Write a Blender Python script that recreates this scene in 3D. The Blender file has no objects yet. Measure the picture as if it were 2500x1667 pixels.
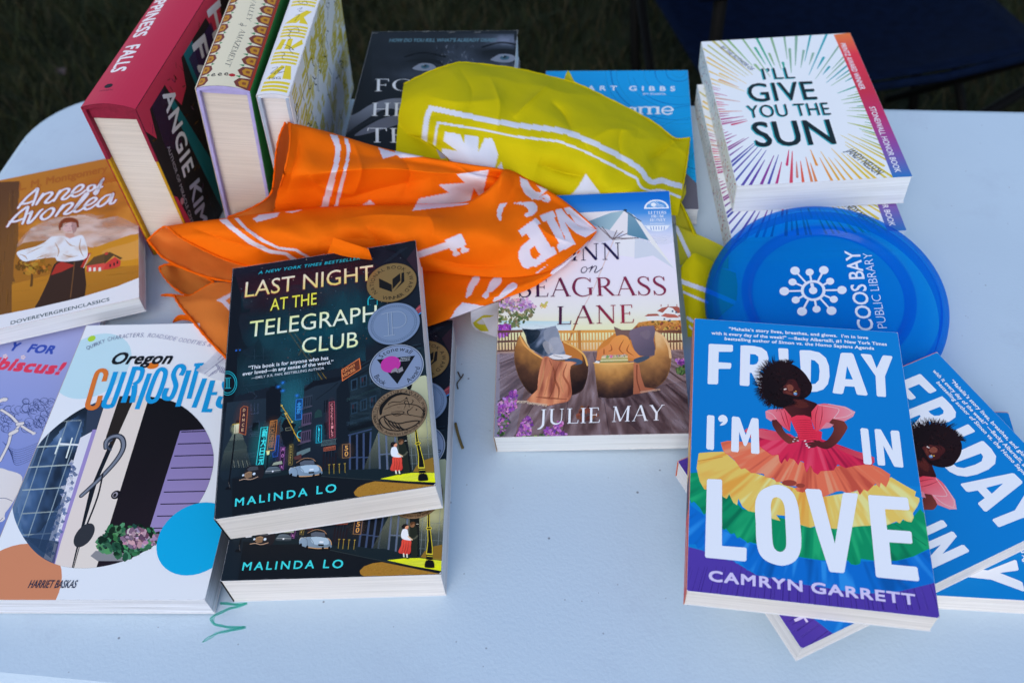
import bpy, bmesh, math, random
import numpy as np
from mathutils import Matrix, Vector, Euler
from mathutils.geometry import tessellate_polygon
random.seed(7); RNG = np.random.default_rng(7)
R = math.radians
SC = bpy.context.scene
COL = SC.collection
# ------------------------------------------------------------------ camera
TABLE_Z = 0.74
F_PX, PITCH, ROLL, CAM_H = 2305.57, 0.875653, -0.088849, 0.572952
cam_data = bpy.data.cameras.new('camera')
cam = bpy.data.objects.new('camera', cam_data); COL.objects.link(cam)
cam.matrix_world = Matrix.Translation((0, 0, TABLE_Z + CAM_H)) @ Matrix.Rotation(math.pi/2 - PITCH, 4, 'X') @ Matrix.Rotation(ROLL, 4, 'Z')
cam_data.sensor_width = 36.0
cam_data.lens = 36.0*F_PX/2500.0
cam_data.clip_start = 0.02; cam_data.clip_end = 500
cam_data.dof.use_dof = True
cam_data.dof.focus_distance = 0.64
cam_data.dof.aperture_fstop = 7.5
SC.camera = cam
# ------------------------------------------------------------------ sky, sun, exposure
world = bpy.data.worlds.new('World'); SC.world = world; world.use_nodes = True
wn = world.node_tree.nodes; wl = world.node_tree.links
sky = wn.new('ShaderNodeTexSky'); sky.sky_type = 'NISHITA'; sky.sun_disc = False
SUN_EL, SUN_AZ = R(40), R(200)
sky.sun_elevation = SUN_EL; sky.sun_rotation = SUN_AZ
sky.air_density = 1.0; sky.dust_density = 1.2; sky.ozone_density = 1.0
wl.new(sky.outputs['Color'], wn['Background'].inputs['Color'])
wn['Background'].inputs['Strength'].default_value = 0.15
sun_data = bpy.data.lights.new('sun', 'SUN'); sun = bpy.data.objects.new('sun', sun_data); COL.objects.link(sun)
sun_data.energy = 0.5; sun_data.angle = R(34); sun_data.color = (1.0, 0.95, 0.90)
# direction TO the sun: azimuth measured from +Y towards +X
sd = Vector((math.sin(SUN_AZ)*math.cos(SUN_EL), math.cos(SUN_AZ)*math.cos(SUN_EL), math.sin(SUN_EL)))
sun.rotation_euler = sd.to_track_quat('Z', 'Y').to_euler()
SC.view_settings.view_transform = 'Standard'
SC.view_settings.look = 'None'
SC.view_settings.exposure = 0.62
SC.view_settings.gamma = 1.0
SC.cycles.transparent_max_bounces = 48
SC.cycles.max_bounces = 10
# ------------------------------------------------------------------ helpers
CAM_M = cam.matrix_world.copy(); CAM_O = CAM_M.translation.copy()
CROT = np.array(CAM_M.to_3x3())
def ray(px, py):
    """direction of the line of sight through a point measured on the 2500 x 1667 photograph"""
    d = CROT @ np.array([(px-1250)/F_PX, -(py-833.5)/F_PX, -1.0])
    return d
def at(px, py, z):
    """measured photo point -> world point at height z above the table top"""
    d = ray(px, py); k = (z - CAM_H)/d[2]
    return np.array([d[0]*k, d[1]*k, TABLE_Z + z])
def crop(ox, oy, s):
    """reader for points measured in an enlarged crop of the photo"""
    return lambda pts: [(ox + p[0]/s, oy + p[1]/s) for p in pts]
def lin(v):
    v = v/255.0
    return v/12.92 if v <= 0.04045 else ((v+0.055)/1.055)**2.4
WHITE = (0.60, 0.70, 0.90)
def C(h, k=0.86):
    """printed colour: photo value divided by the tint of the light on the table"""
    h = h.lstrip('#')
    return tuple(min(0.88, lin(int(h[2*i:2*i+2], 16))/WHITE[i]*k) for i in range(3))
def mixc(a, b, t): return tuple(a[i]*(1-t)+b[i]*t for i in range(3))

def nodes_of(name):
    m = bpy.data.materials.new(name); m.use_nodes = True
    nt = m.node_tree
    return m, nt.nodes, nt.links, nt.nodes['Principled BSDF']
def mat(name, col, rough=0.5, spec=0.4, noise=0.0, scale=40, bump=0.0, bscale=300, stretch=(1, 1, 1), metal=0.0):
    m, n, l, b = nodes_of(name)
    b.inputs['Roughness'].default_value = rough; b.inputs['Specular IOR Level'].default_value = spec; b.inputs['Metallic'].default_value = metal
    tc = n.new('ShaderNodeTexCoord'); mp = n.new('ShaderNodeMapping'); mp.inputs['Scale'].default_value = stretch
    l.new(tc.outputs['Object'], mp.inputs['Vector'])
    t = n.new('ShaderNodeTexNoise'); t.inputs['Scale'].default_value = scale; t.inputs['Detail'].default_value = 4
    l.new(mp.outputs['Vector'], t.inputs['Vector'])
    r = n.new('ShaderNodeValToRGB')
    r.color_ramp.elements[0].position = 0.3; r.color_ramp.elements[1].position = 0.7
    r.color_ramp.elements[0].color = (*[c*(1-noise) for c in col], 1); r.color_ramp.elements[1].color = (*[min(1, c*(1+noise)) for c in col], 1)
    l.new(t.outputs['Fac'], r.inputs['Fac']); l.new(r.outputs['Color'], b.inputs['Base Color'])
    if bump:
        t2 = n.new('ShaderNodeTexNoise'); t2.inputs['Scale'].default_value = bscale; l.new(mp.outputs['Vector'], t2.inputs['Vector'])
        bp = n.new('ShaderNodeBump'); bp.inputs['Strength'].default_value = bump; bp.inputs['Distance'].default_value = 0.001
        l.new(t2.outputs['Fac'], bp.inputs['Height']); l.new(bp.outputs['Normal'], b.inputs['Normal'])
    return m
def ink_mat(name, rough, alpha):
    """printed paper: colour comes from the print (a colour attribute), with fine paper tooth and faint handling wear"""
    m, n, l, b = nodes_of(name)
    a = n.new('ShaderNodeAttribute'); a.attribute_name = 'Col'
    tc = n.new('ShaderNodeTexCoord')
    t = n.new('ShaderNodeTexNoise'); t.inputs['Scale'].default_value = 60; t.inputs['Detail'].default_value = 6; l.new(tc.outputs['Object'], t.inputs['Vector'])
    mr = n.new('ShaderNodeMapRange'); mr.inputs['To Min'].default_value = rough-0.07; mr.inputs['To Max'].default_value = rough+0.12
    l.new(t.outputs['Fac'], mr.inputs['Value']); l.new(mr.outputs['Result'], b.inputs['Roughness'])
    l.new(a.outputs['Color'], b.inputs['Base Color'])
    b.inputs['Specular IOR Level'].default_value = 0.11
    t2 = n.new('ShaderNodeTexNoise'); t2.inputs['Scale'].default_value = 9; l.new(tc.outputs['Object'], t2.inputs['Vector'])
    bp = n.new('ShaderNodeBump'); bp.inputs['Strength'].default_value = 0.25; bp.inputs['Distance'].default_value = 0.004
    l.new(t2.outputs['Fac'], bp.inputs['Height']); l.new(bp.outputs['Normal'], b.inputs['Normal'])
    if alpha: l.new(a.outputs['Alpha'], b.inputs['Alpha'])
    return m
INK = ink_mat('printed_card', 0.40, False); INK_A = ink_mat('printed_card_soft', 0.40, True)

def link(o, parent=None):
    COL.objects.link(o)
    if parent is not None: o.parent = parent
    return o
def meshobj(name, verts, faces, mats, parent=None, smooth=False, matidx=None, loc=None):
    me = bpy.data.meshes.new(name); me.from_pydata([tuple(v) for v in verts], [], faces)
    for m in (mats if isinstance(mats, (list, tuple)) else [mats]): me.materials.append(m)
    if matidx is not None: me.polygons.foreach_set('material_index', matidx)
    if smooth: me.polygons.foreach_set('use_smooth', [True]*len(me.polygons))
    me.update()
    o = bpy.data.objects.new(name, me)
    if loc is not None: o.location = loc
    return link(o, parent)
def from_bm(name, bm, mats, parent=None, smooth=False):
    me = bpy.data.meshes.new(name); bm.to_mesh(me); bm.free()
    for m in (mats if isinstance(mats, (list, tuple)) else [mats]): me.materials.append(m)
    if smooth: me.polygons.foreach_set('use_smooth', [True]*len(me.polygons))
    return link(bpy.data.objects.new(name, me), parent)
def add_box(bm, x0, x1, y0, y1, z0, z1, bevel=0.0, seg=2):
    r = bmesh.ops.create_cube(bm, size=1.0)
    vs = r['verts']
    for v in vs:
        v.co = Vector(((x0+x1)/2 + v.co.x*(x1-x0), (y0+y1)/2 + v.co.y*(y1-y0), (z0+z1)/2 + v.co.z*(z1-z0)))
    if bevel:
        es = list({e for v in vs for e in v.link_edges})
        bmesh.ops.bevel(bm, geom=es, offset=bevel, segments=seg, affect='EDGES', profile=0.5)
def tube(bm, pts, r, seg=8, caps=True):
    pts = [Vector(p) for p in pts]; rings = []
    rr = r if isinstance(r, (list, tuple)) else [r]*len(pts)
    for i, p in enumerate(pts):
        a = pts[max(0, i-1)]; b = pts[min(len(pts)-1, i+1)]; d = (b-a).normalized()
        up = Vector((0, 0, 1)) if abs(d.z) < 0.9 else Vector((1, 0, 0))
        s = d.cross(up).normalized(); u = s.cross(d)
        rings.append([bm.verts.new(p + (s*math.cos(t)+u*math.sin(t))*rr[i]) for t in [2*math.pi*k/seg for k in range(seg)]])
    for A, B in zip(rings, rings[1:]):
        for k in range(seg): bm.faces.new((A[k], A[(k+1) % seg], B[(k+1) % seg], B[k]))
    if caps: bm.faces.new(rings[0][::-1]); bm.faces.new(rings[-1])
def spline(pts, n=8, closed=False):
    """Catmull-Rom through points (any dimension)"""
    P = np.array(pts, float); N = len(P); out = []
    rng = range(N if closed else N-1)
    for i in rng:
        if closed: a, b, c, d = P[(i-1) % N], P[i], P[(i+1) % N], P[(i+2) % N]
        else: a, b, c, d = P[max(i-1, 0)], P[i], P[i+1], P[min(i+2, N-1)]
        for k in range(n):
            t = k/n
            out.append(0.5*((2*b) + (c-a)*t + (2*a-5*b+4*c-d)*t*t + (3*b-a-3*c+d)*t**3))
    if not closed: out.append(P[-1])
    return np.array(out)
def resample(pts, n):
    P = np.array(pts, float); d = np.r_[0, np.cumsum(np.linalg.norm(np.diff(P[:, :2], axis=0), axis=1))]
    t = np.linspace(0, d[-1], n)
    return np.stack([np.interp(t, d, P[:, k]) for k in range(P.shape[1])], 1)
def tag(o, label=None, cat=None, group=None, kind=None):
    if label: o['label'] = label
    if cat: o['category'] = cat
    if group: o['group'] = group
    if kind: o['kind'] = kind
    return o
def empty(name, M, label, cat, group=None):
    o = bpy.data.objects.new(name, None); o.empty_display_size = 0.05
    link(o); o.matrix_world = M
    return tag(o, label, cat, group)

_fontdep = {}
def text_mesh(s, bold=0.0, shear=0.0, spacing=1.0, res=3):
    """flat glyph mesh of the built-in typeface: verts (n,2), tris, width, cap height"""
    key = (s, bold, shear, spacing, res)
    if key in _fontdep: return _fontdep[key]
    c = bpy.data.curves.new('text', 'FONT'); c.body = s; c.offset = bold; c.shear = shear; c.space_character = spacing
    c.resolution_u = res; c.fill_mode = 'FRONT'
    o = bpy.data.objects.new('text', c); COL.objects.link(o)
    dg = bpy.context.evaluated_depsgraph_get(); dg.update()
    me = bpy.data.meshes.new_from_object(o.evaluated_get(dg))
    me.calc_loop_triangles()
    V = np.array([v.co[:2] for v in me.vertices]).reshape(-1, 2); T = [tuple(t.vertices) for t in me.loop_triangles]
    bpy.data.objects.remove(o); bpy.data.curves.remove(c); bpy.data.meshes.remove(me)
    _fontdep[key] = (V, T)
    return V, T

class Art:
    """Flat print built as layered vector shapes. to(px,py) gives the 2-D surface coordinate of a measured point."""
    STEP = 2e-6
    def __init__(self, to, k):
        self.to = to; self.k = k            # k: metres per photo pixel
        self.V = []; self.F = []; self.C = []; self.A = []; self.z = 0.0; self.n = 0; self.j = 0; self.cr = lambda p: p
        self.hold = False
    def use(self, f): self.cr = f; return self
    def P(self, pts):
        q = self.cr(pts)
        return np.array([self.to(*p) for p in q], float)
    def up(self):
        if self.hold: self.j = (self.j+1) % 12; return self.z + self.j*1.5e-7
        self.z += self.STEP; return self.z
    def batch(self, on=True):
        self.z += self.STEP; self.hold = on
        if not on: self.z += self.STEP
    def raw(self, V2, T, col, alpha=1.0, z=None):
        z = self.up() if z is None else z
        base = self.n; m = len(V2)
        V2 = np.asarray(V2, float)
        self.V.append(np.c_[V2, np.full(m, z)])
        col = np.asarray(col, float)
        if col.ndim == 1: col = np.tile(col[:3], (m, 1))
        al = np.full(m, alpha, float) if np.isscalar(alpha) else np.asarray(alpha, float)
        self.C.append(np.c_[col, al])
        soft = bool((al < 0.999).any())
        for t in T: self.F.append(tuple(base+i for i in t)); self.A.append(1 if soft else 0)
        self.n += m
    def fillc(self, Q, col, grad, alpha):
        if grad is None: return col, alpha
        p0, p1, c1 = grad[:3]
        a, b = self.P([p0, p1]); d = b-a
        t = np.clip(((Q-a) @ d)/(d @ d), 0, 1)
        cc = np.array(col)[None]*(1-t[:, None]) + np.array(c1)[None]*t[:, None]
        if len(grad) > 3: alpha = alpha*(1-t)+grad[3]*t
        return cc, alpha
    def poly(self, pts, col, grad=None, alpha=1.0, smooth=0, local=False):
        Q = np.array(pts, float) if local else self.P(pts)
        if smooth: Q = spline(Q, smooth, True)
        T = tessellate_polygon([[Vector((x, y, 0)) for x, y in Q]])
        cc, al = self.fillc(Q, col, grad, alpha)
        self.raw(Q, T, cc, al)
    def ell(self, c, rx, ry, col, rot=0.0, n=40, grad=None, alpha=1.0, a0=0, a1=360, local=False):
        """ellipse in surface units; radii in photo px scaled by k unless local"""
        o = np.array(c, float) if local else self.P([c])[0]
        s = 1.0 if local else self.k/self.scale()
        t = np.radians(np.linspace(a0, a1, n, endpoint=(a1-a0) % 360 != 0))
        x = rx*s*np.cos(t); y = ry*s*np.sin(t); cr, sr = math.cos(R(rot)), math.sin(R(rot))
        Q = np.c_[o[0]+x*cr-y*sr, o[1]+x*sr+y*cr]
        T = tessellate_polygon([[Vector((x, y, 0)) for x, y in Q]])
        cc, al = self.fillc(Q, col, grad, alpha)
        self.raw(Q, T, cc, al)
    def scale(self):
        a = self.cr([(0, 0), (100, 0)]); return 100.0/math.hypot(a[1][0]-a[0][0], a[1][1]-a[0][1])
    def glow(self, c, rx, ry, col, a0=0.8, rot=0.0, col2=None, n=28, mid=0.5, am=None):
        o = self.P([c])[0]; s = self.k/self.scale(); col2 = col if col2 is None else col2
        t = np.linspace(0, 2*math.pi, n, endpoint=False); cr, sr = math.cos(R(rot)), math.sin(R(rot))
        V = [o]; cc = [col]; al = [a0]; T = []
        am = a0*0.55 if am is None else am
        for k, (f, a) in enumerate(((mid, am), (1.0, 0.0))):
            x = rx*s*f*np.cos(t); y = ry*s*f*np.sin(t)
            for i in range(n):
                V.append((o[0]+x[i]*cr-y[i]*sr, o[1]+x[i]*sr+y[i]*cr)); cc.append(mixc(col, col2, f)); al.append(a)
        for i in range(n):
            j = (i+1) % n; T.append((0, 1+i, 1+j)); T.append((1+i, 1+n+i, 1+n+j)); T.append((1+i, 1+n+j, 1+j))
        self.raw(np.array(V), T, np.array(cc), np.array(al))
    def line(self, pts, w, col, smooth=0, closed=False, taper=None, grad=None, alpha=1.0, cap=True, local=False, soft=0.0):
        """ribbon of width w (photo px of the current crop); taper = (start, end) width factors"""
        Q = np.array(pts, float) if local else self.P(pts)
        if smooth: Q = spline(Q, smooth, closed)
        hw = (w if local else w*self.k/self.scale())/2
        N = len(Q)
        keep = [0]+[i for i in range(1, N) if np.linalg.norm(Q[i]-Q[i-1]) > 1e-7]; Q = Q[keep]; N = len(Q)
        if N < 2: return
        if closed: d = np.roll(Q, -1, 0)-np.roll(Q, 1, 0)
        else: d = np.gradient(Q, axis=0)
        seg = np.diff(np.r_[Q, Q[:1]] if closed else Q, axis=0); seg /= np.linalg.norm(seg, axis=1)[:, None]+1e-12
        nrm = np.zeros_like(Q); f = np.ones(N)
        for i in range(N):
            a = seg[i-1] if (closed or i > 0) else seg[0]; b = seg[i] if (closed or i < N-1) else seg[N-2]
            t = a+b
            if np.linalg.norm(t) < 1e-6: t = a
            t /= np.linalg.norm(t); nrm[i] = (-t[1], t[0]); f[i] = 1/max(0.45, abs(t @ a))
        W = np.full(N, hw)
        if taper is not None:
            if callable(taper): W = hw*np.array([taper(x) for x in np.linspace(0, 1, N)])
            else: W = hw*np.interp(np.linspace(0, 1, N), np.linspace(0, 1, len(taper)), taper)
        A = Q+nrm*(W*f)[:, None]; B = Q-nrm*(W*f)[:, None]
        V = [*A, *B]; T = []
        for i in range(N if closed else N-1):
            j = (i+1) % N; T += [(i, j, N+j), (i, N+j, N+i)]
        if cap and not closed and hw > 0:
            for e, s in ((0, -1), (N-1, 1)):
                dd = seg[0]*-1 if e == 0 else seg[-1]; nn = np.array([-dd[1], dd[0]]); cidx = []
                for th in (60, 30, 0, -30, -60):
                    V.append(Q[e]+W[e]*(dd*math.cos(R(th))+nn*math.sin(R(th)))); cidx.append(len(V)-1)
                first, last = (N+e, e) if e == 0 else (e, N+e)
                ring = [first]+cidx+[last]
                for q in range(1, len(ring)-1): T.append((ring[0], ring[q], ring[q+1]))
        V = np.array(V)
        cc, al = self.fillc(V, col, grad, alpha)
        self.raw(V, T, cc, al)
    def text(self, s, bl, br, top, col, bold=0.0, shear=0.0, spacing=1.0, grad=None, alpha=1.0, res=3, cap=True):
        """text whose baseline runs bl -> br and whose (cap) height is bl -> top"""
        if bold > 0.003 and not getattr(self, '_in', False):
            d = bold*0.8; self._in = True; o, e, t = self.P([bl, br, top]); h = (t-o)/0.7; f = self.to
            self.to = lambda x, y: (x, y); c0 = self.cr; self.cr = lambda q: q
            for sx, sy in ((-1, -1), (1, -1), (-1, 1), (1, 1)):
                L = np.linalg.norm(h)*d; q = np.array([sx*L, sy*L])
                self.text(s, tuple(o+q), tuple(e+q), tuple(t+q), col, 0.0, shear, spacing, None, alpha, res, cap)
            self.to = f; self.cr = c0; self._in = False; return
        V, T = text_mesh(s, bold, shear, spacing, res)
        if not len(V): return
        o, e, t = self.P([bl, br, top])
        x0, x1 = V[:, 0].min(), V[:, 0].max(); ch = 0.70 if cap else (V[:, 1].max())
        X = (e-o)/(x1-x0); Y = t-o
        Xn = X/np.linalg.norm(X); Y = (Y-Xn*(Y @ Xn))/ch
        Q = o + (V[:, :1]-x0)*X[None] + V[:, 1:]*Y[None]
        cc, al = self.fillc(Q, col, grad, alpha)
        self.raw(Q, T, cc, al)
    def arc_text(self, s, c, r, a_mid, h, col, flip=False, bold=0.01, spread=1.0, local=True, sx=1.0):
        """letters along a circle (surface units); a_mid in degrees, flip = reads along the bottom"""
        ws = []; adv = 0
        for ch in s:
            if ch == ' ': ws.append((None, 0.30)); continue
            V, T = text_mesh(ch, 0.0); ws.append(((V, T), V[:, 0].max()-V[:, 0].min()+0.10 if len(V) else 0.3))
        k = h/0.7; tot = sum(w for _, w in ws)*k*spread*sx; sgn = 1 if flip else -1
        a = R(a_mid) - sgn*tot/r/2
        for g, w in ws:
            da = w*k*spread*sx/r; am = a + sgn*da/2
            if g is not None and len(g[0]):
                V, T = g; xm = (V[:, 0].min()+V[:, 0].max())/2
                rad = np.array([math.cos(am), math.sin(am)]); tan = np.array([-rad[1], rad[0]])*sgn
                up = rad if not flip else -rad
                base = np.array(c) + rad*(r if not flip else r)
                Q = base + (V[:, :1]-xm)*k*sx*tan[None] + V[:, 1:]*k*up[None]
                self.raw(Q, T, col)
            a += sgn*da
    def clip_rect(self, x0, x1, y0, y1):
        self.rect = (x0, x1, y0, y1)
    def mesh(self, name, thick=None):
        """finish: trims to the card by clamping, returns mesh data"""
        V = np.concatenate(self.V); Cc = np.concatenate(self.C)
        me = bpy.data.meshes.new(name)
        if getattr(self, 'rect', None):
            V, Cc, F, A = clip_mesh(V, Cc, self.F, self.A, self.rect)
        else: F, A = self.F, self.A
        if getattr(self, 'cuts', None) is not None: V, Cc, F, A = slice_mesh(V, Cc, F, A, 0, self.cuts)
        F = np.array(F, np.int32).reshape(-1, 3)
        # all faces look up
        a, b, c = V[F[:, 0]], V[F[:, 1]], V[F[:, 2]]
        cr = (b[:, 0]-a[:, 0])*(c[:, 1]-a[:, 1])-(b[:, 1]-a[:, 1])*(c[:, 0]-a[:, 0])
        A = np.array(A); ok = np.abs(cr) > 1e-14; F = F[ok]; cr = cr[ok]; A = A[ok]
        F[cr < 0] = F[cr < 0][:, ::-1]
        return V, F, Cc, A
def clip_mesh(V, Cc, F, A, rect):
    """cuts every triangle to the rectangle of the card"""
    D = np.c_[V, Cc]; F = [list(f) for f in F]
    for ax, lim, sg in ((0, rect[0], 1), (0, rect[1], -1), (1, rect[2], 1), (1, rect[3], -1)):
        ins = (D[:, ax]-lim)*sg >= -1e-9
        nf, na, extra = [], [], []
        n = len(D); cache = {}
        for f, a in zip(F, A):
            k = [ins[i] for i in f]
            if all(k): nf.append(f); na.append(a); continue
            if not any(k): continue
            out = []
            for i in range(3):
                p, q = f[i], f[(i+1) % 3]
                if ins[p]: out.append(p)
                if ins[p] != ins[q]:
                    key = (min(p, q), max(p, q))
                    if key not in cache:
                        t = (lim-D[p, ax])/(D[q, ax]-D[p, ax]); extra.append(D[p]+t*(D[q]-D[p])); cache[key] = n+len(extra)-1
                    out.append(cache[key])
            for i in range(1, len(out)-1): nf.append([out[0], out[i], out[i+1]]); na.append(a)
        F, A = nf, na
        if extra:
            D = np.r_[D, np.array(extra)]
    return D[:, :3], D[:, 3:], F, A
def slice_mesh(V, Cc, F, A, ax, lines):
    """cuts triangles along the lines so that a print can follow a curved surface"""
    D = np.c_[V, Cc]; F = [list(f) for f in F]; A = list(A)
    for lim in lines:
        s = D[:, ax]-lim; nf, na, extra, cache = [], [], [], {}; n = len(D)
        for f, a in zip(F, A):
            k = [s[i] for i in f]
            if min(k) > -1e-9 or max(k) < 1e-9: nf.append(f); na.append(a); continue
            L, U = [], []
            for i in range(3):
                p, q = f[i], f[(i+1) % 3]
                (U if s[p] >= 0 else L).append(p)
                if (s[p] >= 0) != (s[q] >= 0):
                    key = (min(p, q), max(p, q))
                    if key not in cache: t = s[p]/(s[p]-s[q]); extra.append(D[p]+t*(D[q]-D[p])); cache[key] = n+len(extra)-1
                    L.append(cache[key]); U.append(cache[key])
            for P in (L, U):
                for i in range(1, len(P)-1): nf.append([P[0], P[i], P[i+1]]); na.append(a)
        F, A = nf, na
        if extra: D = np.r_[D, np.array(extra)]
    return D[:, :3], D[:, 3:], F, A
def wear(a, seed, n=70):
    """rubbed edges and corners where the card shows white"""
    rg = random.Random(seed); w, h = a.W/2, a.H; a.batch(); c = (0.66, 0.66, 0.68)
    for i in range(n):
        l = rg.uniform(.0006, .005); t = rg.uniform(.00012, .0004); e = rg.choice('lrbtbb')
        if e in 'lr': y = rg.uniform(0, h); x = (w-.0001)*(1 if e == 'r' else -1); p = [(x, y), (x, y+l)]
        else: x = rg.uniform(-w, w); y = h-.0001 if e == 't' else .0001; p = [(x, y), (x+l, y)]
        a.line(p, t*2, c, local=True, alpha=rg.uniform(.25, .8), taper=(.2, 1, .3), cap=False)
    for sx in (-1, 1):
        for y in (0, h): r = rg.uniform(.0006, .0016); a.poly([(sx*w, y), (sx*(w-r), y), (sx*w, y+(r if y == 0 else -r))], c, local=True, alpha=.8)
    a.batch(False); a.batch()
    for i in range(26): x, y = rg.uniform(-w, w), rg.uniform(0, h); q = rg.uniform(0, 3.14); l = rg.uniform(.001, .006); a.line([(x, y), (x+l*math.cos(q), y+l*math.sin(q))], .00022, (.55, .57, .6), local=True, alpha=rg.uniform(.08, .3), taper=(.2, 1, .2), cap=False)
    a.batch(False)
def art_object(name, art, M, parent, base=None, card=None):
    """print mesh + the card it is printed on, ONE mesh. M maps (x, y, z) of the print to the parent's space."""
    V, F, Cc, A = art.mesh(name)
    verts = V.copy(); faces = [tuple(f) for f in F]; cols = Cc.copy(); mi = list(A)
    if card:
        x0, x1, y0, y1, t = card; n = len(verts)
        b = np.array([(x, y, z) for z in (-t, 0) for x, y in ((x0, y0), (x1, y0), (x1, y1), (x0, y1))])
        verts = np.r_[verts, b]; cols = np.r_[cols, np.tile((*base, 1.0), (8, 1))]
        q = [(0, 3, 2, 1), (4, 5, 6, 7), (0, 1, 5, 4), (1, 2, 6, 5), (2, 3, 7, 6), (3, 0, 4, 7)]
        faces += [tuple(n+i for i in f) for f in q]; mi += [0]*6
    if M is not None:
        Mn = np.array(M); verts = verts @ Mn[:3, :3].T + Mn[:3, 3]
    me = bpy.data.meshes.new(name); me.from_pydata(verts.tolist(), [], faces)
    me.materials.append(INK); me.materials.append(INK_A)
    me.polygons.foreach_set('material_index', mi)
    at_ = me.color_attributes.new('Col', 'FLOAT_COLOR', 'POINT')
    at_.data.foreach_set('color', cols.astype(np.float32).ravel())
    me.update()
    o = bpy.data.objects.new(name, me)
    return link(o, parent)
# ------------------------------------------------------------------ ground and grass
def build_ground():
    m, n, l, b = nodes_of('lawn_soil')
    tc = n.new('ShaderNodeTexCoord'); t = n.new('ShaderNodeTexNoise'); t.inputs['Scale'].default_value = 3.0; t.inputs['Detail'].default_value = 8
    l.new(tc.outputs['Object'], t.inputs['Vector'])
    r = n.new('ShaderNodeValToRGB'); e = r.color_ramp.elements
    e[0].position = 0.35; e[0].color = (0.010, 0.012, 0.006, 1); e[1].position = 0.7; e[1].color = (0.020, 0.026, 0.010, 1)
    l.new(t.outputs['Fac'], r.inputs['Fac']); l.new(r.outputs['Color'], b.inputs['Base Color']); b.inputs['Roughness'].default_value = 0.95
    b.inputs['Specular IOR Level'].default_value = 0.1
    s = 120.0
    o = meshobj('ground', [(-s, -s, 0), (s, -s, 0), (s, s, 0), (-s, s, 0)], [(0, 1, 2, 3)], m)
    tag(o, kind='structure')
    # lawn: blades around the table, thinning with distance
    g, n, l, b = nodes_of('grass_blades')
    a = n.new('ShaderNodeAttribute'); a.attribute_name = 'Col'; l.new(a.outputs['Color'], b.inputs['Base Color'])
    b.inputs['Roughness'].default_value = 0.7; b.inputs['Specular IOR Level'].default_value = 0.15
    N = 84000
    x = np.r_[RNG.uniform(-2.0, 2.2, 42000), RNG.uniform(-5, 5, 42000)]; y = np.r_[RNG.uniform(0.7, 3.0, 42000), RNG.uniform(-1.5, 6.0, 42000)]
    h = RNG.uniform(0.025, 0.075, N); an = RNG.uniform(0, 2*np.pi, N); w = RNG.uniform(0.0012, 0.0026, N); le = RNG.uniform(0.2, 1.1, N)*h
    ln = RNG.uniform(0, 2*np.pi, N)
    V = np.zeros((N, 5, 3)); dx, dy = np.cos(an)*w, np.sin(an)*w; lx, ly = np.cos(ln)*le, np.sin(ln)*le
    V[:, 0] = np.c_[x-dx, y-dy, np.zeros(N)]; V[:, 1] = np.c_[x+dx, y+dy, np.zeros(N)]
    V[:, 2] = np.c_[x+dx*.8+lx*.35, y+dy*.8+ly*.35, h*.6]; V[:, 3] = np.c_[x-dx*.8+lx*.35, y-dy*.8+ly*.35, h*.6]
    V[:, 4] = np.c_[x+lx, y+ly, h]
    f = []
    for i in range(N):
        q = i*5; f.append((q, q+1, q+2, q+3)); f.append((q+3, q+2, q+4))
    base = np.array([[0.016, 0.022, 0.007], [0.024, 0.027, 0.009], [0.032, 0.027, 0.012], [0.011, 0.018, 0.007]])
    patch = (np.sin(x*3.1+1)*np.cos(y*2.7)+RNG.normal(0, .7, N))
    ci = np.clip(((patch+1.5)/3*4).astype(int), 0, 3)
    cc = base[ci]*RNG.uniform(0.6, 1.3, (N, 1))
    o = meshobj('grass', V.reshape(-1, 3), f, g)
    at_ = o.data.color_attributes.new('Col', 'FLOAT_COLOR', 'POINT')
    at_.data.foreach_set('color', np.c_[np.repeat(cc, 5, 0), np.ones(N*5)].astype(np.float32).ravel())
    tag(o, 'dark short lawn grass behind the table', 'grass', kind='stuff')
    # a pale dry leaf lying in the lawn
    p = at(149, 178, -TABLE_Z+0.06)
    lf = mat('dry_leaf', (0.055, 0.042, 0.040), 0.8, 0.1, 0.3, 60)
    v = []; fs = []
    for i in range(9):
        t = i/8; wd = 0.012*math.sin(math.pi*min(1, t*0.94+0.04)); zc = 0.006*math.sin(t*5)
        v += [(-wd, -0.018+0.036*t, zc+0.006), (0, -0.018+0.036*t, zc), (wd, -0.018+0.036*t, zc+0.007)]
    for i in range(8):
        q = i*3; fs += [(q, q+1, q+4, q+3), (q+1, q+2, q+5, q+4)]
    lo = meshobj('dry_leaf', v, fs, lf, smooth=True, loc=p); lo.rotation_euler = (0.2, 0.1, 0.7)
    tag(lo, 'small pale dry leaf lying on the dark lawn behind the table corner', 'leaf')
build_ground()

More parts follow.
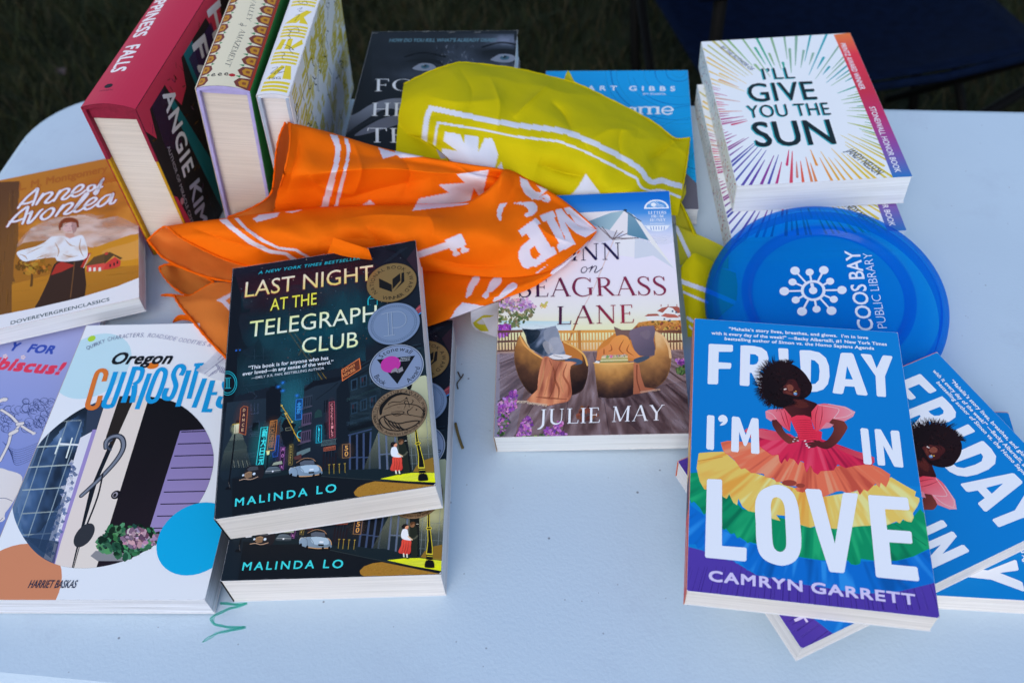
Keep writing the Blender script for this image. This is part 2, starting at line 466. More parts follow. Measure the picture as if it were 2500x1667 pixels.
# ------------------------------------------------------------------ table
TA = -0.1778                       # heading of the table
TE1 = np.array([math.cos(TA), math.sin(TA)]); TE2 = np.array([-math.sin(TA), math.cos(TA)])
def table_mat():
    m, n, l, b = nodes_of('moulded_plastic')
    tc = n.new('ShaderNodeTexCoord')
    big = n.new('ShaderNodeTexNoise'); big.inputs['Scale'].default_value = 5; big.inputs['Detail'].default_value = 5; l.new(tc.outputs['Object'], big.inputs['Vector'])
    r = n.new('ShaderNodeValToRGB'); e = r.color_ramp.elements
    e[0].position = 0.3; e[0].color = (0.50, 0.61, 0.685, 1); e[1].position = 0.75; e[1].color = (0.555, 0.665, 0.735, 1)
    l.new(big.outputs['Fac'], r.inputs['Fac'])
    # specks of dirt
    vo = n.new('ShaderNodeTexVoronoi'); vo.inputs['Scale'].default_value = 55; l.new(tc.outputs['Object'], vo.inputs['Vector'])
    sp = n.new('ShaderNodeValToRGB'); sp.color_ramp.elements[0].position = 0.035; sp.color_ramp.elements[0].color = (1, 1, 1, 1); sp.color_ramp.elements[1].position = 0.06; sp.color_ramp.elements[1].color = (0, 0, 0, 1)
    l.new(vo.outputs['Distance'], sp.inputs['Fac'])
    sel = n.new('ShaderNodeMath'); sel.operation = 'GREATER_THAN'; sel.inputs[1].default_value = 0.72
    sx = n.new('ShaderNodeSeparateColor'); l.new(vo.outputs['Color'], sx.inputs['Color']); l.new(sx.outputs['Red'], sel.inputs[0])
    mu = n.new('ShaderNodeMath'); mu.operation = 'MULTIPLY'; l.new(sp.outputs['Color'], mu.inputs[0]); l.new(sel.outputs['Value'], mu.inputs[1])
    mu2 = n.new('ShaderNodeMath'); mu2.operation = 'MULTIPLY'; mu2.inputs[1].default_value = 0.75; l.new(mu.outputs['Value'], mu2.inputs[0])
    mx = n.new('ShaderNodeMix'); mx.data_type = 'RGBA'; l.new(mu2.outputs['Value'], mx.inputs['Factor']); l.new(r.outputs['Color'], mx.inputs['A']); mx.inputs['B'].default_value = (0.12, 0.12, 0.14, 1)
    # smudges
    sm = n.new('ShaderNodeTexNoise'); sm.inputs['Scale'].default_value = 14; sm.inputs['Detail'].default_value = 9; sm.inputs['Roughness'].default_value = 0.7; l.new(tc.outputs['Object'], sm.inputs['Vector'])
    sr = n.new('ShaderNodeValToRGB'); sr.color_ramp.elements[0].position = 0.55; sr.color_ramp.elements[0].color = (0, 0, 0, 1); sr.color_ramp.elements[1].position = 0.85; sr.color_ramp.elements[1].color = (0.75, 0.75, 0.75, 1)
    l.new(sm.outputs['Fac'], sr.inputs['Fac'])
    mx2 = n.new('ShaderNodeMix'); mx2.data_type = 'RGBA'; l.new(sr.outputs['Color'], mx2.inputs['Factor']); l.new(mx.outputs['Result'], mx2.inputs['A']); mx2.inputs['B'].default_value = (0.44, 0.52, 0.60, 1)
    l.new(mx2.outputs['Result'], b.inputs['Base Color'])
    b.inputs['Roughness'].default_value = 0.42; b.inputs['Specular IOR Level'].default_value = 0.45
    # finer grime
    v2 = n.new('ShaderNodeTexVoronoi'); v2.inputs['Scale'].default_value = 150; l.new(tc.outputs['Object'], v2.inputs['Vector'])
    c2 = n.new('ShaderNodeMath'); c2.operation = 'LESS_THAN'; c2.inputs[1].default_value = 0.085; l.new(v2.outputs['Distance'], c2.inputs[0])
    s2 = n.new('ShaderNodeSeparateColor'); l.new(v2.outputs['Color'], s2.inputs['Color']); g2 = n.new('ShaderNodeMath'); g2.operation = 'GREATER_THAN'; g2.inputs[1].default_value = 0.86; l.new(s2.outputs['Green'], g2.inputs[0])
    m2 = n.new('ShaderNodeMath'); m2.operation = 'MULTIPLY'; l.new(c2.outputs['Value'], m2.inputs[0]); l.new(g2.outputs['Value'], m2.inputs[1]); m3 = n.new('ShaderNodeMath'); m3.operation = 'MULTIPLY'; m3.inputs[1].default_value = 0.45; l.new(m2.outputs['Value'], m3.inputs[0])
    mx3 = n.new('ShaderNodeMix'); mx3.data_type = 'RGBA'; l.new(m3.outputs['Value'], mx3.inputs['Factor']); l.new(mx2.outputs['Result'], mx3.inputs['A']); mx3.inputs['B'].default_value = (0.16, 0.17, 0.20, 1); l.new(mx3.outputs['Result'], b.inputs['Base Color'])
    # pebbled skin of blow-moulded plastic
    fn = n.new('ShaderNodeTexNoise'); fn.inputs['Scale'].default_value = 420; fn.inputs['Detail'].default_value = 2; l.new(tc.outputs['Object'], fn.inputs['Vector'])
    bp = n.new('ShaderNodeBump'); bp.inputs['Strength'].default_value = 0.2; bp.inputs['Distance'].default_value = 0.001
    l.new(fn.outputs['Fac'], bp.inputs['Height']); l.new(bp.outputs['Normal'], b.inputs['Normal'])
    return m
def build_table():
    c1, c2 = 0.0, (0.785+0.172)/2
    ctr = TE1*c1 + TE2*c2
    M = Matrix.Translation((ctr[0], ctr[1], 0)) @ Matrix.Rotation(TA, 4, 'Z')
    t = empty('folding_table', M, 'white moulded plastic folding table covered with books and bandanas', 'table')
    hx, hy, rad, th = 0.612, 0.307, 0.085, 0.038
    prof = [(-0.012, -th), (0.0, -th+0.006), (0.0, -0.008), (-0.003, -0.0025), (-0.009, 0.0)]
    def outline(off):
        pts = []
        for cx, cy, a0 in ((hx-rad, hy-rad, 0), (-hx+rad, hy-rad, 90), (-hx+rad, -hy+rad, 180), (hx-rad, -hy+rad, 270)):
            for k in range(13):
                a = R(a0+90*k/12); pts.append((cx+(rad+off)*math.cos(a), cy+(rad+off)*math.sin(a)))
        return pts
    V = []; F = []; n = 52
    for off, z in prof:
        V += [(x, y, TABLE_Z+z) for x, y in outline(off)]
    for k in range(len(prof)-1):
        for i in range(n):
            j = (i+1) % n; F.append((k*n+i, k*n+j, (k+1)*n+j, (k+1)*n+i))
    F.append(tuple(range((len(prof)-1)*n, len(prof)*n))); F.append(tuple(range(n-1, -1, -1)))
    top = meshobj('table_top', V, F, table_mat(), t)
    steel = mat('painted_steel', (0.18, 0.18, 0.19), 0.45, 0.5, 0.1)
    for sx in (-1, 1):
        bm = bmesh.new(); x = sx*0.42
        tube(bm, [(x, -0.24, TABLE_Z-th), (x+sx*0.04, -0.25, 0.02), (x+sx*0.04, 0.25, 0.02), (x, 0.24, TABLE_Z-th)], 0.0125, 10)
        tube(bm, [(x+sx*0.02, -0.245, 0.36), (x+sx*0.02, 0.245, 0.36)], 0.009, 8)
        from_bm('leg', bm, steel, t, True)
    # the teal marker scribble on the plastic
    P = crop(500, 1000, 2.614)
    s1 = P([(262, 1236), (225, 1240), (180, 1244), (140, 1236), (105, 1232)])
    path = P([(262, 1240), (215, 1254), (165, 1268), (110, 1290), (65, 1315), (47, 1338), (62, 1362), (110, 1378), (165, 1384), (245, 1388), (200, 1402), (130, 1412), (80, 1428), (30, 1452), (-10, 1480)])
    inv = t.matrix_world.inverted()
    def loc(p): q = inv @ Vector(at(p[0], p[1], 0.0)); return (q.x, q.y)
    ar = Art(lambda x, y: loc((x, y)), 0.00026)
    teal = C('#3fb5b5')
    for i in range(4):
        j = [(x+random.uniform(-4, 4), y+random.uniform(-2.5, 2.5)) for x, y in path]
        ar.line(j, 6.6-1.3*i, teal, smooth=6, alpha=0.36, taper=(1, 1, .8, 1, 1, 1.2, .7, .4))
        ar.line([(x+random.uniform(-2, 2), y+random.uniform(-2, 2)) for x, y in s1], 5.5, teal, smooth=5, alpha=0.36)
    o = art_object('marker_scribble', ar, Matrix.Translation((0, 0, TABLE_Z+0.0001)), t)
    tag(o, 'teal marker scribble')
    # faint grey scuffs
    return t
TABLE = build_table()
# ------------------------------------------------------------------ a small roman serif alphabet drawn as pen strokes
def _sm(p, n=8): return spline(p, n)
def serif_glyphs():
    T, N = 0.125, 0.042; G = {}
    def st(x, a=0.0, b=1.0, w=T): return ('l', [(x, a), (x, b)], w)
    def sf(x, y, h=0.13): return ('l', [(x-h, y+(0.018 if y < .5 else -0.018)), (x+h, y+(0.018 if y < .5 else -0.018))], 0.036)
    def ln(p, w=N): return ('l', p, w)
    def cv(p, tp): return ('c', p, tp)
    tick = lambda x, y0, y1: ('l', [(x, y0), (x, y1)], 0.036)
    G['I'] = (0.34, [st(.17), sf(.17, 0), sf(.17, 1)])
    G['L'] = (0.66, [st(.18), sf(.18, 1), ('l', [(.06, .02), (.60, .02)], .038), ('l', [(.60, .0), (.63, .2)], .04)])
    G['E'] = (0.66, [st(.18), ('l', [(.06, .02), (.58, .02)], .038), ('l', [(.06, .98), (.54, .98)], .038), ('l', [(.2, .52), (.46, .52)], .036), tick(.46, .43, .61), ('l', [(.58, 0), (.62, .2)], .04), ('l', [(.54, 1), (.56, .82)], .04)])
    G['F'] = (0.60, [st(.18), sf(.18, 0), ('l', [(.06, .98), (.56, .98)], .038), ('l', [(.2, .5), (.46, .5)], .036), tick(.46, .41, .59), ('l', [(.56, 1), (.58, .8)], .04)])
    G['T'] = (0.76, [st(.38), sf(.38, 0), ('l', [(.04, .98), (.72, .98)], .038), ('l', [(.04, 1), (.02, .8)], .04), ('l', [(.72, 1), (.74, .8)], .04)])
    G['H'] = (0.90, [st(.18), st(.72), sf(.18, 0), sf(.18, 1), sf(.72, 0), sf(.72, 1), ln([(.2, .52), (.7, .52)])])
    G['N'] = (0.92, [st(.17, w=N), ('l', [(.14, .99), (.76, .02)], T), st(.76, w=N), sf(.17, 0, .11), sf(.76, 1, .11), ('l', [(.03, .982), (.2, .982)], .036)])
    G['M'] = (1.06, [st(.16, w=N), ('l', [(.17, .99), (.50, .03)], T*.95), ('l', [(.50, .03), (.86, .99)], N), st(.88), sf(.16, 0, .11), sf(.88, 0), ('l', [(.04, .982), (.2, .982)], .036), ('l', [(.84, .982), (1.0, .982)], .036)])
    G['A'] = (0.86, [('l', [(.10, .02), (.42, 1.0)], N), ('l', [(.42, 1.02), (.76, .0)], T), ln([(.22, .36), (.62, .36)]), sf(.10, 0, .09), sf(.77, 0, .11)])
    G['V'] = (0.84, [('l', [(.10, 1.0), (.43, 0)], T), ('l', [(.43, 0), (.75, 1)], N), sf(.1, 1, .11), sf(.75, 1, .09)])
    G['Y'] = (0.80, [('l', [(.09, 1.0), (.40, .47)], T*.95), ('l', [(.40, .47), (.70, 1.0)], N), st(.40, 0, .5), sf(.4, 0), sf(.09, 1, .1), sf(.71, 1, .09)])
    G['Z'] = (0.72, [ln([(.08, .98), (.64, .98)]), ('l', [(.62, .98), (.08, .02)], T), ln([(.06, .02), (.66, .02)]), ('l', [(.08, 1), (.06, .8)], .04), ('l', [(.66, 0), (.68, .2)], .04)])
    G['U'] = (0.88, [cv([(.18, 1), (.18, .4), (.22, .12), (.42, .0), (.64, .10), (.71, .4), (.71, 1)], (1, 1, 1, .9, .6, .35, .34, .34)), sf(.18, 1), sf(.71, 1, .1)])
    G['J'] = (0.42, [cv([(.24, 1), (.24, .2), (.22, -.06), (.10, -.24), (-.05, -.30)], (1, 1, 1, .8, .3)), sf(.24, 1)])
    G['S'] = (0.60, [cv([(.50, .80), (.43, .95), (.28, 1.0), (.12, .92), (.09, .75), (.20, .59), (.40, .44), (.50, .26), (.44, .08), (.28, 0), (.13, .04), (.06, .2)], (.34, .34, .4, .6, .9, 1.1, 1.1, .9, .6, .4, .34, .34)), ('l', [(.50, .98), (.51, .76)], .036), ('l', [(.05, .0), (.04, .24)], .036)])
    G['O'] = (0.98, [('o', (.48, .5), .42, .50)])
    G['C'] = (0.86, [cv([(.78, .78), (.68, .94), (.48, 1.0), (.22, .9), (.09, .55), (.16, .22), (.38, .02), (.62, .02), (.80, .18)], (.34, .36, .45, .8, 1.1, .9, .5, .36, .3)), ('l', [(.79, .98), (.80, .74)], .036)])
    G['G'] = (0.96, [cv([(.80, .80), (.68, .95), (.48, 1.0), (.22, .9), (.09, .52), (.17, .18), (.42, .0), (.66, .04), (.82, .12)], (.34, .36, .45, .8, 1.1, .9, .5, .36, .4)), ('l', [(.81, .98), (.82, .76)], .036), ('l', [(.80, .06), (.80, .42)], T), sf(.80, .42+.0, .12)])
    G['R'] = (0.80, [st(.18), sf(.18, 0), ('l', [(.06, .98), (.3, .98)], .038), cv([(.28, .98), (.46, .96), (.58, .82), (.56, .64), (.44, .52), (.22, .50)], (.3, .5, 1, 1, .6, .3)), ('l', [(.36, .52), (.74, .02)], T*.9), ('l', [(.68, .018), (.84, .018)], .036)])
    G['P'] = (0.66, [st(.18), sf(.18, 0), ('l', [(.06, .98), (.3, .98)], .038), cv([(.28, .98), (.48, .95), (.60, .78), (.57, .58), (.44, .47), (.22, .45)], (.3, .5, 1, 1, .6, .3))])
    G['B'] = (0.70, [st(.18), ('l', [(.06, .98), (.3, .98)], .038), ('l', [(.06, .02), (.3, .02)], .038), cv([(.28, .98), (.44, .95), (.53, .80), (.46, .60), (.22, .54)], (.3, .5, 1, .6, .3)), cv([(.24, .54), (.5, .5), (.62, .3), (.52, .08), (.28, .02)], (.3, .5, 1, .6, .3))])
    G['K'] = (0.82, [st(.18), sf(.18, 0), sf(.18, 1), ('l', [(.64, .98), (.24, .46)], N), ('l', [(.34, .58), (.72, .02)], T), sf(.64, 1, .1), sf(.74, 0, .1)])
    G['W'] = (1.16, [('l', [(.08, 1), (.36, 0)], T), ('l', [(.36, 0), (.58, .9)], N), ('l', [(.54, 1), (.80, 0)], T), ('l', [(.80, 0), (1.06, 1)], N), sf(.08, 1, .1), sf(.54, 1, .1), sf(1.06, 1, .09)])
    G['D'] = (0.90, [st(.18), ('l', [(.06, .98), (.34, .98)], .038), ('l', [(.06, .02), (.34, .02)], .038), cv([(.32, .98), (.58, .93), (.78, .72), (.80, .45), (.70, .18), (.50, .04), (.30, .02)], (.3, .5, .9, 1.1, .9, .5, .3))])
    G['Q'] = G['O']
    return G
SERIF = serif_glyphs()
def serif_text(a, s, bl, br, top, col, track=0.06, weight=1.0, grad=None, kern=None, widths=None):
    """s set in the serif alphabet, fitted between the measured points"""
    o, e, t = a.P([bl, br, top]); adv = 0; xs = []
    for ch in s:
        if ch == ' ': xs.append(None); adv += 0.36; continue
        xs.append(adv); adv += SERIF[ch][0]+track
    adv -= track
    X = (e-o)/adv; Y = t-o; L = np.linalg.norm(Y); f = lambda p, x0: o+X*(p[0]+x0)+Y*p[1]
    sx = np.linalg.norm(X); wid = (L*0.6+sx*0.4)*weight
    a.batch()
    for ch, x0 in zip(s, xs):
        if x0 is None: continue
        for g in SERIF[ch][1]:
            if g[0] == 'l': a.line([f(p, x0) for p in g[1]], g[2]*wid, col, local=True, cap=False, grad=grad)
            elif g[0] == 'c': a.line([f(p, x0) for p in spline(g[1], 7)], 0.125*wid, col, local=True, cap=False, taper=g[2], grad=grad)
            else:
                tt = np.linspace(0, 2*math.pi, 41)[:-1]
                P = [f((g[1][0]+g[2]*math.cos(q), g[1][1]+g[3]*math.sin(q)*0.985), x0) for q in tt]
                inn = [f((g[1][0]+(g[2]-0.02-0.10*abs(math.cos(q)))*math.cos(q), g[1][1]+(g[3]-0.035)*math.sin(q)), x0) for q in tt]
                V = np.array(P+inn); n = 40; TT = []
                for i in range(n): j = (i+1) % n; TT += [(i, j, n+j), (i, n+j, n+i)]
                cc, al = a.fillc(V, col, grad, 1.0); a.raw(V, TT, cc, al)
    a.batch(False)
def inside(p, poly): return bool(in_poly(np.array([p[0]]), np.array([p[1]]), poly)[0])
def in_poly(X, Y, poly):
    P = np.array(poly, float); ins = np.zeros(X.shape, bool); j = len(P)-1
    for i in range(len(P)):
        xi, yi, xj, yj = P[i, 0], P[i, 1], P[j, 0], P[j, 1]
        c = ((yi > Y) != (yj > Y)) & (X < (xj-xi)*(Y-yi)/(yj-yi+1e-12)+xi); ins ^= c; j = i
    return ins
def scatter(a, poly, n, size, cols, alpha=0.9, stretch=1.6, rot=None, seed=1, jit=0.5):
    """small leaf or petal dabs inside a polygon (current crop px)"""
    rg = random.Random(seed); P = np.array(poly, float); x0, y0 = P.min(0); x1, y1 = P.max(0); a.batch(); k = 0; tries = 0
    while k < n and tries < n*20:
        tries += 1; p = (rg.uniform(x0, x1), rg.uniform(y0, y1))
        if not inside(p, poly): continue
        s = size*(1+rg.uniform(-jit, jit)); r = rg.uniform(0, 180) if rot is None else rot+rg.uniform(-20, 20)
        c = rg.choice(cols); c = tuple(v*rg.uniform(0.8, 1.2) for v in c)
        q = [(p[0]+s*stretch*math.cos(t)*math.cos(R(r))-s*math.sin(t)*math.sin(R(r)), p[1]+s*stretch*math.cos(t)*math.sin(R(r))+s*math.sin(t)*math.cos(R(r))) for t in np.linspace(0, 2*math.pi, 7)[:-1]]
        a.poly(q, c, alpha=alpha); k += 1
    a.batch(False)
def vnoise(x, y, seed=0):
    xi, yi = np.floor(x), np.floor(y); u, v = x-xi, y-yi; u = u*u*(3-2*u); v = v*v*(3-2*v)
    h = lambda i, j: np.modf(np.abs(np.sin(i*127.1+j*311.7+seed*74.7)*43758.5453))[0]
    return (h(xi, yi)*(1-u)+h(xi+1, yi)*u)*(1-v)+(h(xi, yi+1)*(1-u)+h(xi+1, yi+1)*u)*v
def fbm(x, y, seed=0, o=3): return sum(vnoise(x*2**k, y*2**k, seed+k*7)*0.5**k for k in range(o))/(2-0.5**(o-1))
def ramp(t, *cols):
    t = np.clip(t, 0, 1)*(len(cols)-1); i = np.minimum(t.astype(int), len(cols)-2); f = (t-i)[..., None]; Cc = np.array(cols)
    return Cc[i]*(1-f)+Cc[i+1]*f
def paint(a, poly, step, fn, alpha=1.0):
    """continuous-tone print inside a polygon: a fine lattice coloured by fn(x, y) in crop pixels"""
    P = np.array(poly, float); x0, y0 = P.min(0); x1, y1 = P.max(0)
    xs, ys = np.arange(x0, x1+step, step), np.arange(y0, y1+step, step); X, Y = np.meshgrid(xs, ys); m = in_poly(X, Y, poly)
    S = np.array([(x0, y0), (x1, y0), (x1, y1), (x0, y1)]); D = a.P([tuple(p) for p in S]); sc = np.array([x1-x0, y1-y0]); S = (S-[x0, y0])/sc
    A = []; b = []
    for (u, v), (p, q) in zip(S, D): A += [[u, v, 1, 0, 0, 0, -u*p, -v*p], [0, 0, 0, u, v, 1, -u*q, -v*q]]; b += [p, q]
    h = np.linalg.solve(np.array(A), np.array(b)); U, W = (X-x0)/sc[0], (Y-y0)/sc[1]; w = h[6]*U+h[7]*W+1
    Q = np.stack([(h[0]*U+h[1]*W+h[2])/w, (h[3]*U+h[4]*W+h[5])/w], -1); c = fn(X, Y); al = alpha
    if c.shape[-1] == 4: al = c[..., 3]*alpha; c = c[..., :3]
    idx = np.full(X.shape, -1); idx[m] = np.arange(m.sum()); q = (idx[:-1, :-1] >= 0) & (idx[1:, :-1] >= 0) & (idx[:-1, 1:] >= 0) & (idx[1:, 1:] >= 0)
    A0, A1, B0, B1 = idx[:-1, :-1][q], idx[:-1, 1:][q], idx[1:, :-1][q], idx[1:, 1:][q]
    a.raw(Q[m], list(zip(A0, A1, B1))+list(zip(A0, B1, B0)), np.clip(c[m], 0, .9), al if np.isscalar(al) else al[m])
def ruffle(a, poly, c, base, dark, light, k, seed, step=5):
    """soft pleats fanning out from the waist"""
    def fn(X, Y):
        an = np.arctan2(X-c[0], np.abs(Y-c[1])+60); r = np.hypot(X-c[0], Y-c[1])*0.002
        n = fbm(an*k+r*.6, r*1.2+seed, seed, 2); n2 = vnoise(an*k*2.3, r*.8, seed+3); return ramp(.5+(n-.5)*1.7+(n2-.5)*.4, dark, base, base, light)
    paint(a, poly, step, fn)
# ------------------------------------------------------------------ cover prints
def art_friday(a):
    FA = crop(1640, 740, 3.1353); FB = crop(1640, 1140, 3.1353); WH = C('#dbe5f7'); a.use(FA)
    B_ = lambda pts: [(x, y+1254) for x, y in pts]           # points read in the lower crop
    a.poly([(-60, 60), (2200, 60), (2200, 1400), (-60, 1400)], C('#0678d0'), grad=((900, 100), (900, 1400), C('#0a70c6')))
    a.poly(B_([(-80, 560), (250, 640), (440, 700), (640, 820), (860, 860), (1200, 920), (1450, 970), (1740, 950), (2000, 885), (2300, 860), (2300, 1400), (-80, 1400)]), C('#4a3aa6'), grad=((900, 1254+600), (900, 1254+1150), C('#43329c')))
    wc = (1050, 1000)
    pl = lambda n, sd, col, al, y0=0: [a.line([(x0, 1254+y0), (x0+(x0-1000)*0.12, 1254+y0+330)], 9*random.Random(sd+i).uniform(.5, 1.6), col, alpha=al, taper=(.2, 1, .6), cap=False) for i, x0 in enumerate(np.linspace(-40, 2100, n)+np.array([random.Random(sd*7+i).uniform(-25, 25) for i in range(n)]))]
    a.batch(); pl(46, 3, C('#35268a'), .45, 760); pl(30, 9, C('#5a4ab8'), .4, 780); a.batch(False)
    blue = B_([(-80, 240), (135, 285), (250, 370), (400, 480), (560, 570), (700, 610), (900, 680), (1150, 715), (1350, 720), (1600, 720), (1800, 700), (1970, 630), (2200, 560), (2200, 800), (1990, 890), (1900, 912), (1740, 950), (1600, 945), (1450, 972), (1200, 925), (1000, 895), (860, 862), (720, 842), (700, 815), (690, 838), (640, 822), (600, 780), (580, 792), (540, 742), (490, 735), (470, 705), (440, 716), (240, 640), (225, 615), (200, 625), (180, 590), (135, 590), (-80, 560)])
    a.poly(blue, C('#0a66ca'), grad=((900, 1254+600), (900, 1254+950), C('#0f74d6')))
    ruffle(a, blue, wc, C('#0a66ca'), C('#0652a8'), C('#2484e0'), 17, 2)
    green = B_([(-80, 20), (145, 45), (200, 40), (260, 170), (440, 210), (540, 320), (700, 350), (880, 400), (1060, 460), (1400, 455), (1700, 430), (1850, 380), (1900, 320), (1960, 380), (2200, 480), (2200, 560), (1965, 625), (1850, 682), (1720, 716), (1560, 716), (1448, 700), (1442, 738), (1410, 748), (1372, 742), (1350, 712), (1150, 712), (1000, 690), (980, 685), (900, 682), (840, 655), (800, 640), (700, 600), (600, 572), (580, 580), (560, 560), (520, 535), (500, 545), (480, 505), (450, 510), (415, 470), (400, 480), (300, 400), (262, 352), (245, 362), (215, 310), (170, 262), (150, 275), (140, 250), (-80, 200)])
    a.poly(green, C('#0a8660'), grad=((300, 1254+200), (1500, 1254+700), C('#06905a')))
    ruffle(a, green, wc, C('#0a8660'), C('#066a50'), C('#1ca070'), 16, 5)
    a.line(B_([(1700, 430), (1950, 600)]), 4, C('#06604a'), cap=False)
    yel = [(190, 1264), (205, 1150), (215, 1145), (300, 1138), (400, 1135), (500, 1220), (610, 1290), (740, 1330), (900, 1400), (1050, 1450), (1160, 1480), (1400, 1440), (1560, 1390), (1680, 1330), (1780, 1390), (1870, 1440), (1860, 1475), (1895, 1490)]+B_([(1896, 260), (1880, 300), (1845, 350), (1852, 385), (1835, 420), (1800, 415), (1770, 398), (1745, 430), (1720, 415), (1650, 442), (1450, 450), (1250, 472), (1100, 450), (1060, 462), (980, 440), (880, 372), (800, 365), (832, 412), (770, 395), (740, 360), (640, 345), (585, 335), (540, 300), (510, 240), (500, 292), (470, 270), (440, 205), (420, 242), (390, 225), (380, 195), (300, 175), (250, 170), (215, 110)])
    a.poly(yel, C('#e8b65e'), grad=((300, 1200), (1600, 1650), C('#efc27a')))
    ruffle(a, yel, wc, C('#e8b862'), C('#cf9844'), C('#f4d090'), 15, 8)
    a.line([(196, 1208), (390, 1175)], 6, C('#b8843a'), cap=False)
    cor = [(375, 1065), (430, 1052), (560, 1060), (660, 1075), (780, 1150), (900, 1180), (1000, 1215), (1130, 1270), (1300, 1240), (1520, 1230), (1600, 1262), (1672, 1310), (1665, 1350), (1640, 1408), (1600, 1372), (1590, 1410), (1560, 1380), (1500, 1440), (1470, 1425), (1440, 1468), (1420, 1430), (1350, 1455), (1300, 1435), (1260, 1440), (1160, 1482), (1100, 1450), (1060, 1436), (1000, 1448), (960, 1440), (940, 1412), (1010, 1400), (890, 1398), (862, 1365), (800, 1368), (780, 1340), (720, 1332), (700, 1305), (640, 1300), (610, 1300), (560, 1262), (530, 1270), (480, 1200), (440, 1165), (410, 1150), (390, 1120)]
    a.poly(cor, C('#d46a52'), grad=((500, 1100), (1500, 1400), C('#d06848')))
    ruffle(a, cor, wc, C('#d46a52'), C('#b04c40'), C('#e88c72'), 14, 11)
    for q in ((900, 1375, 46, 22), (985, 1395, 28, 16)): a.ell((q[0], q[1]), q[2], q[3], C('#8a3c34'), rot=8)
    cri = [(555, 975), (575, 958), (700, 960), (800, 982), (905, 1000), (950, 1028), (1145, 1040), (1250, 1072), (1400, 1128), (1500, 1158), (1550, 1180), (1552, 1215), (1530, 1240), (1480, 1235), (1400, 1245), (1330, 1262), (1270, 1232), (1240, 1278), (1140, 1285), (1118, 1312), (1085, 1290), (1062, 1240), (1032, 1298), (1015, 1250), (1010, 1212), (985, 1205), (968, 1240), (935, 1195), (900, 1185), (885, 1215), (865, 1190), (842, 1230), (825, 1210), (815, 1158), (770, 1165), (690, 1110), (610, 1040)]
    a.poly(cri, C('#c22650'), grad=((600, 960), (1100, 1200), C('#bc1c4a')))
    ruffle(a, cri, (1050, 960), C('#c22650'), C('#941840'), C('#dc4468'), 11, 14)
    a.poly([(560, 975), (580, 958), (800, 982), (905, 1000), (900, 1040), (760, 1050), (640, 1020)], C('#e06478'), grad=((650, 960), (900, 1030), C('#c83458')), alpha=.9)
    a.poly([(1170, 1060), (1400, 1130), (1548, 1182), (1540, 1225), (1440, 1190), (1300, 1130)], C('#d85066'), grad=((1500, 1180), (1200, 1070), C('#c22650')), alpha=.8)
    # bodice, arms, shoulders
    sk = C('#4a2024'); sk2 = C('#6e3430'); skd = C('#2c1016')
    a.poly([(775, 888), (832, 905), (848, 955), (880, 1000), (930, 1028), (965, 1018), (972, 1052), (930, 1068), (890, 1072), (830, 1022), (782, 955), (768, 920)], sk, grad=((780, 900), (930, 1050), sk2), smooth=4)
    a.poly([(1215, 868), (1292, 880), (1342, 940), (1335, 975), (1285, 1050), (1232, 1098), (1180, 1116), (1120, 1098), (1085, 1075), (1120, 1050), (1160, 1062), (1205, 1030), (1240, 960), (1200, 905)], sk, grad=((1180, 1000), (1340, 980), sk2), smooth=4)
    for i, (x, y) in enumerate(((1020, 1052), (1028, 1075), (1035, 1090), (1050, 1102))): a.line([(1130, 1085-4*i), (1085, y-6), (x, y)], 17, sk, smooth=4, taper=(1.2, 1, .6)); a.line([(x+4, y), (x-3, y+2)], 9, C('#d8c8d8'))
    for i, (x, y) in enumerate(((930, 1058), (940, 1040), (955, 1026), (965, 1052))): a.line([(x-4, y), (x+4, y)], 7, C('#c8b8cc'))
    a.poly([(912, 700), (985, 688), (1000, 722), (1050, 745), (1108, 768), (1120, 800), (1085, 880), (1010, 905), (900, 880), (862, 830), (852, 800), (905, 770), (928, 745)], sk, grad=((860, 800), (1100, 800), skd), smooth=4)
    a.poly([(930, 750), (1000, 745), (1050, 790), (960, 800)], sk2, alpha=.35, smooth=4)
    a.poly([(905, 880), (955, 858), (1015, 858), (1062, 872), (1085, 960), (1150, 985), (1145, 1046), (975, 1050), (962, 1000), (940, 960)], C('#d63450'), grad=((920, 900), (1130, 1000), C('#c8284a')))
    a.batch()
    for i in range(9): a.line([(925+i*3, 900+i*16), (1020, 895+i*17), (1110, 905+i*15)], 6, C('#a81c3c'), smooth=5, alpha=.5, taper=(.2, 1, .2), cap=False)
    a.batch(False)
    a.poly([(716, 828), (745, 815), (862, 806), (915, 868), (908, 940), (904, 982), (850, 945), (800, 890), (750, 898), (722, 880)], C('#ea8098'), grad=((720, 850), (900, 880), C('#d03a56')))
    a.poly([(722, 872), (770, 890), (760, 905)], C('#e88aa4')); a.line([(725, 828), (770, 850), (800, 888)], 4, C('#f0a8b8'), smooth=4)
    a.poly([(1115, 775), (1160, 768), (1200, 770), (1330, 792), (1405, 832), (1388, 868), (1320, 905), (1285, 895), (1230, 885), (1190, 930), (1150, 962), (1102, 982), (1070, 900), (1068, 832)], C('#d43c56'), grad=((1090, 860), (1390, 840), C('#ee90a8')))
    a.poly([(1140, 962), (1185, 910), (1240, 930), (1215, 952)], C('#e8849c'), alpha=.9)
    for p in ([(1125, 780), (1250, 800), (1280, 822), (1240, 880)], [(1200, 772), (1330, 800), (1380, 835)], [(1240, 880), (1330, 870), (1400, 832)]): a.line(p, 4, C('#f4b4c4'), smooth=5)
    for p in ([(1120, 790), (1100, 870), (1100, 975)], [(1150, 780), (1150, 860), (1130, 950)], [(860, 812), (880, 880), (905, 975)], [(830, 812), (850, 880), (880, 950)]): a.line(p, 7, C('#a4203e'), smooth=5, alpha=.55, taper=(.2, 1, .2))
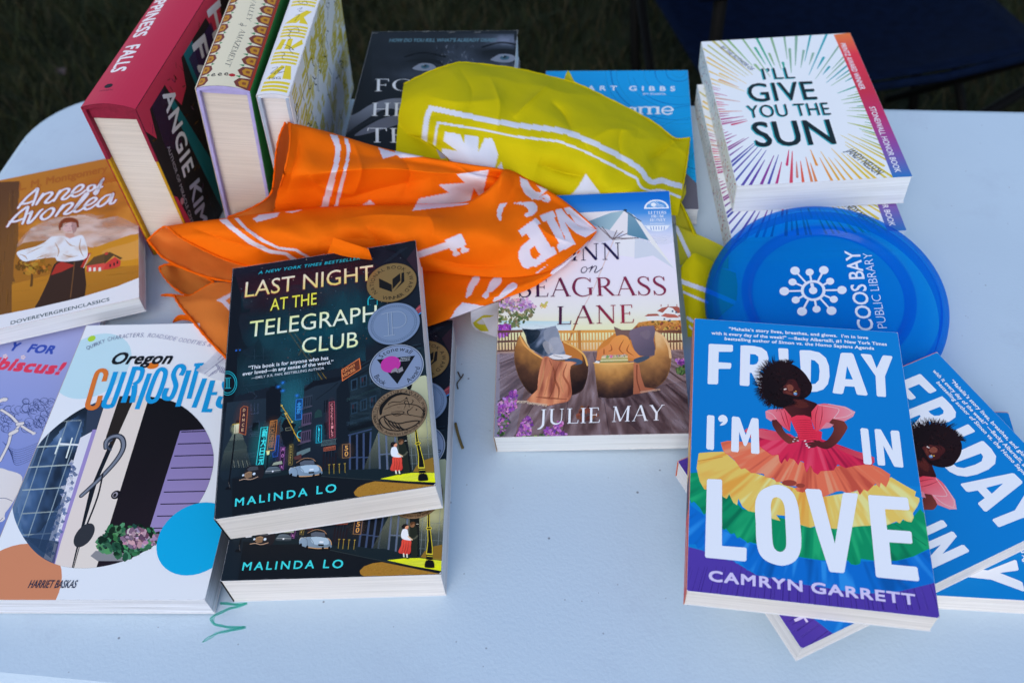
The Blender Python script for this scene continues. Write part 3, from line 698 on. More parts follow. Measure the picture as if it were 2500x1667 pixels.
    # white letters
    L = [[(274, 615), (283, 318), (292, 312), (462, 320), (469, 328), (468, 366), (458, 373), (360, 373), (357, 452), (448, 458), (456, 466), (455, 492), (446, 503), (358, 503), (355, 612), (345, 622), (282, 620)],
         [(985, 360), (1066, 362), (1066, 432), (1062, 680), (1000, 672), (990, 560), (978, 370)], [(1060, 362), (1130, 378), (1180, 420), (1203, 480), (1208, 560), (1195, 620), (1160, 660), (1110, 678), (1058, 679), (1058, 621), (1098, 618), (1125, 590), (1132, 520), (1125, 470), (1095, 440), (1060, 432)],
         [(815, 350), (822, 345), (885, 348), (892, 356), (898, 640), (836, 640)],
         [(1446, 395), (1452, 387), (1520, 394), (1530, 402), (1568, 500), (1610, 410), (1620, 400), (1682, 405), (1689, 414), (1632, 560), (1640, 710), (1635, 718), (1577, 714), (1568, 705), (1560, 558)],
         [(270, 865), (280, 856), (318, 860), (327, 868), (323, 1115), (313, 1124), (272, 1118), (264, 1108)],
         [(460, 875), (470, 866), (512, 872), (522, 882), (566, 1010), (608, 888), (618, 878), (655, 882), (664, 890), (671, 1145), (662, 1154), (615, 1150), (607, 1142), (606, 1000), (575, 1085), (562, 1095), (550, 1085), (516, 985), (513, 1130), (505, 1140), (462, 1136), (454, 1126)],
         [(1443, 965), (1453, 955), (1495, 960), (1504, 968), (1532, 1225), (1524, 1236), (1480, 1232), (1469, 1222)],
         [(1552, 968), (1562, 962), (1600, 966), (1690, 1125), (1674, 985), (1682, 974), (1732, 976), (1741, 986), (1773, 1248), (1766, 1258), (1710, 1252), (1700, 1245), (1620, 1090), (1634, 1235), (1627, 1243), (1585, 1240), (1576, 1232)],
         B_([(269, 100), (280, 91), (375, 94), (385, 104), (384, 602), (565, 616), (573, 626), (571, 712), (560, 721), (262, 692), (254, 680)]),
         B_([(1020, 177), (1032, 165), (1130, 170), (1143, 180), (1248, 585), (1308, 205), (1318, 195), (1415, 200), (1425, 210), (1322, 800), (1310, 810), (1215, 802), (1204, 790), (1110, 500)]),
         B_([(1502, 222), (1512, 212), (1795, 232), (1807, 242), (1821, 322), (1808, 330), (1632, 322), (1648, 478), (1822, 490), (1835, 500), (1842, 578), (1832, 586), (1665, 575), (1682, 745), (1868, 762), (1880, 770), (1894, 862), (1884, 873), (1575, 843), (1562, 832)])]
    for p in L: a.poly(p, WH)
    def ring(out, inn): a.poly(out, WH); return inn
    bg = C('#0678d0')
    a.poly([(520, 618), (527, 325), (560, 324), (630, 328), (690, 342), (728, 372), (741, 425), (730, 470), (700, 505), (672, 522), (760, 690), (690, 690), (612, 535), (597, 533), (595, 625), (585, 635), (523, 630)], WH); a.poly([(600, 390), (640, 393), (662, 410), (664, 440), (650, 465), (625, 472), (597, 470)], bg)
    a.poly([(1292, 388), (1302, 380), (1375, 382), (1390, 392), (1499, 698), (1490, 708), (1425, 702), (1415, 695), (1398, 640), (1325, 636), (1312, 688), (1300, 696), (1240, 690), (1231, 682)], WH); a.poly([(1341, 480), (1386, 585), (1328, 582)], bg)
    a.poly([(355, 885), (368, 862), (395, 855), (420, 870), (428, 898), (415, 922), (392, 934), (370, 936), (374, 926), (392, 908), (370, 908)], WH, smooth=4)
    O1 = B_([(790, 135), (870, 150), (930, 200), (965, 290), (980, 400), (992, 560), (980, 660), (935, 725), (860, 753), (790, 745), (715, 712), (668, 655), (647, 560), (643, 430), (637, 330), (645, 245), (690, 175)]); O2 = B_([(800, 230), (835, 245), (862, 300), (868, 400), (876, 560), (870, 620), (840, 648), (805, 640), (778, 605), (768, 520), (762, 380), (758, 300), (770, 245)])
    A1, A2 = a.P(O1), a.P(O2); A1 = spline(A1, 4, True); A2 = spline(A2, 4, True)
    A2 = A2[:len(A1)] if len(A2) > len(A1) else A2
    A1 = resample(np.r_[A1, A1[:1]], 61)[:-1]; A2 = resample(np.r_[A2, A2[:1]], 61)[:-1]
    T = []
    for i in range(60): j = (i+1) % 60; T += [(i, j, 60+j), (i, 60+j, 60+i)]
    a.raw(np.r_[A1, A2], T, WH)
    a.text('CAMRYN', B_([(285, 868)])[0], B_([(998, 950)])[0], B_([(291, 790)])[0], C('#bcbcf0'), bold=.038, spacing=1.12)
    a.text('GARRETT', B_([(1072, 958)])[0], B_([(1866, 1054)])[0], B_([(1080, 880)])[0], C('#bcbcf0'), bold=.038, spacing=1.12)
    a.text('“Mahalia’s story lives, breathes, and glows.  I’m in love', (438, 207), (1503, 277), (440, 184), WH, bold=.03, spacing=1.05)
    a.text('with it every day of the week!” —Becky Albertalli, #1 New York Times', (305, 240), (1646, 327), (307, 217), WH, bold=.03, spacing=1.05)
    a.text('bestselling author of Simon vs. the Homo Sapiens Agenda', (405, 283), (1549, 358), (407, 260), WH, bold=.03, spacing=1.05, shear=.08)
    # hair and head over the letters
    hr = C('#1c0e13'); rg = random.Random(5); a.batch()
    cx, cy = 880, 610
    for i in range(620):
        t = rg.uniform(80, 285); r0 = rg.uniform(0.55, 0.95); t2 = t+rg.uniform(-14, 14); ex = 1.0+rg.uniform(.02, .44)*(1 if 120 < t < 255 else .3)
        f = lambda tt, rr: (cx+190*rr*math.cos(R(tt)), cy-165*rr*math.sin(R(tt)))
        a.line([f(t, r0), f((t+t2)/2, (r0+ex)/2), f(t2, ex)], rg.uniform(4, 8), hr, smooth=3, taper=(1, .8, .1), cap=False)
    a.batch(False)
    a.poly([(700, 560), (715, 510), (760, 478), (830, 460), (890, 462), (950, 482), (1010, 530), (1050, 585), (1074, 635), (1062, 690), (1025, 725), (985, 738), (930, 735), (905, 770), (850, 800), (780, 780), (730, 740), (700, 690), (706, 640), (690, 600)], hr, grad=((980, 560), (760, 700), C('#120a0e')), smooth=5)
    a.batch()
    for i in range(150):
        x, y = rg.uniform(740, 1040), rg.uniform(490, 760)
        if (850 < x < 985 and 590 < y < 715) or ((x-885)/165)**2+((y-625)/140)**2 > 1: continue
        a.line([(x, y), (x+rg.uniform(-14, 14), y+rg.uniform(-12, 12)), (x+rg.uniform(-20, 20), y+rg.uniform(-18, 18))], 3.2, rg.choice([C('#30191c'), C('#3a2024'), C('#0c0609')]), smooth=3, alpha=.6)
    a.batch(False)
    a.poly([(892, 590), (925, 583), (952, 600), (970, 640), (984, 690), (965, 716), (915, 708), (880, 697), (856, 692), (850, 674), (862, 652), (852, 640), (876, 618), (882, 602)], C('#4c2224'), grad=((860, 650), (980, 640), C('#381418')), smooth=4)
    a.poly([(880, 632), (905, 622), (930, 640), (925, 668), (895, 672)], C('#94564a'), alpha=.6, smooth=4); a.poly([(866, 672), (900, 680), (930, 700), (890, 696)], C('#7c4038'), alpha=.5, smooth=4)
    a.poly([(855, 658), (878, 653), (879, 660), (862, 666)], C('#dcc8d0')); a.line([(884, 622), (905, 613), (918, 620)], 5, C('#241014'), smooth=4); a.line([(878, 608), (900, 598), (922, 603)], 6, C('#1c0c10'), smooth=4)
    a.ell((968, 664), 15, 20, C('#3c181a')); a.ell((946, 694), 12, 13, C('#5c82b8')); a.ell((943, 690), 4, 4, C('#a8c4e8')); a.ell((950, 675), 5, 5, C('#c8a04a')); a.ell((938, 682), 4, 4, C('#c8a04a'))
def spine_friday(s, h, t):
    rect = lambda y0, y1, c: s.poly([(y0, 0), (y1, 0), (y1, t), (y0, t)], c, local=True)
    rect(0, .055, C('#b83038')); rect(.055, .082, C('#473048')); rect(.082, .112, C('#c8a45e')); rect(.112, h, C('#a8524c'))
    s.batch()
    for i in range(34): y = .115+i*.0027; s.line([(y, t*.15), (y+.004, t*.95)], .0008, C('#dccad0'), local=True, cap=False)
    s.batch(False)
    s.line([(.008, t*.5), (.045, t*.5)], .004, C('#d8c8d0'), local=True, alpha=.7)
def art_telegraph(a):
    TA = crop(500, 560, 2.8); T4 = crop(500, 900, 4.6125); T5 = crop(740, 940, 5.2278); a.use(TA)
    a.poly([(-300, -100), (2000, -100), (2000, 2600), (-300, 2600)], C('#141a28'), grad=((700, 0), (700, 1500), C('#14202c')))
    a.poly([(-300, -200), (1800, -300), (1800, 200), (-300, 420)], C('#172236'), grad=((700, 100), (740, 420), C('#2a1a26'), 0.0))
    a.glow((640, 420), 640, 230, C('#3a1a2a'), .95, rot=-8); a.glow((900, 330), 420, 160, C('#402030'), .7, rot=-10)
    a.glow((760, 700), 520, 230, C('#0f4a60'), .85, rot=-6); a.glow((980, 560), 260, 200, C('#125066'), .8); a.glow((560, 1150), 260, 360, C('#1c5068'), .85); a.glow((600, 1200), 120, 260, C('#2a7890'), .45)
    a.batch(); rg = random.Random(2)
    for i in range(70):
        x, y = rg.uniform(220, 1450), rg.uniform(110, 560); a.ell((x, y), *(2*[rg.uniform(1.6, 3.6)]), C(rg.choice(['#8aa0b8', '#c0b0a8', '#5080a0'])), n=8, alpha=rg.uniform(.3, .9))
    # far towers with lit windows
    for p in ([(900, 720), (905, 520), (930, 460), (945, 415), (962, 460), (985, 520), (985, 720)], [(1025, 720), (1028, 480), (1050, 445), (1075, 480), (1080, 720)], [(820, 730), (822, 560), (880, 555), (882, 730)], [(560, 760), (562, 640), (640, 630), (640, 760)]): a.poly(p, C('#155468'), alpha=.55)
    for i in range(120): a.ell((rg.uniform(500, 1120), rg.uniform(500, 960)), 3.2, 3.2, C(rg.choice(['#c07830', '#2a9ac0', '#2a7ac8', '#a06030', '#1fb0c8'])), n=8, alpha=rg.uniform(.25, .75))
    for p in ([(560, 680), (840, 1080)], [(600, 690), (830, 1020)], [(640, 860), (700, 760)]): a.line(p, 5, C('#907a30'), alpha=.45)
    for i in range(14): x = 450+i*24; a.line([(x, 880), (x+26, 1010+rg.uniform(0, 200))], 2.5, C('#2a6a80'), alpha=.4)
    a.batch(False)
    dk = C('#0e141f'); dk2 = C('#141d2b'); mid = C('#1e2c3c'); lnc = C('#32445c')
    # left pagoda block and tower
    a.poly([(-200, 300), (210, 320), (245, 440), (270, 545), (315, 545), (300, 568), (240, 575), (230, 640), (260, 760), (300, 820), (270, 900), (240, 960), (180, 1240), (-200, 1300)], dk)
    a.poly([(365, 730), (392, 790), (440, 830), (478, 815), (470, 845), (430, 860), (432, 905), (490, 950), (470, 985), (440, 990), (460, 1060), (520, 1105), (500, 1130), (470, 1130), (480, 1200), (530, 1260), (500, 1285), (470, 1285), (480, 1340), (430, 1345), (230, 1330), (200, 1100), (280, 1090), (300, 1000), (250, 960), (290, 930), (300, 860), (265, 855), (250, 830), (320, 800), (350, 770)], dk2)
    a.poly([(365, 735), (430, 900), (310, 900)], dk); a.poly([(440, 985), (535, 1100), (440, 1100)], dk)
    a.batch()
    for y in (870, 900, 935): a.line([(300, y), (430, y-8)], 3, lnc, alpha=.6)
    for p in ([(262, 960), (262, 1070), (430, 1050), (430, 990)], [(285, 1085), (300, 1110), (330, 1115), (355, 1140), (330, 1165)], [(300, 1180), (420, 1170), (420, 1240), (300, 1250)], [(210, 820), (250, 815)], [(340, 820), (340, 890)], [(400, 815), (400, 885)]): a.line(p, 3, lnc, alpha=.7)
    for q in ((215, 828), (240, 825)): a.ell(q, 7, 7, C('#1f5ac0'), n=10)
    a.batch(False)
    paint(a, [(250, 430), (1120, 300), (1100, 900), (200, 1150)], 10, lambda X, Y: np.concatenate([ramp(fbm(X*.005, Y*.004, 6)*1.4-.2, C('#101824'), C('#18384a'), C('#225468')), np.clip(fbm(X*.004, Y*.005, 8)*1.1-.25, 0, .6)[..., None]], -1))
    a.use(T4)
    # left street front
    a.poly([(250, 380), (700, 330), (720, 620), (820, 640), (860, 560), (800, 1100), (580, 1150), (200, 1260), (170, 1200)], mid, grad=((300, 500), (700, 1100), C('#15222f')))
    a.poly([(690, 260), (800, 200), (860, 260), (850, 540), (740, 630), (690, 600)], dk)
    a.batch()
    for p in ([(520, 400), (520, 510), (600, 500), (600, 390)], [(560, 395), (560, 505)], [(500, 660), (610, 590), (610, 680), (510, 690)]): a.line(p, 6, C('#3a4a68'), alpha=.7)
    for y in (720, 742, 765): a.line([(490, y), (640, y-12)], 4, C('#3c4c66'), alpha=.7)
    for i in range(12): a.line([(495+i*13, 722-i), (497+i*13, 768-i)], 3, C('#3c4c66'), alpha=.6)
    for y in (960, 1010): a.line([(440, y), (600, y-25)], 4, C('#34465e'), alpha=.7)
    for i in range(14): a.line([(445+i*12, 962-i*2), (447+i*12, 1010-i*2)], 3, C('#34465e'), alpha=.6)
    for i in range(7): x = 690+i*25; a.line([(x, 240+i*45), (x+60, 265+i*46), (x+100, 238+i*45)], 12, dk, smooth=4, taper=(.4, 1.2, .2))
    a.batch(False)
    a.poly([(540, 610), (610, 600), (605, 690), (530, 700)], C('#0a1018'))
    # lamp and its pool of light on the left
    a.poly([(330, 700), (410, 690), (530, 1110), (170, 1160), (215, 930)], C('#6c7c78'), grad=((370, 700), (350, 1140), C('#24343c'), .15), alpha=.75)
    a.poly([(215, 930), (275, 810), (440, 800), (480, 880), (470, 905), (230, 940)], C('#3c4c50'), alpha=.8)
    a.batch()
    for i in range(8): a.line([(270-i*6, 815+i*15), (440+i*5, 803+i*12)], 4, C('#202c34'), alpha=.8)
    for i in range(9): a.line([(300+i*24, 1030), (310+i*26, 1110)], 8, C('#7c8680' if i % 2 else '#46545a'), alpha=.5, cap=False)
    a.batch(False)
    a.line([(340, 730), (310, 1000), (270, 1300)], 14, C('#0c1018')); a.poly([(252, 1330), (290, 1325), (298, 1360), (228, 1362), (240, 1335)], C('#0c1018')); a.line([(268, 1280), (285, 1340)], 4, C('#6a6a70'), alpha=.6)
    a.glow((358, 668), 70, 80, C('#e8e0b0'), .5); a.poly([(335, 625), (400, 618), (395, 720), (330, 730)], C('#e8e2c4'), grad=((360, 630), (350, 730), C('#a8a898'))); a.poly([(335, 615), (372, 570), (405, 610)], dk); a.line([(312, 630), (420, 608)], 9, C('#a89430')); a.line([(350, 620), (345, 725)], 4, C('#6c6c60'))
    # signs on the left
    def sign(p, fr, bgc, txt=None, tc=None, bl=None, br=None, top=None, w=7, glow=True):
        c = np.mean(p, 0)
        if glow: a.glow(tuple(c), (max(q[0] for q in p)-min(q[0] for q in p))*1.15, (max(q[1] for q in p)-min(q[1] for q in p))*.7, fr, .12)
        a.poly(p, bgc); a.line(p, w, mixc(fr, bgc, .28), closed=True)
    def stack(s, x0, y0, x1, y1, h, col, bold=.012):
        for i, ch in enumerate(s):
            t = i/(max(1, len(s)-1)); x = x0+(x1-x0)*t; y = y0+(y1-y0)*t
            a.text(ch, (x-h*.36, y+h/2), (x+h*.36, y+h/2-3), (x-h*.34, y-h/2), col, bold)
    sign([(405, 450), (440, 420), (485, 430), (460, 745), (385, 720)], C('#a8603c'), C('#40262e'), w=8); stack('DANCE', 442, 466, 425, 690, 34, C('#c8a888'))
    sign([(740, 590), (815, 578), (785, 915), (705, 925)], C('#c07c3c'), C('#2e2220')); 
    for i, ch in enumerate('新亞酒樓'[:4]): y = 620+i*78; a.text(ch, (735-i*6, y+30), (792-i*6, y+26), (737-i*6, y-26), C('#9a6a40'), .006)
    sign([(635, 665), (710, 655), (655, 1075), (580, 1085)], C('#35d4e4'), C('#123a48'), w=9)
    for i, ch in enumerate('新大日元'): y = 725+i*103; a.text(ch, (642-i*13, y+38), (696-i*13, y+34), (646-i*13, y-34), C('#3fe0ec'), .02)
    a.batch()
    for i in range(5): y = 690+i*100; a.line([(640-i*13, y), (700-i*13, y-3)], 4, C('#0c2630'), cap=False)
    a.batch(False)
    sign([(815, 755), (838, 752), (822, 985), (770, 995), (765, 950), (795, 930)], C('#2a62d0'), C('#142a58'), w=5)
    sign([(855, 885), (905, 880), (885, 1135), (845, 1135)], C('#8a58a8'), C('#2c1c38'), w=4); stack('MO', 880, 912, 876, 980, 36, C('#b878c8')); stack('A', 866, 1108, 866, 1108, 32, C('#b878c8'))
    # the street between
    a.poly([(930, 560), (960, 620), (1020, 640), (1000, 680), (1010, 740), (990, 830), (900, 880), (850, 720), (890, 690), (870, 650)], dk); a.poly([(905, 560), (945, 600), (1030, 630), (1000, 655), (870, 665), (865, 640)], C('#0b1119'))
    a.line([(912, 670), (975, 662), (975, 690), (912, 698)], 4, C('#7a8070'), closed=True); sign([(955, 858), (995, 852), (985, 1085), (945, 1085)], C('#8a8048'), C('#2a2a26'), w=4); stack('BONGBOR', 972, 880, 964, 1060, 22, C('#a89a58'))
    a.batch()
    for p in ([(860, 410), (985, 600)], [(900, 500), (1060, 815)], [(1005, 720), (1075, 820)]): a.line(p, 9, C('#b89a38'), alpha=.8)
    for q in ((868, 418), (920, 506), (985, 600)): a.ell(q, 10, 10, C('#f0d890'), n=10)
    for q in ((880, 160), (830, 205), (880, 250), (1040, 305)): a.ell(q, 13, 13, C('#2a78d8'), n=10); a.glow(q, 34, 34, C('#2a78d8'), .5)
    a.line([(1085, 700), (1055, 715), (1042, 745), (1055, 772), (1088, 780)], 7, C('#38b8d8'), smooth=5)
    a.batch(False)
    sign([(1030, 350), (1100, 342), (1090, 570), (1020, 578)], C('#2f86ea'), C('#123a70'), w=7)
    for i, ch in enumerate('北京'): a.text(ch, (1036-i*4, 440+i*66), (1082-i*4, 437+i*66), (1038-i*4, 390+i*66), C('#3fa0f0'), .01)
    # middle block
    a.poly([(1125, 190), (1560, 90), (1640, 100), (1640, 1180), (1050, 1100), (1085, 880)], mid, grad=((1100, 300), (1600, 700), C('#111a28')))
    a.poly([(1120, 230), (1220, 140), (1540, 92), (1560, 120), (1480, 150), (1240, 200), (1120, 260)], dk)
    a.batch()
    for j in range(3):
        y = 300+j*195
        a.poly([(1110-j*12, y+20), (1215-j*8, y-5), (1200-j*6, y+135), (1100-j*12, y+150)], C('#48405e' if j else '#2c3a4c'))
        for i in range(4): x = 1122+i*24-j*10; a.poly([(x, y+30-i*5), (x+13, y+27-i*5), (x+9, y+125-i*5), (x-4, y+128-i*5)], C('#141a2a'))
        a.line([(1060-j*6, y+170), (1210-j*6, y+120)], 5, C('#55506a')); 
        for i in range(8): a.line([(1065+i*18-j*6, y+168-i*6), (1062+i*18-j*6, y+200-i*6)], 3, C('#0c121c'))
    for j in range(3):
        y = 360+j*250
        for i in range(2): x = 1345+i*70; a.poly([(x, y), (x+44, y-8), (x+38, y+130), (x-6, y+138)], C('#0f1622')); a.line([(x+18, y-2), (x+12, y+134)], 3, C('#2c3a4c'))
    a.poly([(1235, 560), (1240, 500), (1275, 460), (1315, 470), (1325, 540)], C('#1e3a40'))
    for i in range(12): x = 1318+i*14; a.line([(x, 815-i*2), (x-2, 868-i*2)], 4, C('#54707a'))
    a.line([(1315, 815), (1485, 790)], 4, C('#54707a')); a.line([(1312, 870), (1480, 846)], 5, C('#54707a')); a.line([(1255, 350), (1420, 230), (1500, 160)], 6, C('#0a0f18'))
    for i in range(5): x = 1330+i*34; a.poly([(x, 960-i*3), (x+22, 956-i*3), (x+18, 1120), (x-3, 1120)], C('#1a1620'))
    a.batch(False)
    sign([(1402, 380), (1460, 372), (1468, 775), (1405, 780)], C('#b8566e'), C('#43232f'), w=5); stack('COCKTAILS', 1431, 412, 1437, 745, 33, C('#e08898'))
    sign([(1262, 645), (1318, 638), (1315, 830), (1255, 838)], C('#22b8e0'), C('#0e3a50'), w=6); stack('LIQUORS', 1290, 668, 1284, 810, 22, C('#38d0f0'))
    a.poly([(1340, 890), (1475, 865), (1475, 915), (1338, 935)], C('#8a4c40')); a.poly([(1350, 897), (1465, 876), (1465, 908), (1350, 925)], C('#4a2620'))
    a.batch()
    for i in range(6): a.line([(1362+i*17, 915-i*3), (1372+i*17, 890-i*3)], 6, C('#9c5a48'))
    a.batch(False)
    a.poly([(1040, 945), (1100, 920), (1190, 890), (1190, 930), (1100, 975), (1035, 978)], C('#56707c')); a.poly([(1000, 1000), (1090, 960), (1090, 1020), (1020, 1030)], C('#4c3034'))
    # right block
    a.use(T5)
    a.poly([(600, -120), (1000, -380), (1700, -520), (1900, -500), (1900, 1150), (560, 1100), (540, 140)], C('#15222e'), grad=((600, 100), (1500, 700), C('#1a2a36')))
    a.poly([(430, 60), (560, -140), (600, 120), (590, 1080), (430, 1080)], C('#111a26'))
    a.batch()
    for j in range(2):
        y0 = -60+j*300
        for i in range(3):
            x = 610+i*120; y = y0-i*42
            a.poly([(x, y), (x+88, y-30), (x+86, y+118), (x+2, y+142)], C('#243c54')); a.poly([(x+16, y+14), (x+74, y-6), (x+72, y+104), (x+18, y+122)], C('#0e1622'))
            a.line([(x+44, y), (x+44, y+112)], 5, C('#243c54'))
            if (i+j) % 2: a.poly([(x+20, y+16), (x+40, y+9), (x+40, y+60), (x+22, y+70)], C('#3c2630'))
    for i in range(4): a.line([(560, 480+i*12), (880, 390+i*9)], 5, C('#2a4258'), alpha=.8)
    for i in range(3): a.line([(560, 180+i*14), (1000, 20+i*10)], 5, C('#2a4650'), alpha=.8)
    a.poly([(560, 560), (640, 500), (960, 440), (1000, 500), (600, 600)], C('#0c131c'))
    a.line([(600, -160), (1000, -400), (1500, -520)], 16, C('#1c2c3c')); a.line([(590, -110), (1000, -350), (1500, -470)], 9, C('#26384a')); a.line([(600, -60), (1100, -330), (1500, -430)], 12, C('#0c131c'))
    for i in range(3): a.line([(1000, -420+i*60), (1480, -520+i*60)], 5, C('#2a3c50'), alpha=.7)
    a.batch(False)
    fr = C('#34466c')
    for x0, x1 in ((600, 680), (690, 765), (775, 860)):
        a.poly([(x0, 660-(x0-600)*.2), (x1, 650-(x1-600)*.2), (x1, 1080), (x0, 1080)], C('#0d131d')); a.line([(x0, 650-(x0-600)*.2), (x0, 1080)], 22, fr, cap=False); a.line([(x0, 930), (x1, 922)], 13, fr, cap=False)
    a.line([(865, 600), (850, 1080)], 20, fr, cap=False); a.line([(575, 645), (880, 565)], 14, fr, cap=False)
    paint(a, [(600, 60), (1000, -200), (1000, 440), (600, 560)], 9, lambda X, Y: np.concatenate([ramp(fbm(X*.008, Y*.03, 2)*1.3-.1, C('#10181f'), C('#24384a'), C('#3a5468')), np.full(X.shape+(1,), .22)], -1))
    # the lit corner
    a.poly([(1250, -60), (1560, -120), (1800, 120), (1800, 1130), (1340, 1130), (730, 1185), (960, 600)], C('#a8b4a0'), grad=((1380, 0), (1150, 1130), C('#22343e'), .35), alpha=.95)
    a.glow((1500, 560), 260, 260, C('#c8d0a8'), .6)
    a.batch()
    for x in (965, 1060, 1175, 1340, 1400, 1560, 1640): a.line([(x, 620 if x < 1300 else 200), (x+(18 if x < 1300 else 60), 1085 if x < 1350 else 1115)], 20 if x < 1200 else 5, C('#5a6c90' if x < 1200 else '#708090'), alpha=.8, cap=False)
    for y in (690, 900, 1010): a.line([(1340, y), (1680, y-22)], 5, C('#70808c'), alpha=.6)
    a.line([(980, 890), (1110, 880)], 14, C('#5a6c90'), alpha=.8)
    for x0, x1 in ((990, 1060), (1090, 1150)): a.poly([(x0, 905), (x1, 900), (x1+8, 1075), (x0+10, 1078)], C('#182430'))
    a.batch(False)
    a.poly([(1205, 640), (1325, 625), (1390, 1120), (1250, 1130)], C('#10171c'), alpha=.92)
    a.poly([(1400, 1120), (1450, 1030), (1550, 960), (1660, 925), (1700, 1130), (1400, 1130)], C('#7c6428'))
    # pavement, kerb, road, gold sweep
    a.poly([(-800, 1085), (250, 1100), (740, 1080), (960, 1070), (1400, 1110), (1800, 1120), (1800, 1300), (1000, 1220), (240, 1150), (-800, 1240)], C('#12202a'))
    a.poly([(985, 1200), (1200, 1150), (1390, 1122), (1800, 1124), (1800, 1250), (1320, 1228)], C('#f0dc1c')); a.glow((1420, 1180), 300, 60, C('#f8ec50'), .6)
    a.poly([(-900, 1200), (-500, 1190), (-100, 1130), (240, 1150), (700, 1190), (1320, 1228), (1900, 1255), (1900, 1900), (-900, 1900)], C('#10161f'))
    a.line([(240, 1165), (700, 1200), (1100, 1225)], 9, C('#24323a')); 
    a.poly([(650, 1370), (700, 1310), (800, 1260), (920, 1230), (1800, 1290), (1800, 1500), (900, 1500), (740, 1442), (665, 1410)], C('#94702c'))
    scatter(a, [(660, 1370), (720, 1310), (920, 1240), (1740, 1290), (1300, 1400), (760, 1440)], 500, 3.2, [C('#b8924a'), C('#7c5c20'), C('#a8823c')], .8, 1.0, seed=4)
    # cars
    a.use(T4)
    a.poly([(1040, 1060), (1060, 1030), (1120, 1012), (1200, 1015), (1245, 1040), (1262, 1090), (1050, 1120), (1020, 1110)], C('#15181f'), smooth=3); a.line([(1035, 1060), (1120, 1013), (1210, 1016), (1248, 1045)], 5, C('#a08068'), smooth=4)
    a.poly([(1072, 1060), (1120, 1036), (1230, 1034), (1240, 1080), (1078, 1092)], C('#4a566c'))
    a.poly([(950, 1150), (965, 1122), (1020, 1112), (1060, 1100), (1262, 1085), (1300, 1110), (1322, 1150), (1318, 1190), (1200, 1210), (1060, 1218), (980, 1205), (955, 1185)], C('#7a96b8'), grad=((1000, 1110), (1200, 1210), C('#5f7894')), smooth=3)
    a.poly([(1085, 1100), (1250, 1088), (1290, 1130), (1270, 1160), (1120, 1172)], C('#94b2d4'), smooth=3); a.line([(955, 1150), (968, 1122), (1020, 1113)], 6, C('#b0bcc8'), smooth=4); a.line([(1040, 1215), (1180, 1212), (1310, 1190)], 8, C('#c09868'), smooth=4); a.line([(1270, 1090), (1308, 1115), (1322, 1155)], 6, C('#c09868'), smooth=4)
    a.poly([(1172, 1165), (1236, 1160), (1236, 1180), (1172, 1185)], C('#101318')); a.poly([(1175, 1140), (1195, 1130), (1230, 1130), (1225, 1144), (1190, 1148)], C('#e8eef8'))
    for q in ((975, 1200), (1050, 1215), (1230, 1208), (1302, 1195)): a.ell(q, 11, 20, C('#0a0d12'))
    a.line([(1070, 1110), (1110, 1150), (1120, 1175)], 4, C('#4c5c70'), smooth=3); a.line([(980, 1115), (1035, 1130), (1050, 1200)], 4, C('#4c5c70'), smooth=3)
    a.poly([(470, 1130), (500, 1100), (600, 1088), (660, 1092), (670, 1180), (640, 1240), (560, 1250), (430, 1240), (440, 1190)], C('#1c1c24'), smooth=3); a.poly([(478, 1135), (510, 1108), (600, 1100), (606, 1140), (500, 1158)], C('#3a404c')); a.poly([(455, 1180), (500, 1160), (535, 1165), (530, 1225), (470, 1240), (448, 1215)], C('#8a7460')); a.line([(395, 1260), (450, 1245), (520, 1250), (600, 1220)], 7, C('#b0988a'), smooth=4)
    a.batch()
    for i in range(6): a.line([(462, 1185+i*9), (528, 1178+i*9)], 3, C('#3c2c26'), cap=False)
    for q, r in (((558, 1187), 14), ((436, 1202), 11), ((768, 1158), 9)): a.ell(q, r, r, C('#b8d0f0'))
    a.batch(False)
    a.poly([(690, 1150), (720, 1115), (800, 1105), (840, 1118), (860, 1150), (840, 1172), (690, 1185)], C('#56687c'), grad=((750, 1110), (750, 1180), C('#2c3844')), smooth=3); a.line([(690, 1160), (850, 1145)], 5, C('#a0b0c0'), alpha=.8); a.ell((768, 1158), 9, 9, C('#d8e8ff'))
    a.poly([(780, 1060), (870, 1040), (878, 1075), (760, 1092)], C('#98a8a0'), alpha=.8); a.line([(712, 980), (700, 1130)], 8, C('#0c1016')); a.poly([(698, 930), (735, 925), (728, 970), (702, 975)], C('#e8dca8')); a.line([(690, 932), (760, 920)], 6, C('#b89a38'))
    a.batch()
    for x, y in ((1402, 1085), (1455, 1082), (1516, 1078), (1580, 1072)): a.line([(x, y), (x+2, y+100)], 6, C('#8a7c38')); a.line([(x-8, y), (x+10, y-2)], 6, C('#a89848'))
    a.batch(False)
    a.use(T5)
    sign([(505, 765), (600, 752), (602, 925), (505, 935)], C('#8a6c48'), C('#202030'), w=8); stack('50', 553, 808, 553, 882, 60, C('#c89a58'))
    # the couple under the lamp
    a.poly([(1225, 740), (1260, 710), (1300, 740), (1335, 850), (1345, 960), (1360, 1110), (1290, 1120), (1265, 960), (1235, 900)], C('#1c2420'), smooth=3); a.ell((1250, 730), 27, 34, C('#7a5a44')); a.poly([(1222, 735), (1235, 700), (1280, 698), (1285, 730), (1260, 715), (1240, 740)], C('#4a3424'), smooth=3)
    a.line([(1250, 910), (1300, 895), (1330, 860)], 18, C('#4a5048'), smooth=3); a.line([(1300, 718), (1325, 714)], 5, C('#c8d0d0'))
    a.poly([(1148, 925), (1255, 920), (1265, 1000), (1272, 1060), (1250, 1095), (1180, 1100), (1115, 1085), (1140, 1000)], C('#d84c40'), grad=((1150, 940), (1260, 1080), C('#b83a34')), smooth=3)
    a.batch()
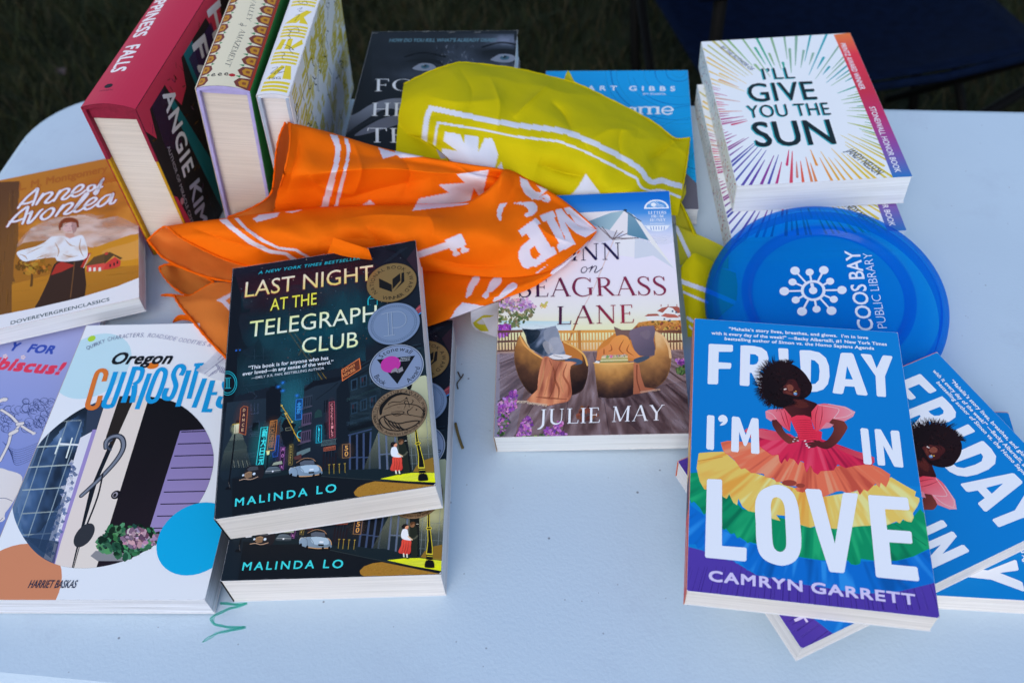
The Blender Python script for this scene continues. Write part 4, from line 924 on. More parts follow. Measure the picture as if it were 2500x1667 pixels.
    for x in (1165, 1195, 1225): a.line([(x, 935), (x+6, 1010), (x-6, 1085)], 7, C('#a03430'), smooth=3, alpha=.6, taper=(.2, 1, .6))
    a.batch(False)
    a.poly([(1135, 800), (1165, 790), (1195, 800), (1220, 870), (1255, 905), (1250, 925), (1180, 925), (1135, 910), (1120, 860)], C('#e8ecf8'), smooth=3); a.line([(1215, 880), (1270, 915)], 14, C('#e0b8a0'))
    a.ell((1180, 768), 20, 27, C('#c89078')); a.poly([(1118, 770), (1130, 742), (1165, 732), (1198, 745), (1180, 752), (1160, 770), (1155, 795), (1125, 795)], C('#15141a'), smooth=3); a.ell((1190, 786), 6, 4, C('#c83040'))
    for x in (1185, 1228): a.line([(x, 1098), (x+8, 1140)], 15, C('#e8d8d0')); a.line([(x-6, 1142), (x+24, 1145)], 12, C('#1a1418'))
    # lamp post
    a.poly([(1330, 0), (1395, 0), (1385, 40), (1368, 70), (1345, 70), (1325, 40)], C('#0c0f12')); yl = C('#c8c038'); bk = C('#0d1012')
    a.poly([(1425, 560), (1450, 560), (1480, 740), (1500, 800), (1545, 980), (1558, 1060), (1470, 1062), (1470, 900), (1452, 790), (1440, 740)], yl); a.poly([(1430, 560), (1445, 560), (1473, 740), (1492, 800), (1537, 980), (1548, 1052), (1480, 1054), (1478, 900), (1460, 790), (1448, 740)], bk)
    a.ell((1466, 750), 32, 18, yl); a.ell((1466, 750), 24, 11, bk)
    a.poly([(1478, 1062), (1556, 1060), (1568, 1130), (1480, 1134)], bk); a.line([(1480, 1068), (1554, 1064)], 7, yl); a.line([(1484, 1090), (1558, 1086)], 6, yl); a.line([(1484, 1134), (1566, 1130)], 6, yl)
    a.poly([(1486, 1140), (1570, 1136), (1598, 1200), (1588, 1222), (1490, 1230), (1470, 1205)], bk, smooth=3)
    # right-hand neon
    a.use(TA); a.poly([(1430, 560), (1480, 510), (1500, 560), (1440, 610)], C('#7a3a4c')); a.line([(1440, 600), (1500, 560)], 9, C('#1f80d0')); a.line([(1440, 560), (1490, 520)], 6, C('#b05860')); a.line([(1210, 470), (1150, 455), (1120, 480), (1118, 520)], 8, C('#1fa0b8'), smooth=4); a.line([(1130, 480), (1180, 475), (1180, 520)], 5, C('#1fa0b8'))
    a.line([(1250, 130), (1350, 150), (1440, 100)], 26, dk); a.poly([(1300, 110), (1445, 75), (1470, 330), (1440, 260), (1350, 190)], C('#111722'))
    a.batch()
    for i in range(7): a.line([(1225+i*18, 230-i*14), (1275+i*18, 215-i*14)], 6, C('#1e2838'))
    a.batch(False)
    a.poly([(1440, 130), (1465, 300), (1448, 300), (1380, 210), (1410, 170)], C('#2a1e2c'))
    # cathay house
    p = [(938, 965), (1058, 887), (1067, 958), (943, 1038)]; a.poly(p, C('#5a2e22')); a.line(p, 6, C('#c06c40'), closed=True)
    a.text('CATHAY', (950, 984), (1034, 936), (949, 964), C('#e08858'), .012); a.text('HOUSE', (953, 1014), (1034, 966), (951, 994), C('#e08858'), .012)
    # small imprint in neon on the left edge
    cc = C('#1c98b4')
    for r in (63, 52): a.line([(158+r*math.cos(t), 1055+r*1.28*math.sin(t)) for t in np.linspace(0, 6.28, 37)[:-1]], 5, cc, closed=True)
    for x in (150, 160, 170): a.line([(x, 1025), (x, 1085)], 4, cc)
    a.line([(142, 1022), (180, 1018)], 5, cc); a.line([(142, 1090), (180, 1088)], 5, cc)
    # lettering, each line with its soft neon halo
    def neon(s, bl, br, top, col, c2, halo, b=-.002, sp=1.0):
        a.text(s, (bl[0]-3, bl[1]+4), (br[0]+1, br[1]+4), (top[0]-3, top[1]+4), halo, .016, spacing=sp, alpha=.35)
        a.text(s, bl, br, top, col, b, spacing=sp, grad=(bl, top, c2))
    a.text('A NEW YORK TIMES BESTSELLER', (368, 311), (1062, 211), (372, 291), C('#22a0c0'), .018, .22, 1.15)
    neon('LAST NIGHT', (275, 469), (1152, 350), (279, 364), C('#f4c070'), C('#f0d4d0'), C('#8a3a50'))
    neon('AT THE', (449, 561), (766, 516), (456, 478), C('#f0e060'), C('#f0d048'), C('#705018'), 0)
    neon('TELEGRAPH', (303, 742), (1178, 628), (300, 633), C('#f4f4d8'), C('#f0ec98'), C('#3a6a60'))
    neon('CLUB', (664, 852), (1048, 805), (660, 748), C('#f4f0b0'), C('#f0f4dc'), C('#2a7a88'))
    w = C('#d8e0f4')
    a.text('“This book is for anyone who has', (300, 963), (846, 893), (302, 938), w, .012); a.text('ever loved—in any sense of the word.”', (261, 1004), (880, 921), (263, 979), w, .012); a.text('—EMILY X.R. PAN, BESTSELLING AUTHOR', (321, 1029), (818, 960), (322, 1012), C('#b8c8e0'), .002)
    a.use(T4); a.text('MALINDA', (345, 1555), (1158, 1432), (352, 1466), C('#38cce0'), .016, spacing=1.35); a.text('LO', (1262, 1417), (1482, 1390), (1266, 1326), C('#38cce0'), .016, spacing=1.35)
FOIL = ink_mat('printed_foil', 0.34, False); FOIL.node_tree.nodes['Principled BSDF'].inputs['Metallic'].default_value = 0.55; FOIL.node_tree.nodes['Principled BSDF'].inputs['Specular IOR Level'].default_value = 0.5
def add_seals(root, M, t):
    cover = [c for c in root.children if c.name.startswith('front_cover')][0]
    rd = cover_reader(M, t+COVER_TOP[0]+2e-5); TA = crop(500, 560, 2.8); T5 = crop(740, 940, 5.2278)
    def seal(name, c, e, base, draw, rim):
        a = Art(rd, .00031); a.use(TA); o = a.P([c])[0]; r = float(np.linalg.norm(a.P([e])[0]-o)); a.z = .00001
        ring = lambda rr, col, n=56: a.poly([(o[0]+rr*math.cos(q), o[1]+rr*math.sin(q)) for q in np.linspace(0, 2*math.pi, n+1)[:-1]], col, local=True)
        ring(r, rim); ring(r*.985, base); draw(a, o, r)
        ob = art_object(name, a, Matrix.Translation((0, 0, t+COVER_TOP[0]+2e-5)), cover); ob.data.materials[0] = FOIL
        return ob
    K = C('#16130f')
    def gold(a, o, r):
        a.arc_text('NATIONAL BOOK AWARD', o, r*.70, 84, r*.17, K, spread=1.06); a.arc_text('WINNER', o, r*.88, 272, r*.17, K, flip=True, spread=1.0)
        a.poly([(1190, 335), (1278, 378), (1280, 428), (1193, 398)], K); a.poly([(1283, 340), (1335, 300), (1338, 350), (1283, 410)], K); a.poly([(1292, 425), (1342, 362), (1345, 300), (1362, 292), (1365, 355), (1330, 388)], K)
    def silver(a, o, r):
        d = C('#5c7396'); l = C('#a4b8d4')
        for rr in (.88, .80): a.line([(o[0]+r*rr*math.cos(q), o[1]+r*rr*math.sin(q)) for q in np.linspace(0, 6.28, 60)[:-1]], .0003, d, closed=True, local=True)
        a.batch()
        for q in np.linspace(0, 2*math.pi, 73)[:-1]: a.line([(o[0]+r*.83*math.cos(q), o[1]+r*.83*math.sin(q)), (o[0]+r*.87*math.cos(q), o[1]+r*.87*math.sin(q))], .0005, d, local=True, cap=False)
        a.batch(False)
        for dx, c in ((3, d), (0, l)):
            for p in ([(1250+dx, 570), (1258+dx, 725)], [(1208+dx, 582), (1250+dx, 570), (1330+dx, 562), (1372+dx, 590), (1372+dx, 640), (1335+dx, 668), (1285+dx, 672)], [(1276+dx, 570), (1284+dx, 722)], [(1225+dx, 730), (1300+dx, 720)]): a.line(p, 4.5, c, smooth=5)
    def stone(a, o, r):
        a.arc_text('Stonewall', o, r*.70, 90, r*.20, K, spread=1.0); a.arc_text('Book', o, r*.88, 218, r*.19, K, flip=True); a.arc_text('Award', o, r*.88, 322, r*.19, K, flip=True)
        a.line([(o[0]+r*.95*math.cos(q), o[1]+r*.95*math.sin(q)) for q in np.linspace(0, 6.28, 60)[:-1]], .0003, K, closed=True, local=True)
        a.poly([(1176, 890), (1438, 862), (1316, 1056)], C('#12141a')); a.ell((1270, 922), 62, 62, C('#cc3cb0')); w = C('#d8e0f0')
        for i, s in enumerate(('American', 'Library', 'Association')): a.text(s, (1338-4*i, 884+i*10), (1404-i*2, 876+i*10), (1338-4*i, 876+i*10), w, .01)
        a.poly([(1280, 960), (1305, 945), (1320, 955), (1350, 938), (1358, 965), (1325, 982), (1305, 975), (1270, 985)], C('#9a9aa8')); a.line([(1272, 985), (1300, 974), (1325, 984), (1358, 966)], 4, C('#16161c'), smooth=4); a.line([(1318, 955), (1325, 982)], 3, C('#16161c'))
    def fish(a, o, r):
        a.arc_text('YOUTH LITERATURE AWARD WINNER', o, r*.83, 86, r*.12, K, spread=1.06); a.arc_text('Asian/Pacific American Librarians Association', o, r*.94, 270, r*.11, K, flip=True, spread=1.0, bold=.004)
        a.use(T5); f = lambda p, w=8, tp=(.3, 1, .5): a.line(p, w*1.5, K, smooth=6, taper=tp)
        f([(990, 370), (1000, 290), (1060, 210), (1150, 140), (1260, 110), (1360, 130)], 26, (.6, 1.2, 1, .8, .3)); f([(1040, 310), (1120, 270), (1230, 240), (1330, 240), (1450, 260), (1520, 310), (1545, 370), (1520, 402), (1460, 400), (1390, 385)], 8)
        f([(1390, 385), (1250, 370), (1120, 375), (1040, 395), (985, 430), (975, 500), (1000, 560)], 9); f([(1410, 270), (1370, 310), (1335, 330), (1340, 370), (1380, 390)], 8); a.ell((1447, 313), 9, 9, K)
        f([(1100, 260), (1090, 240), (1150, 215), (1240, 215), (1300, 180)], 6); f([(1130, 350), (1200, 335), (1290, 345), (1230, 385), (1160, 385), (1130, 352)], 6); f([(1150, 365), (1240, 355)], 4)
        for i in range(5): f([(1030+i*45, 420+i*16), (1060+i*50, 480+i*18), (1130+i*52, 560+i*4)], 10)
        f([(1030, 400), (1100, 460), (1220, 490), (1330, 470), (1450, 455), (1480, 470), (1400, 530), (1250, 580), (1100, 570), (1010, 520), (970, 440)], 9, (1, 1, 1))
        f([(1290, 300), (1310, 250), (1290, 215), (1330, 200), (1350, 240), (1355, 285)], 6); f([(1360, 250), (1390, 230), (1405, 200), (1390, 190)], 6); f([(1305, 180), (1320, 160), (1330, 185)], 9)
        a.batch(); rg = random.Random(3)
        for i in range(46): x = rg.uniform(1010, 1330); y = rg.uniform(275, 360)-(x-1010)*.08+14; a.line([(x, y), (x+14, y+5)], 4, K, taper=(.2, 1, .2))
        a.batch(False)
        a.line([(o[0]+r*.80*math.cos(q), o[1]+r*.80*math.sin(q)) for q in np.linspace(R(20), R(200), 40)], .00025, K, local=True)
    tag(seal('award_seal', (1277, 362), (1449, 340), C('#8c7448'), gold, C('#5c4a2a')), 'gold seal with an open book')
    tag(seal('award_seal', (1292, 643), (1471, 620), C('#8098c0'), silver, C('#5c7090')), 'blank silver seal with an embossed letter P')
    tag(seal('award_seal', (1310, 938), (1496, 912), C('#8ca0c8'), stone, C('#c0ccdc')), 'silver seal with a black triangle and pink dot')
    tag(seal('award_seal', (1330, 1250), (1520, 1222), C('#8c7862'), fish, C('#4c3c30')), 'bronze seal with a fish')
def art_sun(a):
    SA = crop(1660, 60, 1.959); a.use(SA); rg = random.Random(11)
    a.poly([(-200, -100), (1500, -100), (1500, 1400), (-200, 1400)], C('#d6dff2'))
    o = a.P([(545, 408)])[0]; K = a.k/a.scale()
    stops = [(0, '#1f8a78'), (25, '#2a9a7c'), (55, '#1690a8'), (75, '#1496b0'), (95, '#2a9a90'), (112, '#3aa080'), (128, '#c8b050'), (142, '#d8b060'), (158, '#a878a0'), (172, '#b83468'), (200, '#b8245c'), (222, '#8a2a80'), (238, '#2a56b0'), (250, '#5a3aa0'), (262, '#b83070'), (272, '#d86048'), (285, '#d8a040'), (300, '#c8b838'), (318, '#b0b050'), (338, '#58a060'), (360, '#1f8a78')]
    def colat(d):
        for (d0, c0), (d1, c1) in zip(stops, stops[1:]):
            if d0 <= d <= d1: return mixc(C(c0), C(c1), (d-d0)/(d1-d0))
        return C('#1f8a78')
    a.batch(); W, H = a.W/2, a.H
    for i in range(112):
        d = (i*360/112+rg.uniform(-.8, .8)) % 360; t = R(d); u = np.array([math.cos(t), math.sin(t)])
        ra = 0.043+0.010*abs(math.sin(t))
        r0 = ra*rg.uniform(.95, 1.5); full = min(W/max(1e-6, abs(u[0])), ((H-o[1]) if u[1] > 0 else o[1])/max(1e-6, abs(u[1])))*1.02
        r1 = min(full, r0+rg.choice([.014, .02, .028, .04, .06, .2]))
        if i % 2 == 0: r1 = full
        else: r0 = max(r0, r1*rg.uniform(.45, .7))
        c0 = colat(d); c1 = colat((d+8) % 360) if rg.random() < .5 else mixc(c0, C('#3a68b8' if 180 < d < 260 else '#e0c060'), .3)
        p0, p1 = o+u*r0, o+u*r1
        V = (p0, (p0+p1)/2, p1); w = rg.uniform(.0017, .0025)
        a.line(V, w, c1, local=True, taper=(.25, .8, 1.15))
    a.batch(False)
    # prize strip on the right
    L = [(735, 50), (775, 140), (850, 320), (900, 440), (960, 585), (1022, 742)]; Rr = [(818, 40), (860, 140), (935, 318), (990, 440), (1055, 585), (1130, 742)]
    cols = ['#d0703c', '#c83048', '#b02a48', '#a82c68', '#7a48a0', '#1070c0']
    for i in range(5): a.poly([L[i], Rr[i], Rr[i+1], L[i+1]], C(cols[i]), grad=(L[i], L[i+1], C(cols[i+1])))
    w = C('#d8d8f0')
    a.text('PRINTZ AWARD WINNER', (766, 92), (862, 312), (788, 84), w, .012); a.text('STONEWALL HONOR BOOK', (905, 395), (1030, 708), (930, 388), w, .012)
    ink = C('#14242e'); cy = C('#2aa0b8')
    for dx, dy, c in ((-6, 3, cy), (0, 0, ink)):
        f = lambda s, x0, x1, y0, y1, h, b: a.text(s, (x0+dx, y0+dy), (x1+dx, y1+dy), (x0-4+dx, y0-h+dy), c, b, spacing=1.03)
        f('I’LL', 402, 553, 264, 258, 54, 0); f('GIVE', 336, 658, 370, 358, 88, .006); f('YOU THE', 330, 724, 447, 432, 60, 0); f('SUN', 367, 748, 584, 570, 118, .010)
    a.text('JANDY NELSON', (790, 606), (942, 722), (812, 580), C('#3a4658'), .008, shear=.1)
    a.text('BY THE AUTHOR OF', (190, 112), (338, 222), (202, 98), C('#5a6a98'), .012)
def spine_sun(s, h, t):
    rg = random.Random(4); s.batch()
    for i in range(230):
        y, z = rg.uniform(0, h), rg.uniform(.001, t-.001); u = y/h
        c = C(rg.choice(['#8aa8c0', '#7898a8', '#a0b8c8', '#5a8090'])) if u > .55 and rg.random() < .75 else C(rg.choice(['#c03868', '#a8a040', '#c88838', '#3a7a70', '#7a3a90', '#b85030']))
        a0 = rg.uniform(0, 3.14); l = rg.uniform(.001, .0035); s.line([(y, z), (y+l*math.cos(a0), z+l*math.sin(a0))], rg.uniform(.0006, .0012), c, local=True, alpha=.8)
    s.batch(False)
def art_seagrass(a):
    GA = crop(1180, 440, 2.2393); G2 = crop(1180, 680, 3.7327); Y5 = crop(900, 140, 2.3756); a.use(GA)
    bands = [(20, '#0a50b4'), (120, '#1168cc'), (190, '#3f86d8'), (250, '#8eb0e4'), (310, '#bcc8ec'), (420, '#ced2f0'), (600, '#d6d2ea'), (720, '#e2d6de'), (790, '#ecd6c4'), (840, '#f0d8b0'), (940, '#caa888')]
    for (y0, c0), (y1, c1) in zip(bands, bands[1:]): a.poly([(-80, y0+18), (1260, y0-16), (1260, y1-16), (-80, y1+18)], C(c0), grad=((500, y0), (500, y1), C(c1)))
    for q in ((330, 150, 160, 24), (480, 235, 140, 26), (900, 330, 220, 40), (250, 300, 200, 50)): a.glow(q[:2], q[2], q[3], C('#d4dcf4'), .5)
    # umbrella
    a.use(Y5); wh = C('#ccd2e6'); tl = C('#6a93b4')
    a.poly([(1180, 905), (1300, 898), (1480, 888), (1400, 905), (1270, 955), (1200, 985)], wh); a.poly([(1270, 953), (1405, 902), (1482, 890), (1397, 1003), (1310, 975)], tl, grad=((1300, 940), (1450, 960), C('#8fb0c8')))
    a.poly([(1482, 890), (1504, 900), (1502, 1030), (1470, 1022), (1397, 1003)], wh); a.poly([(1504, 896), (1530, 910), (1625, 1062), (1500, 1030)], tl, grad=((1510, 900), (1600, 1050), C('#4a7a9c'))); a.poly([(1528, 908), (1580, 955), (1775, 1228), (1640, 1080)], C('#d8d6e4'))
    a.poly([(1310, 978), (1397, 1003), (1470, 1022), (1415, 1058), (1340, 1075), (1260, 1040)], C('#b4bcd6')); a.poly([(1415, 1058), (1500, 1030), (1545, 1045), (1540, 1160), (1455, 1150)], C('#d2d6ea')); a.poly([(1545, 1045), (1640, 1080), (1775, 1228), (1650, 1150), (1542, 1168)], C('#b8c6e0'))
    a.batch(); br = C('#6c6470')
    for p in ([(1415, 1058), (1330, 980)], [(1415, 1058), (1355, 985)], [(1415, 1058), (1440, 1005)], [(1415, 1058), (1475, 1010)], [(1415, 1058), (1500, 1022)], [(1415, 1058), (1565, 1048)], [(1395, 1045), (1480, 1050), (1565, 1048)]): a.line(p, 6, br, alpha=.85)
    a.line([(1480, 888), (1560, 940), (1580, 952)], 7, C('#3c5878')); a.ell((1488, 888), 11, 9, C('#28405c'))
    a.batch(False)
    a.use(GA); a.line([(712, 330), (600, 600), (520, 745)], 6, C('#c4b8c4')); a.line([(520, 745), (490, 825), (462, 890)], 9, C('#9a6848'))
    # series mark
    w = C('#cfdcf4'); t = np.linspace(0, math.pi, 24)
    a.poly([(947+68*math.cos(q), 155-48*math.sin(q)) for q in t]+[(880, 158)], w); a.poly([(947+56*math.cos(q), 150-36*math.sin(q)) for q in t], C('#4f8fd8'))
    a.batch(); a.ell((930, 134), 15, 15, w)
    for q in np.linspace(.2, 2.9, 8): a.line([(930+19*math.cos(q), 134-17*math.sin(q)), (930+29*math.cos(q), 134-27*math.sin(q))], 3, w)
    for y in (148, 140): a.line([(930, y), (955, y-6), (985, y)], 3, w, smooth=4)
    a.batch(False)
    for i, (s, x0, x1) in enumerate((('LETTERS', 902, 1000), ('FROM', 918, 985), ('HONEY', 912, 998))): serif_text(a, s, (x0, 186+i*20), (x1, 184+i*20), (x0, 171+i*20), w, weight=1.5)
    a.batch(); a.line([(912, 238), (990, 237)], 3, w); a.line([(882, 250), (1020, 248)], 4, w); a.batch(False)
    a.poly([(890, 252)]+[(952+62*math.cos(q), 250+30*math.sin(q)) for q in t[::-1]][::-1], w)
    for i in range(6): a.line([(915+i*15, 255), (918+i*14, 272)], 3.5, C('#2f6cc0'))
    # sea, headland, house
    a.poly([(90, 768), (480, 772), (480, 826), (90, 822)], C('#a8cfe4'), grad=((300, 770), (300, 825), C('#d8e2ec')), alpha=.95)
    a.batch()
    for i in range(12): x = 110+i*28; a.line([(x, 790+i % 5*6), (x+50, 789+i % 5*6)], 2.5, C('#e8f0f8'), alpha=.6)
    a.batch(False)
    a.poly([(815, 815), (850, 778), (930, 765), (1000, 770), (1060, 762), (1150, 770), (1150, 840), (815, 830)], C('#c48a44'), grad=((900, 760), (900, 830), C('#8a6040'))); scatter(a, [(830, 800), (930, 768), (1130, 772), (1130, 820), (840, 825)], 90, 6, [C('#a87838'), C('#6c5a34'), C('#d8a058'), C('#8a4a3c')], .8, seed=2)
    hw = C('#dcd8e4'); rf = C('#96544c')
    a.poly([(885, 745), (960, 738), (955, 700), (1010, 690), (1065, 688), (1110, 715), (1115, 765), (900, 768)], hw); a.poly([(880, 745), (900, 732), (950, 730), (965, 742)], rf); a.poly([(950, 715), (975, 698), (1015, 690), (980, 725)], rf); a.poly([(1005, 692), (1060, 690), (1118, 722), (1060, 728), (1035, 700)], rf); a.poly([(970, 742), (995, 728), (1050, 735), (1075, 752), (1010, 752)], C('#a86058')); a.poly([(1060, 738), (1118, 730), (1120, 742), (1075, 748)], rf)
    a.batch()
    for x, y in ((1030, 712), (1050, 718), (985, 755), (1015, 762), (1090, 755)): a.poly([(x, y), (x+9, y-1), (x+9, y+9), (x, y+10)], C('#4a5a78'))
    for x in (972, 1010, 1058): a.line([(x, 690), (x, 680)], 4, rf)
    a.batch(False)
    # foliage on the left
    scatter(a, [(80, 640), (180, 650), (285, 690), (270, 740), (200, 800), (85, 800)], 190, 6, [C('#5c6c4c'), C('#3f5a3c'), C('#8a8a6a'), C('#6c7a58')], .85, seed=5); scatter(a, [(95, 625), (230, 640), (295, 690), (180, 720), (85, 690)], 110, 6, [C('#b49ad0'), C('#c8b0dc'), C('#9a7cc0')], .85, seed=6); scatter(a, [(80, 790), (150, 790), (140, 850), (85, 860)], 70, 7, [C('#9a50c0'), C('#b470d4'), C('#7838a0')], .9, seed=7); scatter(a, [(310, 675), (350, 670), (350, 700), (315, 700)], 14, 5, [C('#d0b870')], .7, seed=8)
    # railing
    for x0, x1, c0, c1 in ((60, 215, '#4a3844', '#6a4a3c'), (400, 760, '#c08a48', '#c89850'), (930, 1160, '#7c5440', '#3a2830')):
        a.poly([(x0, 822), (x1, 818), (x1, 832), (x0, 836)], C(c0), grad=((x0, 820), (x1, 820), C(c1))); a.poly([(x0, 878), (x1, 873), (x1, 884), (x0, 889)], C(c0), grad=((x0, 880), (x1, 880), C(c1))); a.poly([(x0, 930), (x1, 925), (x1, 934), (x0, 939)], C(c0), grad=((x0, 930), (x1, 930), C(c1)))
        a.batch(); n = int((x1-x0)/17)
        for i in range(n): x = x0+8+i*17; c = mixc(C(c0), C(c1), i/n); a.line([(x, 834), (x+1, 876)], 6, c, cap=False); a.line([(x, 888), (x+1, 928)], 6, c, cap=False)
        a.batch(False)
    a.line([(524, 822), (528, 940)], 17, C('#a8743c'), cap=False)
    # boards
    a.poly([(40, 940), (1200, 926), (1200, 1600), (40, 1600)], C('#8f7f86'), grad=((560, 930), (640, 1400), C('#46343c')))
    a.poly([(40, 950), (260, 950), (170, 1420), (40, 1430)], C('#8c9ac0'), grad=((60, 1100), (240, 1000), C('#8a7a8a')), alpha=.6); a.poly([(620, 1180), (1200, 1080), (1200, 1420), (900, 1420)], C('#38303e'), alpha=.55)
    a.batch(); rg = random.Random(9)
    for i in range(40):
        x, y = rg.uniform(60, 1140), rg.uniform(950, 1400); f = (x-600)/460*(y-850)/500; a.line([(x, y), (x+rg.uniform(20, 60)*f*1.1, y+rg.uniform(20, 60))], rg.uniform(2, 5), C(rg.choice(['#6a565c', '#9a8a94', '#3c2c34', '#5a444a', '#a89cac'])), alpha=.35, taper=(.2, 1, .2))
    a.batch(False); a.batch()
    for p in ([(600, 940), (655, 1180), (690, 1400)], [(760, 1150), (850, 1230), (950, 1390)], [(465, 1180), (450, 1300), (430, 1400)], [(280, 1220), (170, 1400)], [(1010, 1040), (1130, 1130)], [(950, 1130), (1130, 1290)], [(90, 1000), (180, 970)], [(85, 1090), (190, 1030)], [(80, 1210), (230, 1120)]): a.line(p, 5, C('#20181e'), smooth=4)
    a.batch(False)
    paint(a, [(90, 945), (1180, 930), (1180, 1420), (90, 1430)], 4.5, lambda X, Y: np.concatenate([ramp(fbm((X-600)/(Y-780)*16, Y*.012, 4)*1.3-.15, C('#2c222c'), C('#5a4852'), C('#8a7c8c'), C('#a8a2bc')), np.full(X.shape+(1,), .45)], -1))
    a.use(G2); wk = lambda X, Y: .5+.5*np.sin(X*.75+np.floor(Y/9)*3.14)*np.sin(Y*.35)
    wick = lambda x0, x1, y0, y1, c, seed: (lambda X, Y: ramp(1-(Y-y0)/(y1-y0)*1.05+.22*(fbm(X*.02, Y*.02, seed)-.5)-.55*np.abs((X-x0)/(x1-x0)-.45)**2*2+.16*(wk(X, Y)-.5), *c))
    b1 = [(335, 520), (300, 590), (282, 680), (288, 780), (320, 890), (375, 990), (440, 1055), (560, 1075), (800, 1065), (900, 1020), (940, 930), (957, 830), (950, 750), (915, 690), (840, 630), (740, 575), (700, 600), (760, 700), (560, 740), (430, 650), (370, 560)]
    a.poly(b1, C('#7c5a3c'), grad=((500, 560), (620, 1060), C('#2c1f20')), smooth=3); paint(a, b1, 4.5, wick(280, 960, 540, 1080, (C('#1c1416'), C('#4c342a'), C('#94693c'), C('#c49458')), 3))
    a.poly([(725, 575), (800, 600), (880, 660), (905, 730), (880, 770), (780, 740), (740, 690)], C('#a86c34'), smooth=3); a.line([(335, 525), (372, 600), (440, 665), (540, 730)], 16, C('#d09c5c'), smooth=6); a.line([(735, 578), (840, 632), (918, 700), (948, 790)], 16, C('#d8a462'), smooth=6)
    a.poly([(740, 740), (830, 725), (898, 750), (890, 780), (800, 785)], C('#3a5272'), smooth=3)
    cu = [(352, 458), (450, 465), (560, 455), (660, 432), (690, 520), (750, 685), (700, 705), (590, 712), (540, 705), (430, 640), (400, 590), (385, 520)]
    a.poly(cu, C('#1f3348'), grad=((420, 600), (700, 500), C('#7284a4')))
    paint(a, cu, 5, lambda X, Y: ramp(.2+.55*((X-400)/330)+.8*(fbm(X*.016+Y*.01, Y*.012, 2)-.5), C('#16202e'), C('#2a3c54'), C('#7484a4'), C('#b4bed6')))
    for p, c, al in (([(560, 470), (660, 440), (700, 560), (640, 600), (560, 560)], '#93a2c0', .6), ([(600, 560), (690, 540), (735, 660), (620, 680)], '#b8c2da', .45), ([(400, 480), (520, 480), (480, 560), (420, 590)], '#182838', .6), ([(540, 600), (580, 570), (640, 640), (590, 690)], '#c4cce0', .35)): a.poly(p, C(c), alpha=al, smooth=4)
    a.poly([(590, 712), (640, 690), (745, 692), (810, 710), (760, 735), (650, 742)], C('#c8cede')); a.line([(600, 735), (700, 745), (760, 738)], 8, C('#4c4858')); a.line([(640, 700), (725, 722)], 5, C('#5a5a6a'))
    th = [(545, 722), (590, 712), (620, 735), (700, 755), (790, 755), (850, 770), (800, 800), (790, 860), (800, 960), (805, 1060), (770, 1120), (680, 1140), (590, 1160), (480, 1140), (395, 1120), (440, 1060), (490, 1010), (500, 900), (520, 800)]
    a.poly(th, C('#b27258'), grad=((600, 740), (620, 1150), C('#8c5444')), smooth=4); paint(a, th, 5, lambda X, Y: ramp(fbm((X+(Y-900)*.15)*.022, Y*.004, 5)*1.5-.25, C('#7c4438'), C('#b07058'), C('#cc9270')))
    for p, c in (([(600, 740), (650, 860), (640, 1000), (600, 1090)], '#8a4c38'), ([(690, 780), (650, 900), (690, 1010), (680, 1100)], '#8a4c38'), ([(760, 780), (730, 880), (780, 980), (770, 1080)], '#944f3a'), ([(560, 760), (540, 900), (500, 1040)], '#d89a74'), ([(720, 800), (700, 920), (730, 1040)], '#d89a74'), ([(640, 760), (600, 900), (560, 1060)], '#d08e68'), ([(480, 1080), (600, 1090), (760, 1100)], '#8c4c38')): a.line(p, 20, C(c), smooth=7, alpha=.5, taper=(.2, 1, .3))
    a.batch(); rg = random.Random(4)
    for i in range(40): x = 290+i*7.5; y = 1110+(i*0.9 if i > 16 else 5); a.line([(x, y), (x-14+rg.uniform(-5, 5), y+18+rg.uniform(-6, 6))], 4, C('#d8c4b8'), alpha=.8)
    a.batch(False)
    b2 = [(1560, 480), (1640, 530), (1695, 620), (1712, 720), (1700, 830), (1660, 920), (1590, 985), (1500, 1005), (1380, 960), (1360, 800), (1420, 740), (1540, 710), (1570, 640)]
    a.poly([(1035, 700), (1040, 640), (1090, 580), (1200, 500), (1300, 470), (1560, 480), (1560, 700), (1400, 750), (1200, 760)], C('#b8783a')); a.poly(b2, C('#b08a5c'), grad=((1520, 560), (1480, 1000), C('#4c3428')), smooth=3); paint(a, b2, 4.5, wick(1340, 1740, 540, 1020, (C('#3c2a26'), C('#7c5a3c'), C('#b08450'), C('#d0b084')), 6)); a.line([(1570, 492), (1640, 535), (1690, 625), (1705, 720)], 20, C('#d4b088'), smooth=6)
    a.poly([(1190, 440), (1260, 470), (1360, 470), (1400, 560), (1280, 560), (1210, 520)], C('#6a5656')); a.poly([(1340, 470), (1555, 430), (1552, 560), (1560, 700), (1430, 705), (1380, 660), (1345, 560)], C('#6a6078'), grad=((1400, 500), (1540, 660), C('#4c4a62')), smooth=2); a.poly([(1420, 500), (1520, 470), (1500, 560)], C('#8a8098'), alpha=.4, smooth=3)
    a.poly([(1030, 740), (1040, 690), (1060, 650), (1140, 600), (1190, 540), (1260, 515), (1320, 540), (1350, 620), (1400, 680), (1430, 715), (1380, 730), (1200, 720), (1060, 745)], C('#d88f4e'), grad=((1250, 520), (1150, 740), C('#c0784a')), smooth=4)
    for p in ([(1160, 600), (1170, 650), (1140, 665)], [(1280, 560), (1240, 640), (1280, 690)], [(1330, 600), (1310, 660), (1370, 705)], [(1100, 640), (1100, 700)]): a.line(p, 14, C('#a05a30'), smooth=5, alpha=.6, taper=(.2, 1, .2))
    a.poly([(1370, 740), (1450, 712), (1520, 715), (1470, 750), (1400, 770)], C('#3c4c64'), smooth=3)
